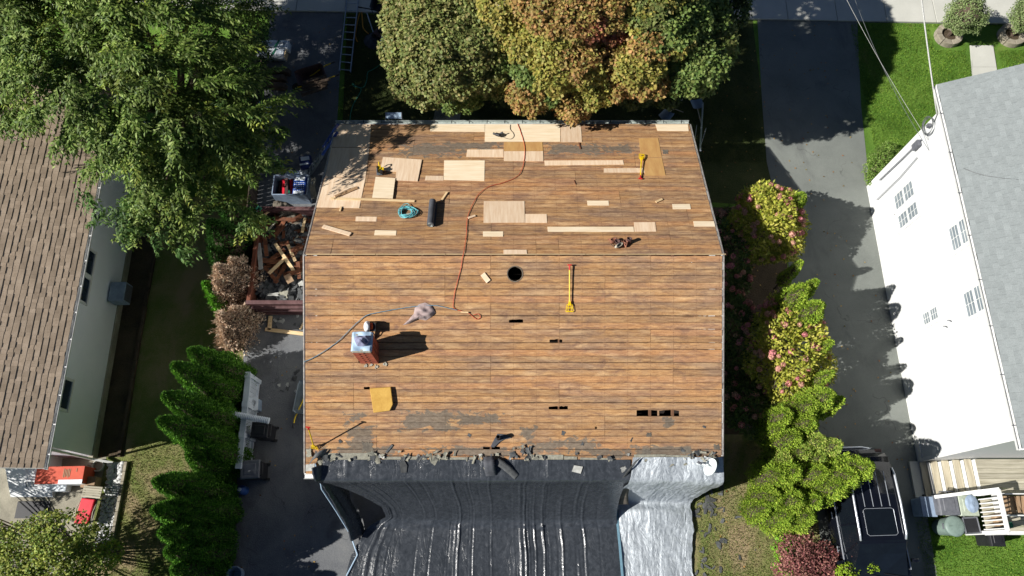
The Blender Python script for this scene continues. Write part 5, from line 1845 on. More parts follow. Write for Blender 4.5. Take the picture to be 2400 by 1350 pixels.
for s in (-1, 1):
    b = MB()
    b.tube([(s * 0.64, 0.18, 1.73), (s * 0.655, 0.02, 1.785), (s * 0.66, -0.8, 1.80), (s * 0.645, -1.6, 1.79), (s * 0.63, -1.78, 1.73)], 0.032, 8)
    b.build('roof_rail', M['chrome'], suv, smooth=True)
    b = MB()
    b.beam((s * 0.93, -1.9, 1.075), (s * 0.93, 1.0, 1.085), 0.03, 0.025)
    b.build('belt_trim', M['chrome'], suv)
    b = MB()
    for yy in (-1.15, -0.25, 0.55):
        b.beam((s * 0.905, yy, 1.06), (s * 0.695, yy - 0.03 + (0.0 if yy < 0.5 else -0.3), 1.68 if yy < 0.5 else 1.62), 0.05, 0.02, (s, 0, 0.3))
    b.build('pillar', M['carpaint'], suv)
    b = MB()
    b.box((s * 1.08, 0.75, 1.12), (0.20, 0.12, 0.16))
    b.build('mirror', M['carpaint'], suv, bevel=0.04)
    for yy in (-0.35, 0.6):
        b = MB()
        b.box((s * 0.99, yy - 0.2, 0.92), (0.03, 0.2, 0.03))
        b.build('door_handle', M['chrome'], suv, bevel=0.008)
    for yy in (-1.45, 1.5):
        b = MB()
        b.lathe([(0.0, -.11), (0.30, -.11), (0.37, -.09), (0.37, .09), (0.30, .11), (0, .11)], (s * 0.87, yy, 0.37), 24, rot=Matrix.Rotation(math.pi / 2, 3, 'Y'))
        wl = b.build('wheel', M['tyre'], suv)
        b = MB()
        b.lathe([(0.0, -.115), (0.24, -.115), (0.25, -.10), (0.25, .10), (0.24, .115), (0, .115)], (s * 0.87, yy, 0.37), 20, rot=Matrix.Rotation(math.pi / 2, 3, 'Y'))
        b.build('rim', M['alu'], wl)
    b = MB()
    b.box((s * 0.70, -2.36, 0.92), (0.22, 0.12, 0.22))
    b.build('tail_light', M['leather_d'], suv, bevel=0.04)
    b = MB()
    b.box((s * 0.62, 2.30, 0.78), (0.30, 0.12, 0.14))
    b.build('headlight', M['wpane'], suv, bevel=0.04)
for k in range(4):
    xx = -0.36 + 0.24 * k
    b = MB()
    b.beam((xx, -1.7, 1.752 - 0.012 * abs(xx) * 2), (xx * 1.0, -0.72, 1.772 - 0.012 * abs(xx) * 2), 0.014, 0.012)
    b.build('roof_rib', M['chrome'], rfo)
b = MB()
sr = [(-0.42, -0.62), (-0.36, -0.66), (0.36, -0.66), (0.42, -0.62), (0.42, 0.0), (0.36, 0.05), (-0.36, 0.05), (-0.42, 0.0)]
b.prism(sr, 1.745, 1.772)
b.build('sunroof', M['glass'], rfo)
b = MB()
b.tube([(x * 1.03, y * 1.0 + (-.01 if y < -.3 else .01), 1.768) for x, y in sr], 0.007, 5, closed=True)
b.build('sunroof_seal', M['chrome'], rfo)
b = MB()
b.tube([(-0.62, -2.44, 0.80), (-0.3, -2.50, 0.82), (0.3, -2.50, 0.82), (0.62, -2.44, 0.80)], 0.035, 8)
b.build('bumper_trim', M['chrome'], suv)
b = MB()
b.beam((-0.66, -2.03, 1.60), (0.66, -2.03, 1.60), 0.20, 0.03)
b.build('spoiler', M['carpaint'], suv, bevel=0.01)
b = MB()
b.beam((-0.2, 1.22, 1.14), (0.45, 1.05, 1.20), 0.02, 0.015)
b.beam((-0.75, 1.2, 1.14), (-0.1, 1.08, 1.20), 0.02, 0.015)
b.build('wiper', M['black'], suv)

# ------------------------------------------------------------------ dumpster beside the house
dx0, dx1, dy0, dy1, dz = -8.46, -6.15, 7.62, 10.95, 1.2
ds = thing('dumpster', 'open rusty brown dumpster full of torn off roofing beside the house', 'dumpster', ((dx0 + dx1) / 2, (dy0 + dy1) / 2, 0))


def dpart(name, m, fn, bevel=0):
    b = MB()
    fn(b)
    return b.build(name, m, ds, world=True, bevel=bevel)


dpart('floor', M['rust'], lambda b: b.box(((dx0 + dx1) / 2, (dy0 + dy1) / 2, 0.12), (dx1 - dx0, dy1 - dy0, 0.06)))
for x in (dx0, dx1):
    dpart('side', M['rust'], lambda b: b.box((x, (dy0 + dy1) / 2, 0.66), (0.05, dy1 - dy0 + .05, 1.06)))
    dpart('top_rail', M['rust'], lambda b: b.box((x, (dy0 + dy1) / 2, dz), (0.13, dy1 - dy0 + .1, 0.11)), 0.015)
    for k in range(6):
        sgn = -1 if x == dx0 else 1
        dpart('rib', M['rust'], lambda b: b.box((x + sgn * 0.05, dy0 + 0.25 + k * (dy1 - dy0 - .5) / 5, 0.64), (0.08, 0.09, 1.0)))
for y in (dy0, dy1):
    dpart('end', M['maroon'], lambda b: b.box(((dx0 + dx1) / 2, y, 0.66), (dx1 - dx0, 0.05, 1.06)))
    dpart('top_rail', M['maroon'], lambda b: b.box(((dx0 + dx1) / 2, y, dz + .004), (dx1 - dx0 + .16, 0.13, 0.11)), 0.015)
for k in range(3):
    dpart('rib', M['maroon'], lambda b: b.box(((dx0 + dx1) / 2, dy0 - 0.06, 0.28 + k * 0.3), (dx1 - dx0, 0.10, 0.12)), 0.02)
for x in (dx0 + .3, dx1 - .3):
    dpart('skid', M['rust'], lambda b: b.box((x, (dy0 + dy1) / 2, 0.05), (0.12, dy1 - dy0, 0.09)))
# bed of torn roofing: heightfield and many small torn bits, nobody could count them
b = MB()
hz = lambda x, y: 0.70 + 0.14 * wig(x * 1.9 + 1, 1.4) * wig(y * 1.7, 1.2) + 0.10 * wig(x * 5 + y * 3, 1.1) + 0.10 * math.exp(-((y - 10.2) / .7) ** 2)
b.grid(lambda u, v: (dx0 + .04 + u * (dx1 - dx0 - .08), dy0 + .04 + v * (dy1 - dy0 - .08), hz(dx0 + u * 2.3, dy0 + v * 3.3) - 0.05), 40, 56)
for k in range(520):
    x, y = R.uniform(dx0 + .15, dx1 - .15), R.uniform(dy0 + .15, dy1 - .15)
    s = R.uniform(.04, .16)
    e = Euler((R.uniform(-.7, .7), R.uniform(-.7, .7), R.uniform(0, 6))).to_matrix()
    b.box((x, y, hz(x, y) + R.uniform(-.02, .07)), (s * 2, s * R.uniform(.5, 1.4), 0.012), e)
o = b.build('torn_roofing', M['felt_dark'], label='dark heap of torn shingles and felt filling the rusty dumpster', cat='debris', kind='stuff')
for (x0, y0, x1, y1, w, nm, lb) in [
        (645, 571, 692, 640, .11, 'newwood', 'long pale stud lying on top of the dumpster heap'), (675, 574, 692, 612, .10, 'newwood', 'short pale stud beside the crossed studs in the dumpster'),
        (630, 641, 667, 606, .10, 'newwood', 'pale stud crossing beneath the long stud in the dumpster'), (708, 545, 715, 511, .09, 'newwood', 'pale offcut against the house side of the dumpster'),
        (596, 518, 634, 494, .06, 'newwood', 'thin pale lath at the far corner of the dumpster'), (672, 644, 682, 662, .22, 'card', 'square brown panel offcut lying on the dumpster heap'),
        (604, 512, 617, 530, .1, 'oldwood', 'brown board leaning inside the rusty dumpster wall'), (617, 530, 625, 600, .12, 'oldwood', 'long brown board lying along the rusty dumpster wall'),
        (606, 570, 612, 632, .14, 'felt_light', 'grey split board lying along the rusty dumpster wall'), (628, 540, 664, 500, .05, 'canvas', 'thin grey lath lying across brown planks in the dumpster')]:
    p0, p1 = at(x0, y0, 1.06), at(x1, y1, 1.0)
    b = MB()
    b.beam(p0, p1, w, 0.035)
    b.build('scrap_board', M[nm], label=lb, cat='board')
for k in range(44):
    x, y = R.uniform(-8.2, -6.5), R.uniform(8.6, 10.8)
    a = R.uniform(0, 3.14)
    L = R.uniform(.3, .8)
    z = hz(x, y) + R.uniform(.03, .3)
    b = MB()
    b.beam((x - L / 2 * math.cos(a), y - L / 2 * math.sin(a), z - R.uniform(-.1, .1)), (x + L / 2 * math.cos(a), y + L / 2 * math.sin(a), z), R.uniform(.09, .18), 0.02)
    b.build('scrap_board', M['oldwood'], label='broken brown roof plank tossed onto the dumpster heap', cat='board', group='broken planks in the dumpster')
for k, (x, y) in enumerate([(700, 560), (690, 585), (635, 560), (702, 590), (700, 640), (640, 690), (665, 690), (705, 665)]):
    o = link('shingle_scrap', R.choice(sm3['felt_light' if k % 2 else 'roofcourse']), M=Matrix.Translation(at(x, y, 0.85)) @ Euler((R.uniform(-.4, .4), R.uniform(-.4, .4), R.uniform(0, 6))).to_matrix().to_4x4() @ Matrix.Scale(1.1, 4),
             label='pale flap of shingle on the dumpster heap', cat='scrap', group='shingle flaps in the dumpster')
    o.modifiers.new('solid', 'SOLIDIFY').thickness = 0.01
crumple('plastic_sheet', [(0.5 * math.cos(a) * (1 + .3 * math.cos(2 * a)), 0.32 * math.sin(a)) for a in [k * math.pi / 8 for k in range(16)]], 0.22, M['felt'], 'crumpled grey sheet draped at the far end of the dumpster', 'sheet', Matrix.Translation(at(672, 498, 0.85)) @ Matrix.Rotation(-.7, 4, 'Z'), 21, 12)
b = MB()
b.tube([at(600, 490, 1.3), at(606, 484, 1.3), at(612, 488, 1.28), at(608, 494, 1.27)], 0.04, 8)
b.build('green_strap', M['hosegreen'], label='bright green rag caught on the dumpster corner', cat='rag')
# pale stud frame just below the dumpster
for (x0, y0, x1, y1, lb) in [(634, 741, 631, 774, 'short pale stud standing off the end of the dumpster'), (622, 772, 715, 783, 'long pale stud lying on the driveway below the dumpster'), (703, 772, 711, 757, 'small pale offcut on the driveway below the dumpster')]:
    b = MB()
    b.beam(at(x0, y0, .06), at(x1, y1, .06), 0.12 if x1 < 640 or x1 > 712 else 0.05, 0.06)
    b.build('stud', M['newwood'], label=lb, cat='board', bevel=0.004)
for k in range(26):
    x, y = (R.uniform(590, 705), R.uniform(738, 775)) if k < 17 else (R.uniform(640, 700), R.uniform(865, 925))
    o = link('shingle_scrap', R.choice(sm3[R.choice(['felt_dark', 'felt_dark', 'felt_light'])]), M=Matrix.Translation(at(x, y, .03)) @ Euler((R.uniform(-.15, .15), R.uniform(-.15, .15), R.uniform(0, 6))).to_matrix().to_4x4() @ Matrix.Scale(R.uniform(.3, .7), 4),
             label='torn shingle scrap lying on the driveway below the dumpster', cat='scrap', group='scraps on the driveway')
    o.modifiers.new('solid', 'SOLIDIFY').thickness = 0.01

# carton of supplies and packages by the leaning ladder
ct_ = thing('supply_carton', 'open grey carton of red and blue packages beside the dumpster', 'carton', (-7.72, 12.12, 0))


def cpart(name, m, fn, bevel=0):
    b = MB()
    fn(b)
    return b.build(name, m, ct_, bevel=bevel)


for (c, s) in [((-0.60, 0, 0.36), (0.03, 0.76, 0.72)), ((0.60, 0, 0.36), (0.03, 0.76, 0.72)), ((0, 0.375, 0.36), (1.17, 0.03, 0.72)), ((0, -0.375, 0.36), (1.17, 0.03, 0.72))]:
    cpart('side', M['greyp'], lambda b: b.box(c, s))
cpart('bottom', M['card'], lambda b: b.box((0, 0, 0.03), (1.16, 0.7, 0.03)))
for k in range(4):
    cpart('red_box', M['redcool'] if k % 2 else M['leather_d'], lambda b: b.box((-0.44 + 0.13 * k, 0.02 * k, 0.3 + 0.07 * (k % 3)), (0.11, 0.6, 0.3), (0.05 * k, 0, 0.04 * k)), 0.008)
cpart('green_box', M['greenp'], lambda b: b.box((-0.12, -0.2, 0.52), (0.16, 0.1, 0.08), (0, 0, .4)))
bl = cpart('blue_package', M['bluep'], lambda b: b.box((0.30, 0.0, 0.58), (0.42, 0.68, 0.20)), 0.02)
b = MB()
b.box((0.30, 0.25, 0.684), (0.36, 0.14, 0.006))
b.box((0.30, -0.28, 0.684), (0.36, 0.10, 0.006))
b.build('white_print', M['whitep'], bl)
b = MB()
for i in range(6):
    for j in range(5):
        b.lathe([(0.0, 0.0), (0.018, 0.0), (0.0, 0.003)], (0.14 + i * 0.062, -0.2 + j * 0.075, 0.683), 6)
b.build('dot_print', M['whitep'], bl)
cpart('flap', M['greyp'], lambda b: b.box((0.02, 0.46, 0.70), (0.5, 0.2, 0.02), (-0.3, 0, 0)))
bp2 = thing('blue_package', 'blue patterned roofing package leaning under the ladder', 'package', at(722, 392, 0))
b = MB()
b.box((0, 0, 0.24), (0.44, 0.5, 0.4), (0.1, 0.15, 0.25))
b.build('bag', M['navy'], bp2, bevel=0.05)
b = MB()
b.box((0.0, 0.1, 0.455), (0.3, 0.14, 0.012), (0.1, 0.15, 0.25))
b.box((-0.02, -0.12, 0.437), (0.3, 0.06, 0.012), (0.1, 0.15, 0.25))
b.build('white_print', M['whitep'], bp2)
b = MB()
for k in range(3):
    b.box((0, 0, .05 + .09 * k), (0.26, 0.5, 0.085), (0, 0, -0.5 + .06 * k))
b.build('shutter_stack', M['whitep'], M=Matrix.Translation(at(716, 408, 0)), bevel=0.01, label='short stack of white packs beside the ladder foot', cat='packs')
# straw coloured bundle strings next to the carton
b = MB()
for k in range(12):
    x = -7.05 + R.uniform(-.03, .16)
    b.tube([(x, 12.45, .55 + R.uniform(-.1, .1)), (x + R.uniform(-.03, .06), 12.1, .62 + R.uniform(-.05, .05)), (x + R.uniform(-.02, .1), 11.75, .35)], 0.012, 5)
b.build('lath_bundle', M['canvas'], label='bundle of grey laths leaning beside the supply carton', cat='bundle')

# leaning ladder
lf, lt = at(718, 416, 0.0), roofw(789, 308, 0.12)
ldr = thing('leaning_ladder', 'dark ladder with blue upper rails leaning against the roof edge', 'ladder', lf)
dirn = (lt - lf).normalized()
side = Vector((0.0, 1, 0)) * 0.15
Ll = (lt - lf).length
for s in (-1, 1):
    for nm, m, a, c in (('lower_rail', M['galv'], 0.0, 0.62), ('upper_rail', M['bluep'], 0.60, 1.06)):
        b = MB()
        off = dirn.cross(side).normalized() * (0.03 if nm == 'upper_rail' else 0)
        b.beam(lf + dirn * Ll * a + side * s + off, lf + dirn * Ll * c + side * s + off, 0.028, 0.085, (0, 0, 1))
        b.build(nm, m, ldr, world=True)
for k in range(int(Ll / 0.3)):
    p = lf + dirn * (0.2 + 0.3 * k)
    b = MB()
    b.tube([p - side, p + side], 0.018, 8)
    b.build('rung', M['alu'], ldr, world=True)
for s in (-1, 1):
    b = MB()
    b.box(lf + side * s + Vector((0, 0, 0.03)), (0.12, 0.07, 0.06))
    b.build('foot', M['black'], ldr, world=True)
# aluminium ladder flat on the ground, top left of the front yard
fl = thing('flat_ladder', 'aluminium ladder lying flat at the edge of the driveway', 'ladder', at(808, 120, 0.0))
A0, A1, B0, B1 = at(795.6, 167, .07), at(813, 0, .07), at(821.6, 170, .07), at(840, 0, .07)
for a, c in ((A0, A1), (B0, B1)):
    b = MB()
    b.beam(a, c + (c - a) * 0.25, 0.035, 0.085)
    b.build('rail', M['alu'], fl, world=True)
for k in range(12):
    t = 0.025 + k * 0.103
    b = MB()
    b.tube([A0.lerp(A1, t), B0.lerp(B1, t)], 0.02, 8)
    b.build('rung', M['alu'], fl, world=True)


def wheelbarrow(loc, rz, tray, hm, label, load=None, s=1.0):
    """tray along local x, handles towards +x"""
    r = thing('wheelbarrow', label, 'wheelbarrow', M=Matrix.Translation(loc) @ Matrix.Rotation(rz, 4, 'Z') @ Matrix.Scale(s, 4))
    top, bot = [(-0.52, -0.30), (-0.40, -0.34), (0.44, -0.36), (0.52, -0.26), (0.52, 0.26), (0.44, 0.36), (-0.40, 0.34), (-0.52, 0.30)], 0.62
    b = MB()
    n = 8
    lo = [(p[0] * bot + 0.04, p[1] * bot) for p in top]
    vs = [(p[0], p[1], 0.66) for p in top] + [(p[0], p[1], 0.36) for p in lo] + [(p[0] * 1.04, p[1] * 1.05, 0.67) for p in top]
    fs = [(i, n + i, n + (i + 1) % n, (i + 1) % n)[::-1] for i in range(n)] + [tuple(range(n, 2 * n))] + [(i, (i + 1) % n, 2 * n + (i + 1) % n, 2 * n + i)[::-1] for i in range(n)]
    b.add(vs, fs)
    o = b.build('tray', tray, r, bevel=0.015)
    o.modifiers.new('solid', 'SOLIDIFY').thickness = -0.012
    for sy in (-1, 1):
        b = MB()
        b.tube([(-0.62, sy * 0.08, 0.26), (0.1, sy * 0.2, 0.38), (0.62, sy * 0.29, 0.56), (0.92, sy * 0.30, 0.60)], 0.022, 8)
        b.build('handle', hm, r)
        b = MB()
        b.tube([(0.84, sy * 0.30, 0.595), (1.0, sy * 0.30, 0.61)], 0.028, 8)
        b.build('grip', M['black'], r)
        b = MB()
        b.tube([(0.25, sy * 0.22, 0.42), (0.3, sy * 0.24, 0.02), (0.42, sy * 0.24, 0.02), (0.5, sy * 0.26, 0.5)], 0.016, 6)
        b.build('leg', M['galv'], r)
    b = MB()
    b.lathe([(0, -.05), (0.13, -.05), (0.19, -.035), (0.2, 0), (0.19, .035), (0.13, .05), (0, .05)], (-0.62, 0, 0.2), 20, rot=Matrix.Rotation(math.pi / 2, 3, 'X'))
    b.build('wheel', M['tyre'], r)
    return r


wheelbarrow(at(738, 200, 0.0), 0.33, M['leather_d'], M['yellow'], 'wheelbarrow with yellow handles loaded with old boards on the driveway')
for k in range(4):
    p = at(738, 200, 0.66)
    b = MB()
    b.box((p.x + R.uniform(-.06, .06), p.y - 0.22 + 0.15 * k, 0.62 + 0.03 * k), (R.uniform(.8, 1.1), 0.13, 0.03), (0, R.uniform(-.06, .06), 0.33 + R.uniform(-.08, .08)))
    b.build('scrap_board', M['fence'], label='old board carried in the wheelbarrow with yellow handles', cat='board', group='boards in the wheelbarrow')
wheelbarrow(at(908, 34, 0.0), math.radians(172), M['black'], M['black'], 'black wheelbarrow tub on the front lawn near the sidewalk')
wheelbarrow((-6.45, 4.66, 0.0), math.radians(-94), M['galv'], M['yellow'], 'grey wheelbarrow with yellow handles tucked beside the roof edge', s=0.98)
for k, (c_, s_) in enumerate([('yellow', .2), ('whitep', .12), ('bluejug', .12)]):
    p = at(900 + 11 * k, 30 + 3 * k, 0.52)
    b = MB()
    b.box(p, (s_, .13, .12), (0.2, 0.1, k))
    b.build('tool_box', M[c_], bevel=0.015, label=['small yellow case in the black wheelbarrow tub', 'small white case in the black wheelbarrow tub', 'small blue case in the black wheelbarrow tub'][k], cat='case')

# wrapped bundles on the driveway
wb = thing('wrapped_bundle', 'white wrapped lumber bundle with green stripe on the driveway', 'bundle', at(645, 126, 0.0), -0.04)
for k in range(2):
    b = MB()
    b.grid(lambda u, v: ((u - .5) * 1.1 + (0.05 if k == 0 else -.05), (v - .5) * 0.36 + 0.2 - 0.38 * k, 0.34 + 0.02 * wig(u * 9 + k, 1.1) - 0.3 * (max(0, abs(u - .5) - .47) / .03 + max(0, abs(v - .5) - .45) / .05)), 40, 20)
    o = b.build('wrap', M['whitep'], wb, smooth=True)
    o.modifiers.new('solid', 'SOLIDIFY').thickness = 0.01
    b = MB()
    x0 = 0.12 - 0.06 * k
    b.prism([(x0 - .07, 0.03 - .38 * k), (x0 + .01, 0.03 - .38 * k), (x0 + .13, 0.36 - .38 * k), (x0 + .05, 0.36 - .38 * k)], 0.362, 0.368)
    b.build('stripe_print', M['greenp'], wb)
    b = MB()
    b.lathe([(0.07, 0), (0.07, .006), (0, .008)], (-0.28 - .06 * k, 0.22 - .38 * k, 0.362), 14, 1.2, .7)
    for j in range(3):
        b.box((-0.11 - .06 * k, 0.25 - .035 * j - .38 * k, 0.365), (0.16 - .03 * j, 0.012, 0.006))
        b.box((0.36 - .06 * k, 0.26 - .04 * j - .38 * k, 0.365), (0.2, 0.010, 0.006))
    b.build('printed_mark', M['greyp'] if k else M['greybin'], wb)
    b = MB()
    b.box((0, 0.2 - .38 * k, 0.16), (1.02, 0.32, 0.3))
    b.build('lumber', M['newwood'], wb)
for k, (x, y, rz) in enumerate([(648, 173, -.05), (640, 190, .03), (645, 207, -.1)]):
    b = MB()
    b.box((0, 0, 0.15), (1.2 - 0.1 * k, 0.26, 0.26), top=0.86)
    b.build('shingle_bundle', M['fence'], M=Matrix.Translation(at(x, y, 0.008)) @ Matrix.Rotation(rz, 4, 'Z'), bevel=0.05,
            label=['brown bundle farthest from the dumpster in the row of three', 'brown bundle in the middle of the row of three', 'brown bundle nearest the dumpster in the row of three'][k], cat='bundle', group='brown bundles on the driveway')
b = MB()
b.box((0, 0, .2), (0.55, 0.62, 0.38))
o = b.build('blue_package', M['bluesheet'], M=Matrix.Translation(at(622, 268, 0)), bevel=0.04, label='pale blue package under the drooping tree branch', cat='package')
cl = thing('cooler', 'red cooler with a pale blue lid on the shaded front lawn', 'cooler', at(916, 108, 0), -0.12)
b = MB()
b.box((0, 0, 0.17), (0.6, 0.4, 0.34))
b.build('body', M['redcool'], cl, bevel=0.03)
b = MB()
b.box((0, 0.02, 0.38), (0.66, 0.46, 0.07))
b.build('lid', M['bluesheet'], cl, bevel=0.03)
mw = thing('lawn_mower', 'dark maroon and black machine parked on the shaded front lawn', 'machine', at(900, 84, 0), -0.6)
for (nm, m, c, s) in [('deck', 'leather_d', (0, 0, .18), (.62, .5, .16)), ('engine', 'black', (-.02, 0, .34), (.3, .28, .2)), ('cap', 'galv', (.02, .04, .46), (.12, .12, .04))]:
    b = MB()
    b.box(c, s)
    b.build(nm, M[m], mw, bevel=0.05)
for sx in (-1, 1):
    for sy in (-1, 1):
        b = MB()
        b.lathe([(0, -.03), (.1, -.03), (.1, .03), (0, .03)], (sx * .26, sy * .28, .1), 14, rot=Matrix.Rotation(math.pi / 2, 3, 'X'))
        b.build('wheel', M['tyre'], mw)
b = MB()
b.tube([(.28, -.2, .25), (.7, -.2, .8), (.7, .2, .8), (.28, .2, .25)], 0.015, 6)
b.build('handle', M['black'], mw)
crumple('plastic_sheet', [(0.42 * math.cos(a), 0.4 * math.sin(a)) for a in [k * math.pi / 8 for k in range(16)]], 0.05, M['black'], 'dark sheet spread on the shaded front lawn', 'sheet', Matrix.Translation(at(878, 96, 0.0)), 31, 6, 0.015)


def ground_tube(name, pts, r, m, label, z=0.03, cat='cord'):
    P = [at(x, y, z) for x, y in pts]
    out = []
    for i in range(len(P) - 1):
        p0, p1, p2, p3 = P[max(i - 1, 0)], P[i], P[i + 1], P[min(i + 2, len(P) - 1)]
        for k in range(7):
            t = k / 7
            out.append(0.5 * ((2 * p1) + (-p0 + p2) * t + (2 * p0 - 5 * p1 + 4 * p2 - p3) * t * t + (-p0 + 3 * p1 - 3 * p2 + p3) * t ** 3))
    out.append(P[-1])
    b = MB()
    b.tube(out, r, 6)
    return b.build(name, m, smooth=True, label=label, cat=cat)


ground_tube('extension_cord', [(900, 113), (899, 135), (890, 152), (872, 164), (862, 170), (859, 190), (852, 204), (840, 205), (830, 199), (826, 195), (829, 202), (844, 206), (846, 212), (838, 228), (828, 245), (822, 265), (820, 286)], 0.016, M['hosegreen'], 'green cord wandering over the shaded front lawn from the cooler')
ground_tube('yellow_hose', [(848, -10), (845, 20), (838, 50), (833, 80), (835, 92), (838, 98)], 0.025, M['hoseyellow'], 'straight yellow hose beside the flat ladder', cat='hose')
ground_tube('yellow_hose', [(846, 14), (849, 40), (851, 64), (858, 74), (864, 79)], 0.025, M['hoseyellow'], 'short bent yellow hose branching beside the flat ladder', cat='hose')
b = MB()
b.tube([at(857, 22, .04), at(875, 75, .04)], 0.022, 6)
b.build('pole', M['alu'], label='pale pole lying on the shaded lawn near the yellow hose', cat='pole')
# tray at the front gutter
tr = thing('ladder_stabiliser', 'pale metal stabiliser plate standing at the front gutter', 'bracket', (-3.85, FY + 0.26, 0))
b = MB()
b.box((0, 0.02, 2.98), (0.46, 0.2, 0.02), (0.3, 0, 0))
b.build('plate', M['bluesheet'], tr)
for s in (-1, 1):
    b = MB()
    b.beam((s * 0.25, 0.12, 3.02), (s * 0.25, -0.08, 2.92), 0.03, 0.05)
    b.beam((s * 0.23, 0.06, 2.96), (s * 0.23, 0.6, 0.0), 0.03, 0.06, (0, 1, 0))
    b.build('rail', M['alu'], tr)
for k in range(9):
    b = MB()
    b.tube([(-.23, 0.08 + .054 * (8 - k), 0.28 + .29 * k), (.23, 0.08 + .054 * (8 - k), 0.28 + .29 * k)], 0.015, 6)
    b.build('rung', M['alu'], tr)
# poles and shovels at the right front corner
b = MB()
b.tube([Vector((7.15, 15.9, 0.05)), Vector((6.02, 12.3, 3.0)), Vector((5.92, 11.95, 3.3))], 0.03, 8)
b.build('pole', M['alu'], label='long aluminium pole leaning on the right front roof edge', cat='pole')
for k, (x0, y0, x1, y1) in enumerate([(1633, 293, 1628, 330), (1655, 300, 1641, 346)]):
    b = MB()
    b.tube([at(x0, y0, 1.2), at(x1, y1, 2.6)], 0.009, 5)
    b.build('guy_wire', M['wire'], label=['thin wire on the house side of the leaning pole', 'thin wire on the driveway side of the leaning pole'][k], cat='wire')
for (hx, hy, bx_, by_, lb) in [(1642, 285, 1632, 246, 'grey snow shovel lying on the shaded lawn beside the leaning pole'), (1590, 243, 1562, 272, 'dull metal shovel lying behind the front gutter')]:
    a, c = at(hx, hy, .05), at(bx_, by_, .05)
    d = (c - a).normalized()
    s = Vector((-d.y, d.x, 0))
    fr = Matrix((s, d, Vector((0, 0, 1)))).transposed().to_4x4()
    fr.translation = a
    r = thing('shovel', lb, 'shovel', M=fr)
    L = (c - a).length
    b = MB()
    b.tube([(0, -0.25, 0.0), (0, L - 0.15, 0.02)], 0.018, 6)
    b.build('handle', M['canvas'], r)
    b = MB()
    b.grid(lambda u, v: ((u - .5) * 0.46 * (1 - .15 * (1 - v)), L - 0.2 + v * 0.42, 0.01 + 0.08 * (abs(u - .5) * 2) ** 2 + 0.05 * (1 - v)), 9, 7)
    o = b.build('blade', M['galv'], r)
    o.modifiers.new('solid', 'SOLIDIFY').thickness = 0.006
b = MB()
b.tube([at(1553, 245, .03), at(1602, 263, .03)], 0.016, 6)
b.build('pole', M['canvas'], label='thin wooden pole crossing the metal shovel behind the gutter', cat='pole')

# ------------------------------------------------------------------ left driveway, lower part
vf = thing('vinyl_fence', 'pale vinyl fence end panel between hedge and driveway', 'fence', (-8.25, 3.9, 0))
ya, yb, xa, xb = 5.28, 2.5, -8.22, -8.16
for i in range(4):
    y = ya + (yb - ya) * i / 3
    b = MB()
    b.box((xa + (xb - xa) * i / 3, y, 0.56), (0.13, 0.13, 1.12))
    b.build('post', M['vinyl'], vf, world=True)
    b = MB()
    b.box((xa + (xb - xa) * i / 3, y, 1.135), (0.17, 0.17, 0.03))
    b.build('post_cap', M['vinyl'], vf, world=True)
b = MB()
b.beam((xa, ya, 1.07), (xb, yb, 1.07), 0.17, 0.06)
b.build('top_rail', M['vinyl'], vf, world=True)
b = MB()
b.beam((xa, ya, 0.12), (xb, yb, 0.12), 0.08, 0.1)
b.build('bottom_rail', M['vinyl'], vf, world=True)
for k in range(18):
    y = ya + (yb - ya) * (k + .5) / 18
    b = MB()
    b.box((xa, y, 0.6), (0.03, 0.145, 0.9))
    b.build('picket', M['vinyl'], vf, world=True)
wf = thing('shade_band_fence', 'added dark board fence standing for shade along the driveway under the big tree', 'fence', (-9.0, 10.5, 0))  # fence added where there is only a dark band of shade
for k in range(44):
    y = 6.4 + k * 0.165
    b = MB()
    hh = 0.85 + R.uniform(-.02, .02)
    b.box((-8.98 - 0.02 * (y - 6.4), y, hh / 2), (0.025, 0.15, hh))
    b.build('board', M['fence'], wf, world=True)
for z in (0.25, 0.7):
    b = MB()
    b.beam((-9.01, 6.3, z), (-9.16, 13.7, z), 0.04, 0.08)
    b.build('rail', M['fence'], wf, world=True)
trm = mat('scribbled_plastic', srgb(214, 220, 224), srgb(190, 198, 204), 5)
ty = thing('storage_crate', 'pale crate with scribbles on its lid beside the vinyl fence', 'crate', at(592, 946, 0.5), 0.08)
b = MB()
b.box((0, 0, 0), (0.34, 0.44, 0.03), (0, 0.12, 0))
b.build('panel', trm, ty, bevel=0.02)
b = MB()
for k in range(3):
    b.tube([((0.09 - .02 * k) * math.cos(a) + .02 * math.sin(3 * a), (0.14 - .03 * k) * math.sin(a) - .02, 0.022 - (0.09 * math.cos(a)) * 0.12) for a in [2 * math.pi * j / 20 for j in range(20)]], 0.005, 4, closed=True)
b.build('scribble', M['greybin'], ty)
b = MB()
b.box((0, 0, -0.26), (0.28, 0.36, 0.46))
b.build('crate', M['greyp'], ty, bevel=0.02)
cp = thing('corrugated_pipe', 'pale corrugated drain pipe laid across the vinyl fence', 'pipe', at(584, 977, 1.24))
pA, pB = at(536, 969, 1.24), at(630, 986, 1.24)
b = MB()
n = 46
b.tube([pA.lerp(pB, k / (n - 1)) for k in range(n)], [0.10 if k % 2 else 0.078 for k in range(n)], 12)
b.build('tube', M['vinyl'], cp, world=True)
bin_((-7.72, 3.60, 0), -1.6, 0.5, 0.56, 0.88, M['black'], 1, 'black wheeled bin just below the corrugated pipe')
bin_((-7.86, 2.42, 0), -1.5, 0.56, 0.6, 0.92, M['black'], 1, 'black wheeled bin at the lower end of the vinyl fence', lidm=M['greybin'])
jg = thing('water_jug', 'dark blue water jug standing in hedge shade below the bins', 'jug', at(574, 1150, 0))
b = MB()
b.lathe([(0, 0), (.13, 0), (.14, .03), (.14, .12), (.13, .14), (.14, .16), (.14, .3), (.12, .38), (.05, .42), (.05, .48), (0, .48)], (0, 0, 0), 20)
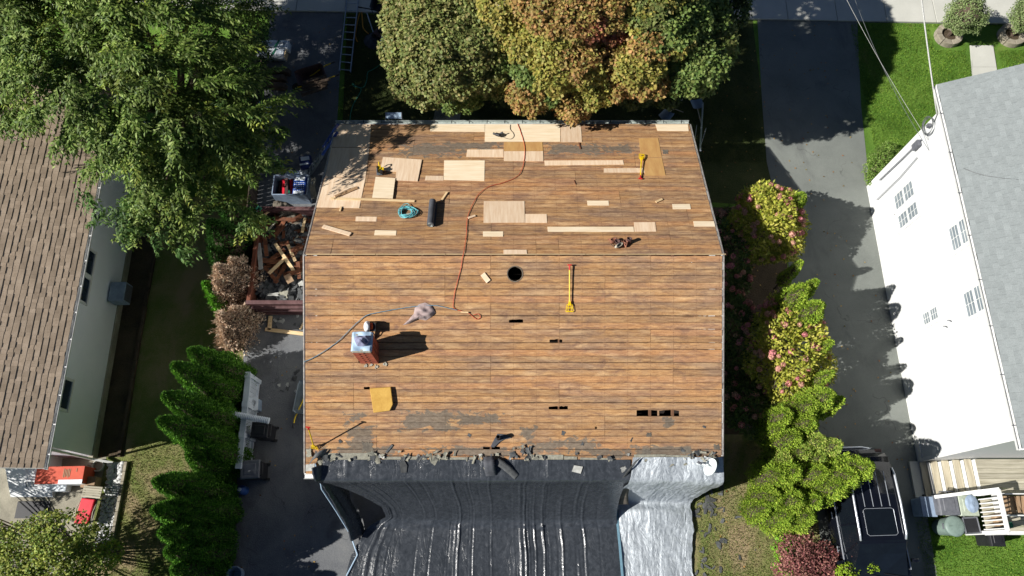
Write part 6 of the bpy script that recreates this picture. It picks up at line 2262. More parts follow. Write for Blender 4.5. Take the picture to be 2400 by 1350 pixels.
b.build('body', M['bluejug'], jg, smooth=True)
b = MB()
b.lathe([(.055, .47), (.055, .5), (0, .505)], (0, 0, 0), 14)
b.build('cap', M['whitep'], jg)
bk = thing('bucket', 'pale empty bucket standing on the driveway beside the hedge', 'bucket', at(560, 1345, 0))
b = MB()
b.lathe([(0.0, 0), (.17, 0), (.21, .38), (.225, .38), (.225, .41), (.20, .41), (.165, .02), (0, .02)], (0, 0, 0), 28)
b.build('body', M['bucket'], bk)
b = MB()
b.tube([(0.225 * math.cos(a), 0.225 * math.sin(a) * .4 - .02 * math.sin(a), .38 - .1 * math.sin(a)) for a in [math.pi * j / 12 for j in range(13)]], 0.006, 5)
b.build('handle', M['galv'], bk)

# ------------------------------------------------------------------ left neighbour's patio
rbx = thing('red_carton', 'large red cardboard carton with pale band under the eave', 'carton', (-13.72, 2.28, 0), 0.02)
b = MB()
b.box((0, 0, 0.34), (1.45, 0.52, 0.62))
b.build('box', M['card_red'], rbx, bevel=0.01)
b = MB()
b.box((0.005, -0.262, 0.34), (1.44, 0.012, 0.6))
b.box((0.36, -0.2, 0.656), (0.72, 0.12, 0.012))
b.build('pale_band', M['whitep'], rbx)
b = MB()
for k in range(5):
    b.box((0.12 + 0.045 * k, 0.06 - .01 * (k % 2), 0.656), (0.022, 0.26 - .03 * (k % 3), 0.008))
b.box((0.5, 0.14, 0.656), (0.02, 0.1, 0.008))
b.build('printed_mark', M['card'], rbx)
b = MB()
b.box((-13.95, 1.93, 0.16), (0.62, 0.2, 0.30))
b.build('foam_block', M['whitep'], bevel=0.02, label='white foam block lying in front of the red carton', cat='foam')
b = MB()
b.box((0, 0, 0.2), (0.42, 0.34, 0.38))
b.build('brown_carton', M['card'], M=Matrix.Translation((-12.95, 2.1, 0.01)) @ Matrix.Rotation(-.06, 4, 'Z'), bevel=0.01, label='plain brown carton beside the red carton', cat='carton')
b = MB()
for k in range(3):
    b.tube([(0.17 * math.cos(a), 0.17 * math.sin(a), 0.03 + .03 * k) for a in [2 * math.pi * j / 28 for j in range(28)]], 0.016, 6, closed=True)
b.tube([(-.17, 0, .05), (-.28, .05, .04), (-.36, .06, .03)], 0.015, 6)
b.build('hose_coil', M['wire'], M=Matrix.Translation((-12.92, 2.62, 0.01)), smooth=True, label='pale coiled garden hose on the patio by the wall', cat='hose')
rb2 = thing('red_bench_cushion', 'bright red cushioned bench on the patio beside white pebbles', 'bench', (-12.86, 1.24, 0), -0.12)
b = MB()
b.box((0, 0, 0.42), (0.42, 0.74, 0.1))
b.build('cushion', M['redcool'], rb2, bevel=0.03)
b = MB()
b.box((0, 0, 0.34), (0.46, 0.8, 0.05))
b.build('seat', M['greybin'], rb2)
for sx in (-1, 1):
    for sy in (-1, 1):
        b = MB()
        b.beam((sx * .2, sy * .37, 0.34), (sx * .2, sy * .37, 0.0), 0.04, 0.04)
        b.build('leg', M['greybin'], rb2)
    b = MB()
    b.tube([(sx * .25, -.4, .36), (sx * .26, 0, .47), (sx * .25, .4, .36)], 0.014, 6)
    b.build('arm', M['canvas'], rb2)
gt_ = thing('slatted_table', 'weathered slatted side table at the head of the red bench', 'table', (-12.74, 1.80, 0), -0.08)
for k in range(5):
    b = MB()
    b.box((0, -0.14 + 0.07 * k, 0.46), (0.58, 0.055, 0.025))
    b.build('slat', M['deck'], gt_)
for sx in (-1, 1):
    for sy in (-1, 1):
        b = MB()
        b.beam((sx * .25, sy * .13, 0.45), (sx * .25, sy * .13, 0), 0.04, 0.04)
        b.build('leg', M['deck'], gt_)
    b = MB()
    b.box((sx * .25, 0, 0.43), (0.04, 0.3, 0.03))
    b.build('bearer', M['deck'], gt_)
b = MB()
b.box((0, 0, 0.03), (1.0, 0.5, 0.03))
b.build('door_mat', M['black'], M=Matrix.Translation(at(78, 1195, 0.0)), label='dark door mat lying below the white bulkhead', cat='mat')
# pebble bed and its kerb
bed = sheet('pebble_bed', [(-12.62, 2.75), (-12.12, 2.75), (-12.1, -0.2), (-12.5, -0.2)], 0.014, M['concrete_old'])
b = MB()
for k in range(620):
    x, y = R.uniform(-12.6, -12.14), R.uniform(-0.1, 2.7)
    s = R.uniform(.02, .055) * (1.5 if y > 2.0 else 1.0)
    b.lathe([(0.0, -s * .5), (s * .8, -s * .3), (s, 0), (s * .75, s * .4), (0, s * .55)], (x, y, 0.02 + s * .4), 6, R.uniform(.8, 1.3), R.uniform(.7, 1.1))
b.build('pebbles', M['stone'], label='white pebbles filling the narrow bed beside the patio', cat='pebbles', kind='stuff', smooth=True)
for k in range(10):
    b = MB()
    b.box((-12.06 - .002 * k, 2.6 - .3 * k, 0.06), (0.09, 0.29, 0.12))
    b.build('kerb_stone', M['planter'], bed, world=True, bevel=0.01)
for k in range(12):
    b = MB()
    b.box((-12.32 - 0.004 * k + R.uniform(-.01, .01), 3.2 + .62 * k, 0.05), (0.09, 0.6, 0.1))
    b.build('edging_timber', M['fence'], M=Matrix.Identity(4), label='dark timber edging along the shaded side bed', cat='edging', group='edging timbers of the side bed')

# shingle scraps and bits over the rear lawn
flatm = []
for k in range(8):
    b = MB()
    w_, h_ = R.uniform(.10, .26), R.uniform(.06, .14)
    b.prism([(-w_, -h_ * R.uniform(.6, 1)), (R.uniform(-.4, .4) * w_, -h_ * R.uniform(.8, 1.1)), (w_, -h_ * R.uniform(.4, 1)), (w_ * R.uniform(.7, 1), h_ * R.uniform(.2, 1)), (w_ * R.uniform(-.3, .3), h_ * R.uniform(.6, 1.2)), (-w_ * R.uniform(.6, 1), h_ * R.uniform(.3, 1))], 0, 0.01)
    me = bpy.data.meshes.new('shingle_scrap')
    me.from_pydata([tuple(p) for p in b.v], [], b.f)
    me.materials.append(M['felt_dark'])
    flatm.append(me)
for k in range(48):
    x, y = R.uniform(1632, 1790), R.uniform(1130, 1350)
    if k < 22:
        x, y = R.uniform(1630, 1690), R.uniform(1150, 1345)
    if (y < 1180 and x < 1650):
        continue
    o = link('shingle_scrap', R.choice(flatm), M=Matrix.Translation(at(x, y, .03)) @ Euler((R.uniform(-.12, .12), R.uniform(-.12, .12), R.uniform(0, 6))).to_matrix().to_4x4() @ Matrix.Scale(R.uniform(.25, .75) * (0.55 if x > 1700 else 1), 4),
             label='torn shingle scrap lying on the patchy lawn beside the silver tarpaulin', cat='scrap', group='scraps on the rear lawn')

# ------------------------------------------------------------------ plants
def lin(*c):
    return np.array(srgb(*c)[:3])


def pick(pal, n, jit=0.12):
    P = np.array(pal)
    i = RNG.integers(0, len(P), n)
    w = RNG.uniform(0, 1, (n, 1))
    c = P[i] * w + P[RNG.integers(0, len(P), n)] * (1 - w)
    return np.clip(c * RNG.uniform(1 - jit * 2, 1 + jit * 2, (n, 1)), 0.005, 0.9)


def sph(n, zmin=-1.0):
    z = RNG.uniform(zmin, 1, n)
    a = RNG.uniform(0, 2 * np.pi, n)
    r = np.sqrt(1 - z * z)
    return np.stack([r * np.cos(a), r * np.sin(a), z], 1)


def limb_mesh(name, parent, base, targets, r0, m=M['bark'], seed=1, mids=0.5):
    rg = random.Random(seed)
    b = MB()
    base = Vector(base)
    cen = Vector((sum(t.x for t in targets) / len(targets), sum(t.y for t in targets) / len(targets), 0))
    topz = min(t.z for t in targets) * 0.6
    fork = Vector((base.x * .6 + cen.x * .4, base.y * .6 + cen.y * .4, topz))
    b.tube([base - Vector((0, 0, .1)), base + Vector((0, 0, .15)), base.lerp(fork, .5) + Vector((rg.uniform(-.08, .08), rg.uniform(-.08, .08), 0)), fork], [r0 * 1.35, r0, r0 * .9, r0 * .75], 10)
    tr = b.build(name, m, parent, world=True, smooth=True)
    for t in targets:
        b = MB()
        mid = fork.lerp(t, .5) + Vector((rg.uniform(-.2, .2), rg.uniform(-.2, .2), rg.uniform(.0, .4)))
        q = fork.lerp(t, .8) + Vector((rg.uniform(-.15, .15), rg.uniform(-.15, .15), rg.uniform(0, .2)))
        b.tube([fork, mid, q, t], [r0 * .5, r0 * .3, r0 * .16, r0 * .06], 6)
        for _ in range(3):
            a = fork.lerp(t, rg.uniform(.5, .9))
            b.tube([a, a + Vector((rg.uniform(-.5, .5), rg.uniform(-.5, .5), rg.uniform(.0, .4)))], [r0 * .12, r0 * .03], 5)
        b.build('limb', m, tr, world=True, smooth=True)
    return tr


def sprig_crown(name, parent, blobs, nspr, L, W, pal, tip_pal, per=20, slen=(.45, .9), droop=.35, zs=.62, zmin=-.35):
    C = np.array([b[:3] for b in blobs])
    Rr = np.array([b[3] for b in blobs])
    w = Rr ** 2
    per_b = 14 if nspr > 500 else 6
    nb = nspr // per_b
    nspr = nb * per_b
    idx = RNG.choice(len(blobs), nb, p=w / w.sum())
    d = sph(nb, zmin)
    rad = RNG.uniform(.2, .92, (nb, 1)) ** .55
    b0 = C[idx] + d * Rr[idx][:, None] * rad * np.array([1, 1, zs])
    bd = unit(d * np.array([1, 1, .12]) + RNG.normal(0, .3, (nb, 3)) * np.array([1, 1, .25]))
    B = np.repeat(np.arange(nb), per_b)
    s_ = RNG.uniform(0, 1, (nspr, 1))
    bl_len = (.9 if nspr > 500 else .4)
    bs = unit(np.cross(bd, np.array([0, 0, 1.0])))
    sg_ = RNG.choice([-1.0, 1.0], (nspr, 1))
    p0 = b0[B] + bd[B] * s_ * bl_len + RNG.normal(0, .03, (nspr, 3)) - np.array([0, 0, .18]) * s_ ** 2
    d = d[B]
    sd = unit(bd[B] + bs[B] * sg_ * RNG.uniform(.1, 1.0, (nspr, 1)) * (1 - .5 * s_) + np.array([0, 0, .03]) + RNG.normal(0, .1, (nspr, 3)))
    SL = RNG.uniform(*slen, nspr)
    t = np.linspace(0.05, 1, per)
    T = np.tile(t, nspr)
    I = np.repeat(np.arange(nspr), per)
    n = len(I)
    pos = p0[I] + sd[I] * (SL[I] * T)[:, None]
    pos[:, 2] -= droop * SL[I] * T ** 2
    pos += RNG.normal(0, .02, (n, 3))
    sg = np.where(np.arange(n) % 2, 1.0, -1.0)[:, None]
    side = unit(np.cross(sd[I], np.array([0, 0, 1.0])))
    ld = unit(side * sg * RNG.uniform(.5, 1, (n, 1)) + sd[I] * .7 + np.array([0, 0, -.45]) + RNG.normal(0, .18, (n, 3)))
    nr = unit(np.array([0, 0, 1.0]) + RNG.normal(0, .45, (n, 3)))
    tipf = np.clip((T - .45) / .5, 0, 1)[:, None] * (RNG.uniform(0, 1, nb) < .32)[B][I][:, None]
    c = pick(pal, n) * (1 - tipf) + pick(tip_pal, n) * tipf
    c = np.clip(c * (RNG.uniform(.7, 1.25, nb)[B] * RNG.uniform(.85, 1.15, nspr))[I][:, None] * 1.4, 0, .9)
    me = leaf_mesh(name, pos, ld, nr, RNG.uniform(.75, 1.2, n) * L, RNG.uniform(.8, 1.2, n) * W, c, M['leaf'])
    return link(name, me, parent, True)


def clump_crown(name, parent, clumps, dens, L, W, pals, zs=.75, zmin=-.45, m=None):
    PS, DS, NS, CS = [], [], [], []
    for (x, y, z, r, key) in clumps:
        n = int(dens * r * r)
        d = sph(n, zmin)
        lump = 1 + .16 * np.sin(d[:, 0] * 7 + x) * np.sin(d[:, 1] * 6 + y) + .1 * np.sin(d[:, 2] * 9 + z * 3)
        rad = r * lump * RNG.uniform(.62, 1.04, n) ** .5
        PS.append(np.array([x, y, z]) + d * rad[:, None] * np.array([1, 1, zs]))
        dd = unit(d * .5 + RNG.normal(0, .6, (n, 3)) + np.array([0, 0, -.25]))
        DS.append(dd)
        NS.append(unit(d + np.array([0, 0, .7]) + RNG.normal(0, .4, (n, 3))))
        c = pick(pals[key], n)
        # slow colour drift inside a clump
        dr_ = .5 + .5 * np.sin(d[:, 0] * 3 + x * 5) * np.cos(d[:, 1] * 3 + y * 3)
        c = np.clip(c * (.82 + .36 * dr_)[:, None] * 1.35, 0, .9)
        CS.append(c)
    pos, dd, nn, cc = (np.concatenate(q) for q in (PS, DS, NS, CS))
    n = len(pos)
    me = leaf_mesh(name, pos, dd, nn, RNG.uniform(.7, 1.25, n) * L, RNG.uniform(.7, 1.2, n) * W, cc, m or M['leaf'])
    return link(name, me, parent, True)


# --- the big broadleaf tree over the left neighbour's roof
bl_ = [(-60, 60, 6.5, 2.0), (120, 60, 6.8, 2.1), (330, 40, 6.8, 2.2), (470, 70, 5.6, 1.4), (60, 165, 5.9, 1.35), (230, 190, 7.0, 2.0), (400, 230, 6.6, 1.9), (520, 300, 5.1, 1.4), (330, 330, 5.6, 1.35), (440, 420, 5.1, 1.35),
       (380, 500, 4.4, 1.0), (310, 450, 4.9, .75), (490, 490, 4.0, .95), (570, 285, 4.4, .35), (545, 10, 4.4, .45), (525, 110, 4.2, .45), (535, 215, 4.3, .4), (-60, 190, 6.0, 1.2), (250, -120, 6.8, 2.4), (480, -100, 5.6, 1.9), (30, -120, 6.6, 2.2)]
blobs = [tuple(at(x, y - 12 - (40 if y > 400 else 0), z)) + (r * (.76 if x < 540 else 1.1),) for (x, y, z, r) in bl_]
blobs += [(-15.0, 17.0, 6.0, 1.6), (-14.0, 18.6, 6.5, 1.6), (-16.2, 16.0, 6.0, 1.5), (-12.8, 17.4, 6.5, 1.5), (-15.6, 19.0, 6.2, 1.5)]
tree = thing('broadleaf_tree', 'large dark green tree with drooping leaves overhanging the brown shingle roof', 'tree', (-10.9, 13.6, 0))
limb_mesh('trunk', tree, (-10.9, 13.6, 0), [Vector(b[:3]) for b in blobs[1:]], 0.24, seed=3)
sprig_crown('crown', tree, blobs, 7800, .14, .05, [lin(58, 80, 28), lin(78, 102, 40), lin(100, 120, 52), lin(122, 136, 74)], [lin(112, 128, 50), lin(98, 120, 48), lin(122, 126, 52)], 24, (.45, .9))
# few explicit long hanging boughs at the rim
rim = [(690, 293, 4.4), (640, 330, 4.3), (645, 355, 4.2), (385, 565, 4.2), (255, 500, 4.7), (262, 480, 4.8), (180, 430, 5.0), (555, 490, 3.6), (330, 525, 4.4), (175, 275, 5.4), (40, 255, 5.4), (470, 515, 3.8), (600, 420, 3.8), (600, 300, 5.5), (575, 350, 5.3), (565, 260, 5.8), (610, 330, 5.2)]
rb = [tuple(at(x, y, z)) + (.34,) for x, y, z in rim]
sprig_crown('boughs', tree, rb, 150, .14, .05, [lin(74, 100, 50), lin(92, 116, 60), lin(60, 92, 40)], [lin(140, 146, 60), lin(126, 136, 56)], 20, (.35, .65), .3, .5, -.2)

shrub_later = [(585, 50, 1.7, .8), (578, 130, 1.8, .8), (572, 210, 1.7, .8), (590, 300, 1.5, .6), (560, 380, 1.6, .7)]

# --- maples in front of the house
pals = {'g': [lin(96, 108, 58), lin(112, 120, 68), lin(78, 94, 46), lin(122, 120, 72)],
        'l': [lin(114, 120, 68), lin(128, 130, 76), lin(98, 110, 58), lin(134, 124, 80), lin(88, 102, 54)],
        'y': [lin(132, 130, 62), lin(144, 136, 66), lin(112, 120, 56), lin(150, 134, 72)],
        'o': [lin(146, 124, 72), lin(152, 116, 72), lin(132, 124, 64), lin(142, 106, 68), lin(120, 118, 62)],
        'r': [lin(150, 92, 72), lin(156, 100, 80), lin(140, 104, 68)],
        'd': [lin(60, 76, 42), lin(74, 88, 48), lin(52, 66, 38)], 'f': [lin(88, 108, 54), lin(104, 120, 62), lin(74, 96, 46), lin(114, 124, 68)]}
LC = [(960, 40, 4.2, .9, 'l'), (1010, 15, 4.8, 1.0, 'l'), (1080, 5, 5, 1.0, 'l'), (958, 112, 4.2, .85, 'l'), (1030, 90, 5, 1.1, 'l'), (1108, 90, 5, 1.0, 'l'), (975, 178, 3.8, .8, 'l'), (1050, 165, 4.4, 1.0, 'l'), (1118, 160, 4.2, .85, 'l'), (1005, 212, 3.4, .62, 'l'),
      (1075, 212, 3.5, .72, 'f'), (1150, 105, 4.4, .7, 'f'), (1150, 195, 3.4, .5, 'g'), (1000, -70, 5, 1.2, 'l'), (1110, -70, 5.4, 1.2, 'y'), (1140, -170, 5.2, 1.2, 'g'), (1010, -160, 4.6, 1.1, 'l'), (940, -30, 4.0, .8, 'l')]
RC = [(1190, 20, 5.8, .95, 'y'), (1235, 85, 5.4, .9, 'y'), (1215, 50, 5.2, .7, 'o'), (1290, 15, 6.5, 1.0, 'o'), (1350, 25, 6.5, 1.0, 'o'), (1385, 52, 6.4, .62, 'r'), (1420, 15, 6.5, .9, 'o'), (1300, 95, 5.8, .85, 'y'), (1355, 120, 5.6, .9, 'o'), (1245, 165, 4.8, .62, 'f'), (1300, 165, 5, .85, 'y'),
      (1375, 150, 5.2, .8, 'y'), (1445, 128, 5.4, .7, 'o'), (1435, 72, 6, .5, 'r'), (1475, 50, 5.8, .7, 'o'), (1240, 222, 4, .72, 'o'), (1290, 205, 4.2, .6, 'f'), (1345, 236, 3.8, .72, 'o'), (1395, 205, 4.4, .75, 'y'), (1455, 185, 4.6, .75, 'o'), (1500, 150, 4.8, .75, 'y'), (1525, 100, 5.2, .7, 'o'), (1570, 88, 5.2, .7, 'y'), (1520, 190, 4.3, .6, 'o'),
      (1535, 15, 5.8, .85, 'g'), (1600, 15, 5.5, .85, 'f'), (1650, 35, 5, .75, 'f'), (1610, 92, 5, .72, 'f'), (1680, 85, 4.6, .62, 'g'), (1650, 145, 4.6, .72, 'f'), (1600, 175, 4.2, .72, 'f'), (1640, 192, 3.8, .5, 'f'), (1705, 15, 4.5, .7, 'd'), (1690, 120, 4, .5, 'f'), (1560, 222, 3.2, .5, 'd'), (1490, 215, 3.6, .6, 'd'), (1180, 130, 4.6, .6, 'f'), (1330, 60, 6.2, .6, 'y'),
      (1250, -70, 6.5, 1.3, 'o'), (1400, -70, 7, 1.3, 'o'), (1550, -60, 6.2, 1.2, 'y'), (1680, -60, 5, 1.1, 'g'), (1300, -170, 6.5, 1.4, 'o'), (1450, -170, 6.5, 1.4, 'y'), (1600, -160, 5.8, 1.2, 'g'), (1740, -50, 4.2, .7, 'd'), (1700, -150, 4.8, 1.0, 'd'), (1560, 60, 5.4, .9, 'f'), (1600, 40, 5.2, .9, 'f'), (1500, 20, 5.6, .9, 'y'), (1440, -20, 6, 1.1, 'o'), (1560, -130, 6.2, 1.3, 'g')]
RC = [(x, y, z + (.8 if x >= 1480 and z > 4 else 0), r * .93, k) for (x, y, z, r, k) in RC]
for nm, lab, cl_, base in (('maple_tree', 'rounded grey green tree between driveway and autumn maple in front of the house', LC, (-2.1, 16.6, 0)), ('maple_tree', 'autumn maple with orange and red leaf clumps in front of the house', RC, (2.9, 16.9, 0))):
    cw_ = [tuple(at(x, y, z)) + (r, k) for (x, y, z, r, k) in cl_]
    tr = thing(nm, lab, 'tree', base)
    limb_mesh('trunk', tr, base, [Vector((c[0], c[1], c[2] - .3)) for c in cw_], 0.2, seed=5)
    clump_crown('crown', tr, cw_, 5000 if cl_ is LC else 4600, .115, .095, pals)


def cone_sprays(tip, base_z, r, n, pal, L, W, jag=.18, ex=.85, lean=(0, 0)):
    """points, dirs, normals, colours of upright conifer sprays on a ragged cone"""
    h = tip[2] - base_z
    t = RNG.uniform(0, 1, n) ** 1.35
    a = RNG.uniform(0, 2 * np.pi, n)
    ph = RNG.uniform(0, 6, 4)
    lump = 1 + jag * np.sin(a * 4 + t * 9 + ph[0]) + jag * .7 * np.sin(a * 9 - t * 17 + ph[1]) + jag * .5 * np.sin(t * 31 + a * 3 + ph[2])
    prof = np.minimum(1.0, np.power(np.clip(1 - t, 0, 1), ex) * 1.12) * np.clip((t + .08) * 6, 0, 1)
    rad = r * prof * lump * RNG.uniform(.72, 1.03, n)
    cx = tip[0] + lean[0] * (1 - t)
    cy = tip[1] + lean[1] * (1 - t)
    pos = np.stack([cx + rad * np.cos(a), cy + rad * np.sin(a), base_z + t * h], 1)
    out = np.stack([np.cos(a), np.sin(a), np.zeros(n)], 1)
    d = unit(out * RNG.uniform(.3, .9, (n, 1)) + np.array([0, 0, 1.0]) * RNG.uniform(.5, 1.1, (n, 1)) + RNG.normal(0, .25, (n, 3)))
    nr = unit(np.cross(d, np.array([0, 0, 1.0])) + RNG.normal(0, .5, (n, 3)))
    c = np.clip(pick(pal, n) * 1.8, 0, .9)
    return pos, d, nr, c


def conifer(label, base, lobes, pal, n=5000, L=.11, W=.05, m=None, name='arborvitae', group=None, jag=.18, ex=.85):
    t = thing(name, label, 'shrub', base, group=group)
    q = [cone_sprays(tp, bz, r, int(n * (r / .7) ** 1.3 * max(.5, (tp[2] - bz) / 3)), pal, L, W, jag, ex) for (tp, bz, r) in lobes]
    pos, d, nr, c = (np.concatenate(z) for z in zip(*q))
    k = len(pos)
    me = leaf_mesh('foliage', pos, d, nr, RNG.uniform(.7, 1.3, k) * L, RNG.uniform(.7, 1.3, k) * W, c, m or M['needle'])
    link('foliage', me, t, True)
    b = MB()
    for (tp, bz, r) in lobes:
        b.tube([(tp[0], tp[1], max(bz - .6, 0.0)), (tp[0], tp[1], bz + (tp[2] - bz) * .85)], [.05, .015], 6)
        # dense dark core of old twigs
        b.lathe([(r * .62, bz + .08), (r * .6, bz + (tp[2] - bz) * .35), (r * .28, bz + (tp[2] - bz) * .72), (0, bz + (tp[2] - bz) * .93)], (tp[0], tp[1], 0), 9)
    b.build('stem', M['bark'], t, world=True)
    return t


GH = [lin(56, 92, 32), lin(74, 114, 36), lin(44, 74, 30), lin(96, 136, 44)]
hedge = [(445, 820, -9.15), (405, 855, -9.25), (383, 925, -9.2), (372, 985, -9.15), (432, 1035, -9.0), (362, 1128, -9.25), (405, 1180, -9.05), (358, 1195, -9.2), (375, 1248, -9.15), (390, 1292, -9.1), (405, 1335, -9.1), (440, 1065, -9.1), (520, 1350, -9.0), (415, 1400, -9.1), (392, 1440, -9.1), (400, 1490, -9.1), (390, 1540, -9.1)]
hl = ['second tallest', '']
names_h = ['rounded first hedge conifer beside the bare brown shrubs', 'double tipped hedge conifer next to the first rounded one', 'tall pointed hedge conifer beside the pale lid', 'tall pointed hedge conifer beside the corrugated pipe',
           'low hedge conifer behind the lower end of the vinyl fence', 'tall hedge conifer beside the blue water jug', 'short hedge conifer in front of the tall one near the water jug', 'tall hedge conifer just past the water jug',
           'leaning hedge conifer with sunlit left flank beyond the water jug', 'medium hedge conifer before the bucket', 'low hedge conifer beside the bucket', 'stubby hedge conifer at the last vinyl fence post', 'spreading low hedge conifer touching the bucket', 'hedge conifer past the bucket', 'first hedge conifer after the one past the bucket', 'second hedge conifer after the one past the bucket', 'third hedge conifer after the one past the bucket']
for i, (x, y, X) in enumerate(hedge):
    tp = on_x(x, y, X + .22)
    r = .50 + .10 * min(tp.z / 4, 1)
    lobes = [((tp.x, tp.y, tp.z), .1, r)]
    if tp.z > 3.4:
        lobes.append(((tp.x + .34, tp.y - .05, tp.z * .74), .1, .40))
    conifer(names_h[i], (tp.x, tp.y, 0), lobes, GH, 13000, .075, .036, group='conifer hedge along the driveway', jag=.10, ex=.62)
# filler behind the fence
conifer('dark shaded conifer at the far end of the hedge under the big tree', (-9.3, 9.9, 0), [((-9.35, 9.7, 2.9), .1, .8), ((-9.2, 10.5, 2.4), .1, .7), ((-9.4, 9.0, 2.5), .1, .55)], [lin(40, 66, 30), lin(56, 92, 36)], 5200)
DB = [lin(160, 140, 120), lin(176, 156, 136), lin(136, 114, 96), lin(188, 170, 150)]
conifer('dead brown conifer shrub beside the dumpster', (-9.0, 8.35, 0), [((-9.05, 8.3, 2.6), .1, .75), ((-8.85, 8.75, 2.1), .1, .55), ((-9.2, 7.95, 2.2), .1, .5)], DB, 5600, .12, .035, M['dry'], 'dead_shrub', jag=.3)
conifer('dead brown conifer shrub nearest the green hedge', (-8.9, 7.0, 0), [((-9.0, 6.95, 2.0), .1, .62), ((-8.75, 7.25, 1.7), .1, .5), ((-9.1, 6.6, 1.3), .1, .45)], DB, 5600, .12, .035, M['dry'], 'dead_shrub', jag=.3)
tp = on_x(478, 664, -9.55)
conifer('narrow bright green conifer squeezed between the dead brown shrubs', (tp.x, tp.y, 0), [((tp.x, tp.y, tp.z), .4, .34), ((tp.x + .1, tp.y - .3, tp.z * .8), .3, .3)], [lin(70, 116, 36), lin(96, 140, 44)], 8000)

# --- right hand conifers
GR = [lin(104, 128, 38), lin(120, 140, 44), lin(86, 112, 36), lin(134, 146, 58)]
GY = [lin(112, 132, 50), lin(128, 146, 66), lin(96, 122, 50), lin(150, 150, 80)]
groups = [
    ('bright conifer tip rising behind the far hydrangea', [(1882, 455, 2.9, .38), (1868, 470, 2.5, .32)], GR),
    ('bright conifer between the two sunlit hydrangeas', [(1890, 672, 3.5, .42), (1925, 712, 3.6, .42), (1908, 740, 3.0, .36), (1915, 658, 3.5, .26), (1880, 612, 2.6, .2), (1950, 800, 3.1, .22), (1952, 872, 3.1, .22)], GR),
    ('bright yellow green conifer below the sunlit hydrangea', [(1950, 922, 3.5, .42), (1910, 945, 3.0, .5), (1850, 968, 2.6, .42), (1905, 985, 2.7, .5), (1870, 1020, 2.4, .5), (1835, 1000, 2.2, .34), (1975, 935, 3.0, .28)], GR),
    ('feathery paler conifer beside the rear of the black car', [(1968, 1040, 3.0, .36), (1930, 1030, 2.7, .42), (1895, 1055, 2.3, .45), (1850, 1075, 2.0, .42), (1930, 1068, 2.4, .38)], GY),
    ('bright conifer leaning over the black car roof', [(2040, 1092, 3.9, .44), (2005, 1112, 3.6, .46), (1980, 1135, 3.2, .42), (1935, 1105, 2.8, .42)], GR),
    ('broad bright conifer beside the black car door', [(1835, 1110, 2.2, .5), (1870, 1100, 2.5, .45), (1825, 1165, 1.9, .5), (1875, 1170, 2.3, .55), (1920, 1170, 2.4, .42), (1850, 1205, 1.8, .5), (1900, 1205, 2.0, .5), (1800, 1190, 1.6, .36)], GR)]
for lab, lb_, pal in groups:
    lobes = []
    for (x, y, z, r) in lb_:
        z, r = z + .25, r * 1.03
        p = at(x, y, z)
        lobes.append(((p.x, p.y, p.z), max(z - 1.9, .15), r))
    c = lobes[len(lobes) // 2][0]
    conifer(lab, (c[0], c[1], 0), lobes, pal, 15000, .065, .032, group='conifers along the right driveway', jag=.10, ex=.5)


# --- hydrangeas
blm = []
for v in range(4):
    d = sph(90)
    me = leaf_mesh('bloom', d * .082 * RNG.uniform(.8, 1.05, (90, 1)) - np.cross(d, unit(RNG.normal(0, 1, (90, 3)))) * .016, np.cross(d, RNG.normal(0, 1, (90, 3))), d, .045, .045,
                   pick([[lin(214, 140, 138), lin(222, 160, 150), lin(196, 118, 122)], [lin(222, 172, 152), lin(206, 148, 134)], [lin(210, 126, 136), lin(230, 160, 160)], [lin(196, 150, 130), lin(216, 172, 150)]][v], 90), M['petal'])
    blm.append(me)


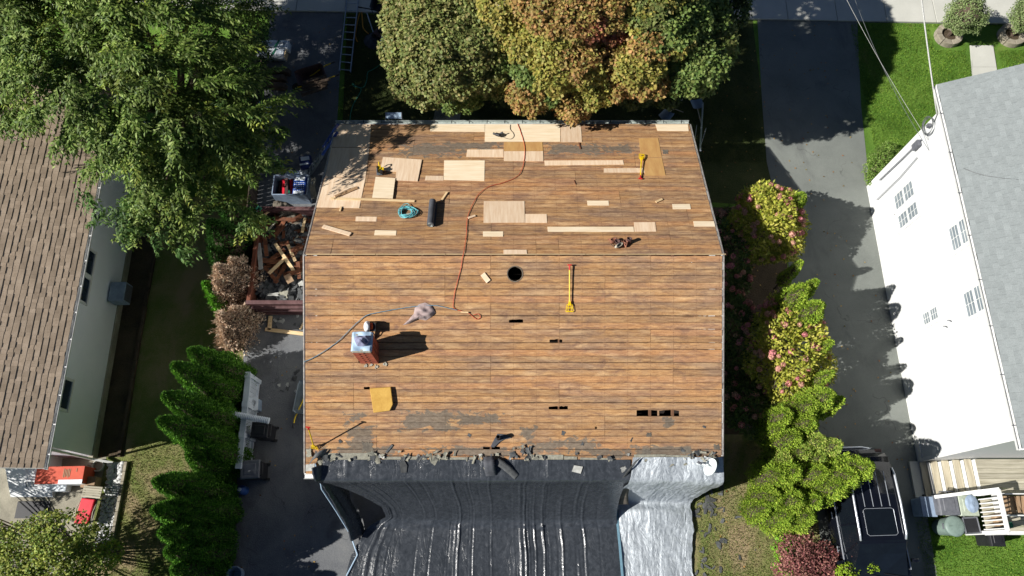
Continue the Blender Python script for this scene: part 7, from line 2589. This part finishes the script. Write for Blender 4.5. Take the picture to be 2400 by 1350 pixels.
def hydrangea(label, c, rad, nleaf, nbl, pal, bare=0, seed=0, zmin=-.2, bz=0.05):
    t = thing('hydrangea', label, 'shrub', (c[0], c[1], 0), group='hydrangeas along the house')
    d = sph(nleaf, zmin)
    lump = 1 + .15 * np.sin(d[:, 0] * 6 + seed) * np.sin(d[:, 1] * 5 + seed * 2) + .08 * np.sin(d[:, 2] * 8)
    pos = np.array(c) + d * np.array(rad) * (lump * RNG.uniform(.55, 1.02, nleaf) ** .6)[:, None]
    ld = unit(d + RNG.normal(0, .6, (nleaf, 3)))
    me = leaf_mesh('foliage', pos, ld, unit(d + np.array([0, 0, .6]) + RNG.normal(0, .4, (nleaf, 3))), RNG.uniform(.08, .15, nleaf), RNG.uniform(.045, .08, nleaf), np.clip(pick(pal, nleaf) * 1.3, 0, .9), M['leaf'])
    link('foliage', me, t, True)
    b = MB()
    for k in range(16):
        dd = sph(1, .1)[0]
        e = np.array(c) + dd * np.array(rad) * .85
        b.tube([(c[0] + dd[0] * .15, c[1] + dd[1] * .15, 0.0), tuple((np.array([c[0], c[1], .3]) + e) / 2 + np.array([0, 0, .15])), tuple(e)], [.022, .014, .005], 5)
    b.build('stem', M['bark'], t, world=True)
    if bare:
        b = MB()
        for k in range(bare):
            a = R.uniform(2.4, 4.6)
            p0 = Vector((c[0], c[1], c[2] * .5))
            p1 = Vector((c[0] + rad[0] * 1.0 * math.cos(a), c[1] + rad[1] * math.sin(a) * .95, c[2] + rad[2] * R.uniform(-.1, .55)))
            b.tube([p0, p0.lerp(p1, .6) + Vector((0, 0, .2)), p1], [.014, .009, .003], 4)
            for _ in range(3):
                s = p0.lerp(p1, R.uniform(.5, .95)) + Vector((0, 0, .1))
                b.tube([s, s + Vector((R.uniform(-.3, .2), R.uniform(-.3, .2), R.uniform(0, .25)))], [.006, .002], 4)
        b.build('bare_twigs', M['twig'], t, world=True)
    dirs = sph(nbl, bz)
    for k in range(nbl):
        p = np.array(c) + dirs[k] * np.array(rad) * R.uniform(.97, 1.06)
        link('bloom', R.choice(blm), t, True, M=Matrix.Translation(tuple(p)) @ Euler((R.uniform(-1, 1), R.uniform(-1, 1), R.uniform(0, 6))).to_matrix().to_4x4() @ Matrix.Scale(R.uniform(.75, 1.2), 4))
    return t


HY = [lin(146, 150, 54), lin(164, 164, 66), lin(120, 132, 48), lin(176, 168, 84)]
HY_SHADE = [lin(78, 96, 48), lin(96, 110, 58), lin(64, 84, 44)]  # darker copy of the hydrangea greens, shade put into the leaf colour
p1 = at(1812, 505, 2.4)
hydrangea('sunlit pink hydrangea at the far end of the bed beside the driveway', (p1.x, p1.y, 1.65), (1.12, 1.30, 1.35), 9200, 74, HY, 0, 1)
p2 = at(1862, 800, 2.3)
hydrangea('sunlit pink hydrangea with bare grey twigs halfway along the bed', (p2.x - .05, p2.y - .1, 1.6), (1.28, 1.62, 1.35), 8600, 84, HY, 60, 2)
hydrangea('shade-toned pink hydrangea against the house under the roof corner', (7.0, 9.3, 1.1), (.85, 1.5, 1.0), 4600, 70, HY_SHADE, 0, 3)
hydrangea('shade-toned pink hydrangea against the house middle', (7.0, 6.6, 1.0), (.85, 1.4, 1.0), 4600, 60, HY_SHADE, 0, 4)
hydrangea('small shade-toned hydrangea with few blooms near the rear house corner', (7.3, 4.4, .8), (.8, .9, .8), 3200, 22, HY_SHADE, 20, 5)


# --- small shrubs
def shrub(label, blobs, pal, dens, L, W, name='shrub', twig=True, zs=.9, m=None):
    c = blobs[0]
    t = thing(name, label, 'shrub', (c[0], c[1], 0))
    cl_ = [b + ('k',) for b in blobs]
    clump_crown('foliage', t, cl_, dens, L, W, {'k': pal}, zs, -.5, m)
    b = MB()
    for (x, y, z, r) in blobs:
        for k in range(4):
            b.tube([(c[0] + R.uniform(-.1, .1), c[1] + R.uniform(-.1, .1), 0), (x + R.uniform(-r, r) * .4, y + R.uniform(-r, r) * .4, z * .7), (x + R.uniform(-r, r) * .7, y + R.uniform(-r, r) * .7, z + r * .4)], [.02, .013, .004], 5)
    b.build('stem', M['bark'], t, world=True)
    return t


def bl3(lst):
    return [tuple(at(x, y, z)) + (r,) for x, y, z, r in lst]


shrub('dusky red barberry shrub at the edge of the patchy lawn', bl3([(1875, 1300, .8, .6), (1920, 1310, .8, .5), (1870, 1350, .8, .6), (1930, 1355, .7, .5), (1960, 1330, .7, .4)]), [lin(112, 64, 66), lin(136, 88, 84), lin(96, 60, 58), lin(150, 112, 98)], 5200, .07, .045)
shrub('small red tipped shrub against the black car', bl3([(2015, 1290, 1.1, .32), (2035, 1308, 1.1, .25), (2000, 1330, .9, .3)]), [lin(120, 64, 68), lin(140, 92, 84)], 5200, .06, .04)
shrub('small bright green shrub beneath the red tipped shrub', bl3([(2040, 1322, 1.2, .22), (1985, 1345, 1.1, .3), (2020, 1315, 1.0, .2)]), [lin(112, 140, 34), lin(130, 152, 40)], 6000, .06, .04)
shrub('low bright green plants along the patchy lawn edge', bl3([(1832, 1250, .15, .25), (1830, 1290, .15, .25), (1838, 1330, .15, .25), (1845, 1268, .2, .2)]), [lin(96, 140, 36), lin(120, 156, 50)], 4200, .07, .04)
shrub('low green bush at the foot of the white house corner', bl3([(2066, 375, .4, .45), (2050, 398, .4, .4), (2082, 355, .35, .35), (2045, 420, .3, .25)]), [lin(96, 122, 52), lin(120, 138, 74), lin(84, 110, 44)], 4600, .06, .04)
shrub('airy yellow green tree above the patio corner', bl3([(60, 1290, 2.6, .75), (140, 1260, 2.8, .7), (30, 1350, 2.6, .8), (130, 1330, 2.6, .8), (215, 1275, 2.3, .5), (210, 1330, 2.3, .6), (255, 1300, 2.0, .35), (100, 1235, 2.5, .4), (-30, 1290, 2.6, .7), (40, 1410, 2.6, .8), (160, 1400, 2.5, .8), ]) + [(-17.7, 1.35, 2.8, .7), (-18.1, 2.1, 3.0, .6)],
      [lin(112, 130, 54), lin(138, 148, 66), lin(84, 108, 48), lin(150, 152, 76)], 3600, .085, .055, 'small_tree')


shrub('shade-darkened shrubs under the big tree along the driveway edge', bl3(shrub_later), [lin(36, 54, 28), lin(48, 68, 34), lin(30, 46, 26)], 2600, .09, .05)  # leaf greens darkened to paint in the shade of the crown


# --- clipped ball topiaries with stone rings
def upz(base, tippx):
    best = (1e9, 0)
    for k in range(60, 400):
        z = k / 100
        p = np.array([base.x, base.y, z]) - _C
        dd = p @ _d
        q = (1200 + FPX * p[0] / dd, 675 - FPX * (p @ _u) / dd)
        e = math.hypot(q[0] - tippx[0], q[1] - tippx[1])
        best = min(best, (e, z))
    return best[1]


for (bx2, by2, tx, ty_, lab, rl_) in [(2222, 84, 2264, 34, 'clipped ball shrub on a bare stem nearest the driveway lawn', 'round concrete planter ring under the ball shrub nearest the driveway lawn'), (2370, 84, 2422, 34, 'clipped ball shrub on a bare stem across the front path', 'round concrete planter ring across the front path')]:
    g = at(bx2, by2, .1)
    z = upz(g, (tx, ty_))
    t = thing('topiary', lab, 'shrub', (g.x, g.y, 0))
    r = .70
    clump_crown('foliage', t, [(g.x, g.y, z, r, 'k')], 16000, .055, .04, {'k': [lin(104, 122, 72), lin(122, 138, 88), lin(88, 106, 60), lin(136, 146, 104)]}, .95, -1)
    b = MB()
    b.lathe([(0, -r * .8), (r * .6, -r * .5), (r * .82, 0), (r * .6, r * .55), (0, r * .82)], (g.x, g.y, z), 14)
    b.build('core', M['bark'], t, world=True, smooth=True)
    b = MB()
    b.tube([(g.x, g.y, 0), (g.x + .03, g.y, .4), (g.x, g.y, z - .5)], [.07, .055, .05], 8)
    b.build('stem', M['bark'], t, world=True)
    ring = thing('planter_ring', rl_, 'planter', (g.x, g.y, 0))
    for k in range(8):
        a0, a1 = 2 * math.pi * k / 8 + .02, 2 * math.pi * (k + 1) / 8 - .02
        poly = [(.5 * math.cos(a0 + (a1 - a0) * j / 4), .5 * math.sin(a0 + (a1 - a0) * j / 4)) for j in range(5)] + [(.29 * math.cos(a1 - (a1 - a0) * j / 4), .29 * math.sin(a1 - (a1 - a0) * j / 4)) for j in range(5)]
        b = MB()
        b.prism(poly, 0.0, .24 + R.uniform(-.01, .01))
        b.build('ring_stone', M['planter'], ring, bevel=0.012)
    b = MB()
    b.lathe([(0.29, .10), (.15, .13), (0, .14)], (0, 0, 0), 18)
    b.build('soil', M['soil'], ring)


# --- grass blades and fallen leaves
def blades(name, areas, dens, pal, label, hole=None):
    P = []
    for (x0, y0, x1, y1) in areas:
        n = int((x1 - x0) * (y1 - y0) * dens)
        P.append(np.stack([RNG.uniform(x0, x1, n), RNG.uniform(y0, y1, n), np.zeros(n)], 1))
    p = np.concatenate(P)
    if hole:
        keep = np.ones(len(p), bool)
        for (x0, y0, x1, y1) in hole:
            keep &= ~((p[:, 0] > x0) & (p[:, 0] < x1) & (p[:, 1] > y0) & (p[:, 1] < y1))
        p = p[keep]
    patch = np.sin(p[:, 0] * 2.1 + np.sin(p[:, 1] * 1.7)) * np.sin(p[:, 1] * 2.6 + np.cos(p[:, 0] * 1.3))
    n = len(p)
    d = unit(np.array([0, 0, 1.0]) + RNG.normal(0, .5, (n, 3)))
    c = pick(pal, n, .15) * (1 + .22 * patch)[:, None]
    me = leaf_mesh(name, p, d, unit(RNG.normal(0, 1, (n, 3))), RNG.uniform(.035, .085, n), RNG.uniform(.012, .02, n), c, M['grass'])
    return link(name, me, label=label, cat='grass', kind='stuff')


LG = [lin(96, 134, 40), lin(116, 152, 50), lin(82, 120, 34), lin(140, 162, 68)]
YG = [lin(96, 118, 48), lin(126, 134, 74), lin(84, 112, 42), lin(160, 148, 104), lin(150, 132, 100)]
blades('grass', [(13.25, 12.6, 20.5, 19.55)], 1100, LG, 'green mown grass in front of the white house', [(16.3, 18.3, 17.4, 19.4), (17.5, 12, 18.75, 20), (18.7, 18.3, 19.85, 19.4), (12, 12, 13.3, 14)])
blades('grass', [(5.6, -2, 9.2, 3.4)], 900, YG, 'thin patchy grass behind the house beside the silver tarpaulin')
blades('grass', [(12.3, -2, 17, 1.1)], 1000, LG, 'green grass beside the rear deck steps')
blades('grass', [(-12.0, -2, -9.3, 3.4)], 900, YG, 'dry grass between patio and conifer hedge')
blades('grass', [(-6.4, 13.4, 9.2, 19.6)], 500, [lin(60, 76, 32), lin(76, 90, 40), lin(50, 64, 28)], 'shade-darkened grass of the front yard under the maples', [(-2.45, 13, -1.3, 20)])  # blade greens lowered so the shade is in their colour
n = 900
p = np.stack([RNG.uniform(-9, 13, n), RNG.uniform(-.5, 19.5, n), np.full(n, .03)], 1)
ok = ~((p[:, 0] > -5.9) & (p[:, 0] < 5.9) & (p[:, 1] > -4) & (p[:, 1] < 13.3)) & ~((p[:, 0] > -8.6) & (p[:, 0] < -6) & (p[:, 1] > 7.4) & (p[:, 1] < 11.1)) & ~(p[:, 0] > 12.5)
p = p[ok]
n = len(p)
me = leaf_mesh('fallen_leaves', p, RNG.normal(0, 1, (n, 3)) * np.array([1, 1, .1]), unit(np.array([0, 0, 1.0]) + RNG.normal(0, .3, (n, 3))), .07, .05, pick([lin(170, 130, 70), lin(150, 100, 60), lin(190, 160, 90), lin(120, 110, 60)], n), M['leaf'])
link('fallen_leaves', me, label='dry fallen leaves scattered over driveways and lawns', cat='leaves', kind='stuff')
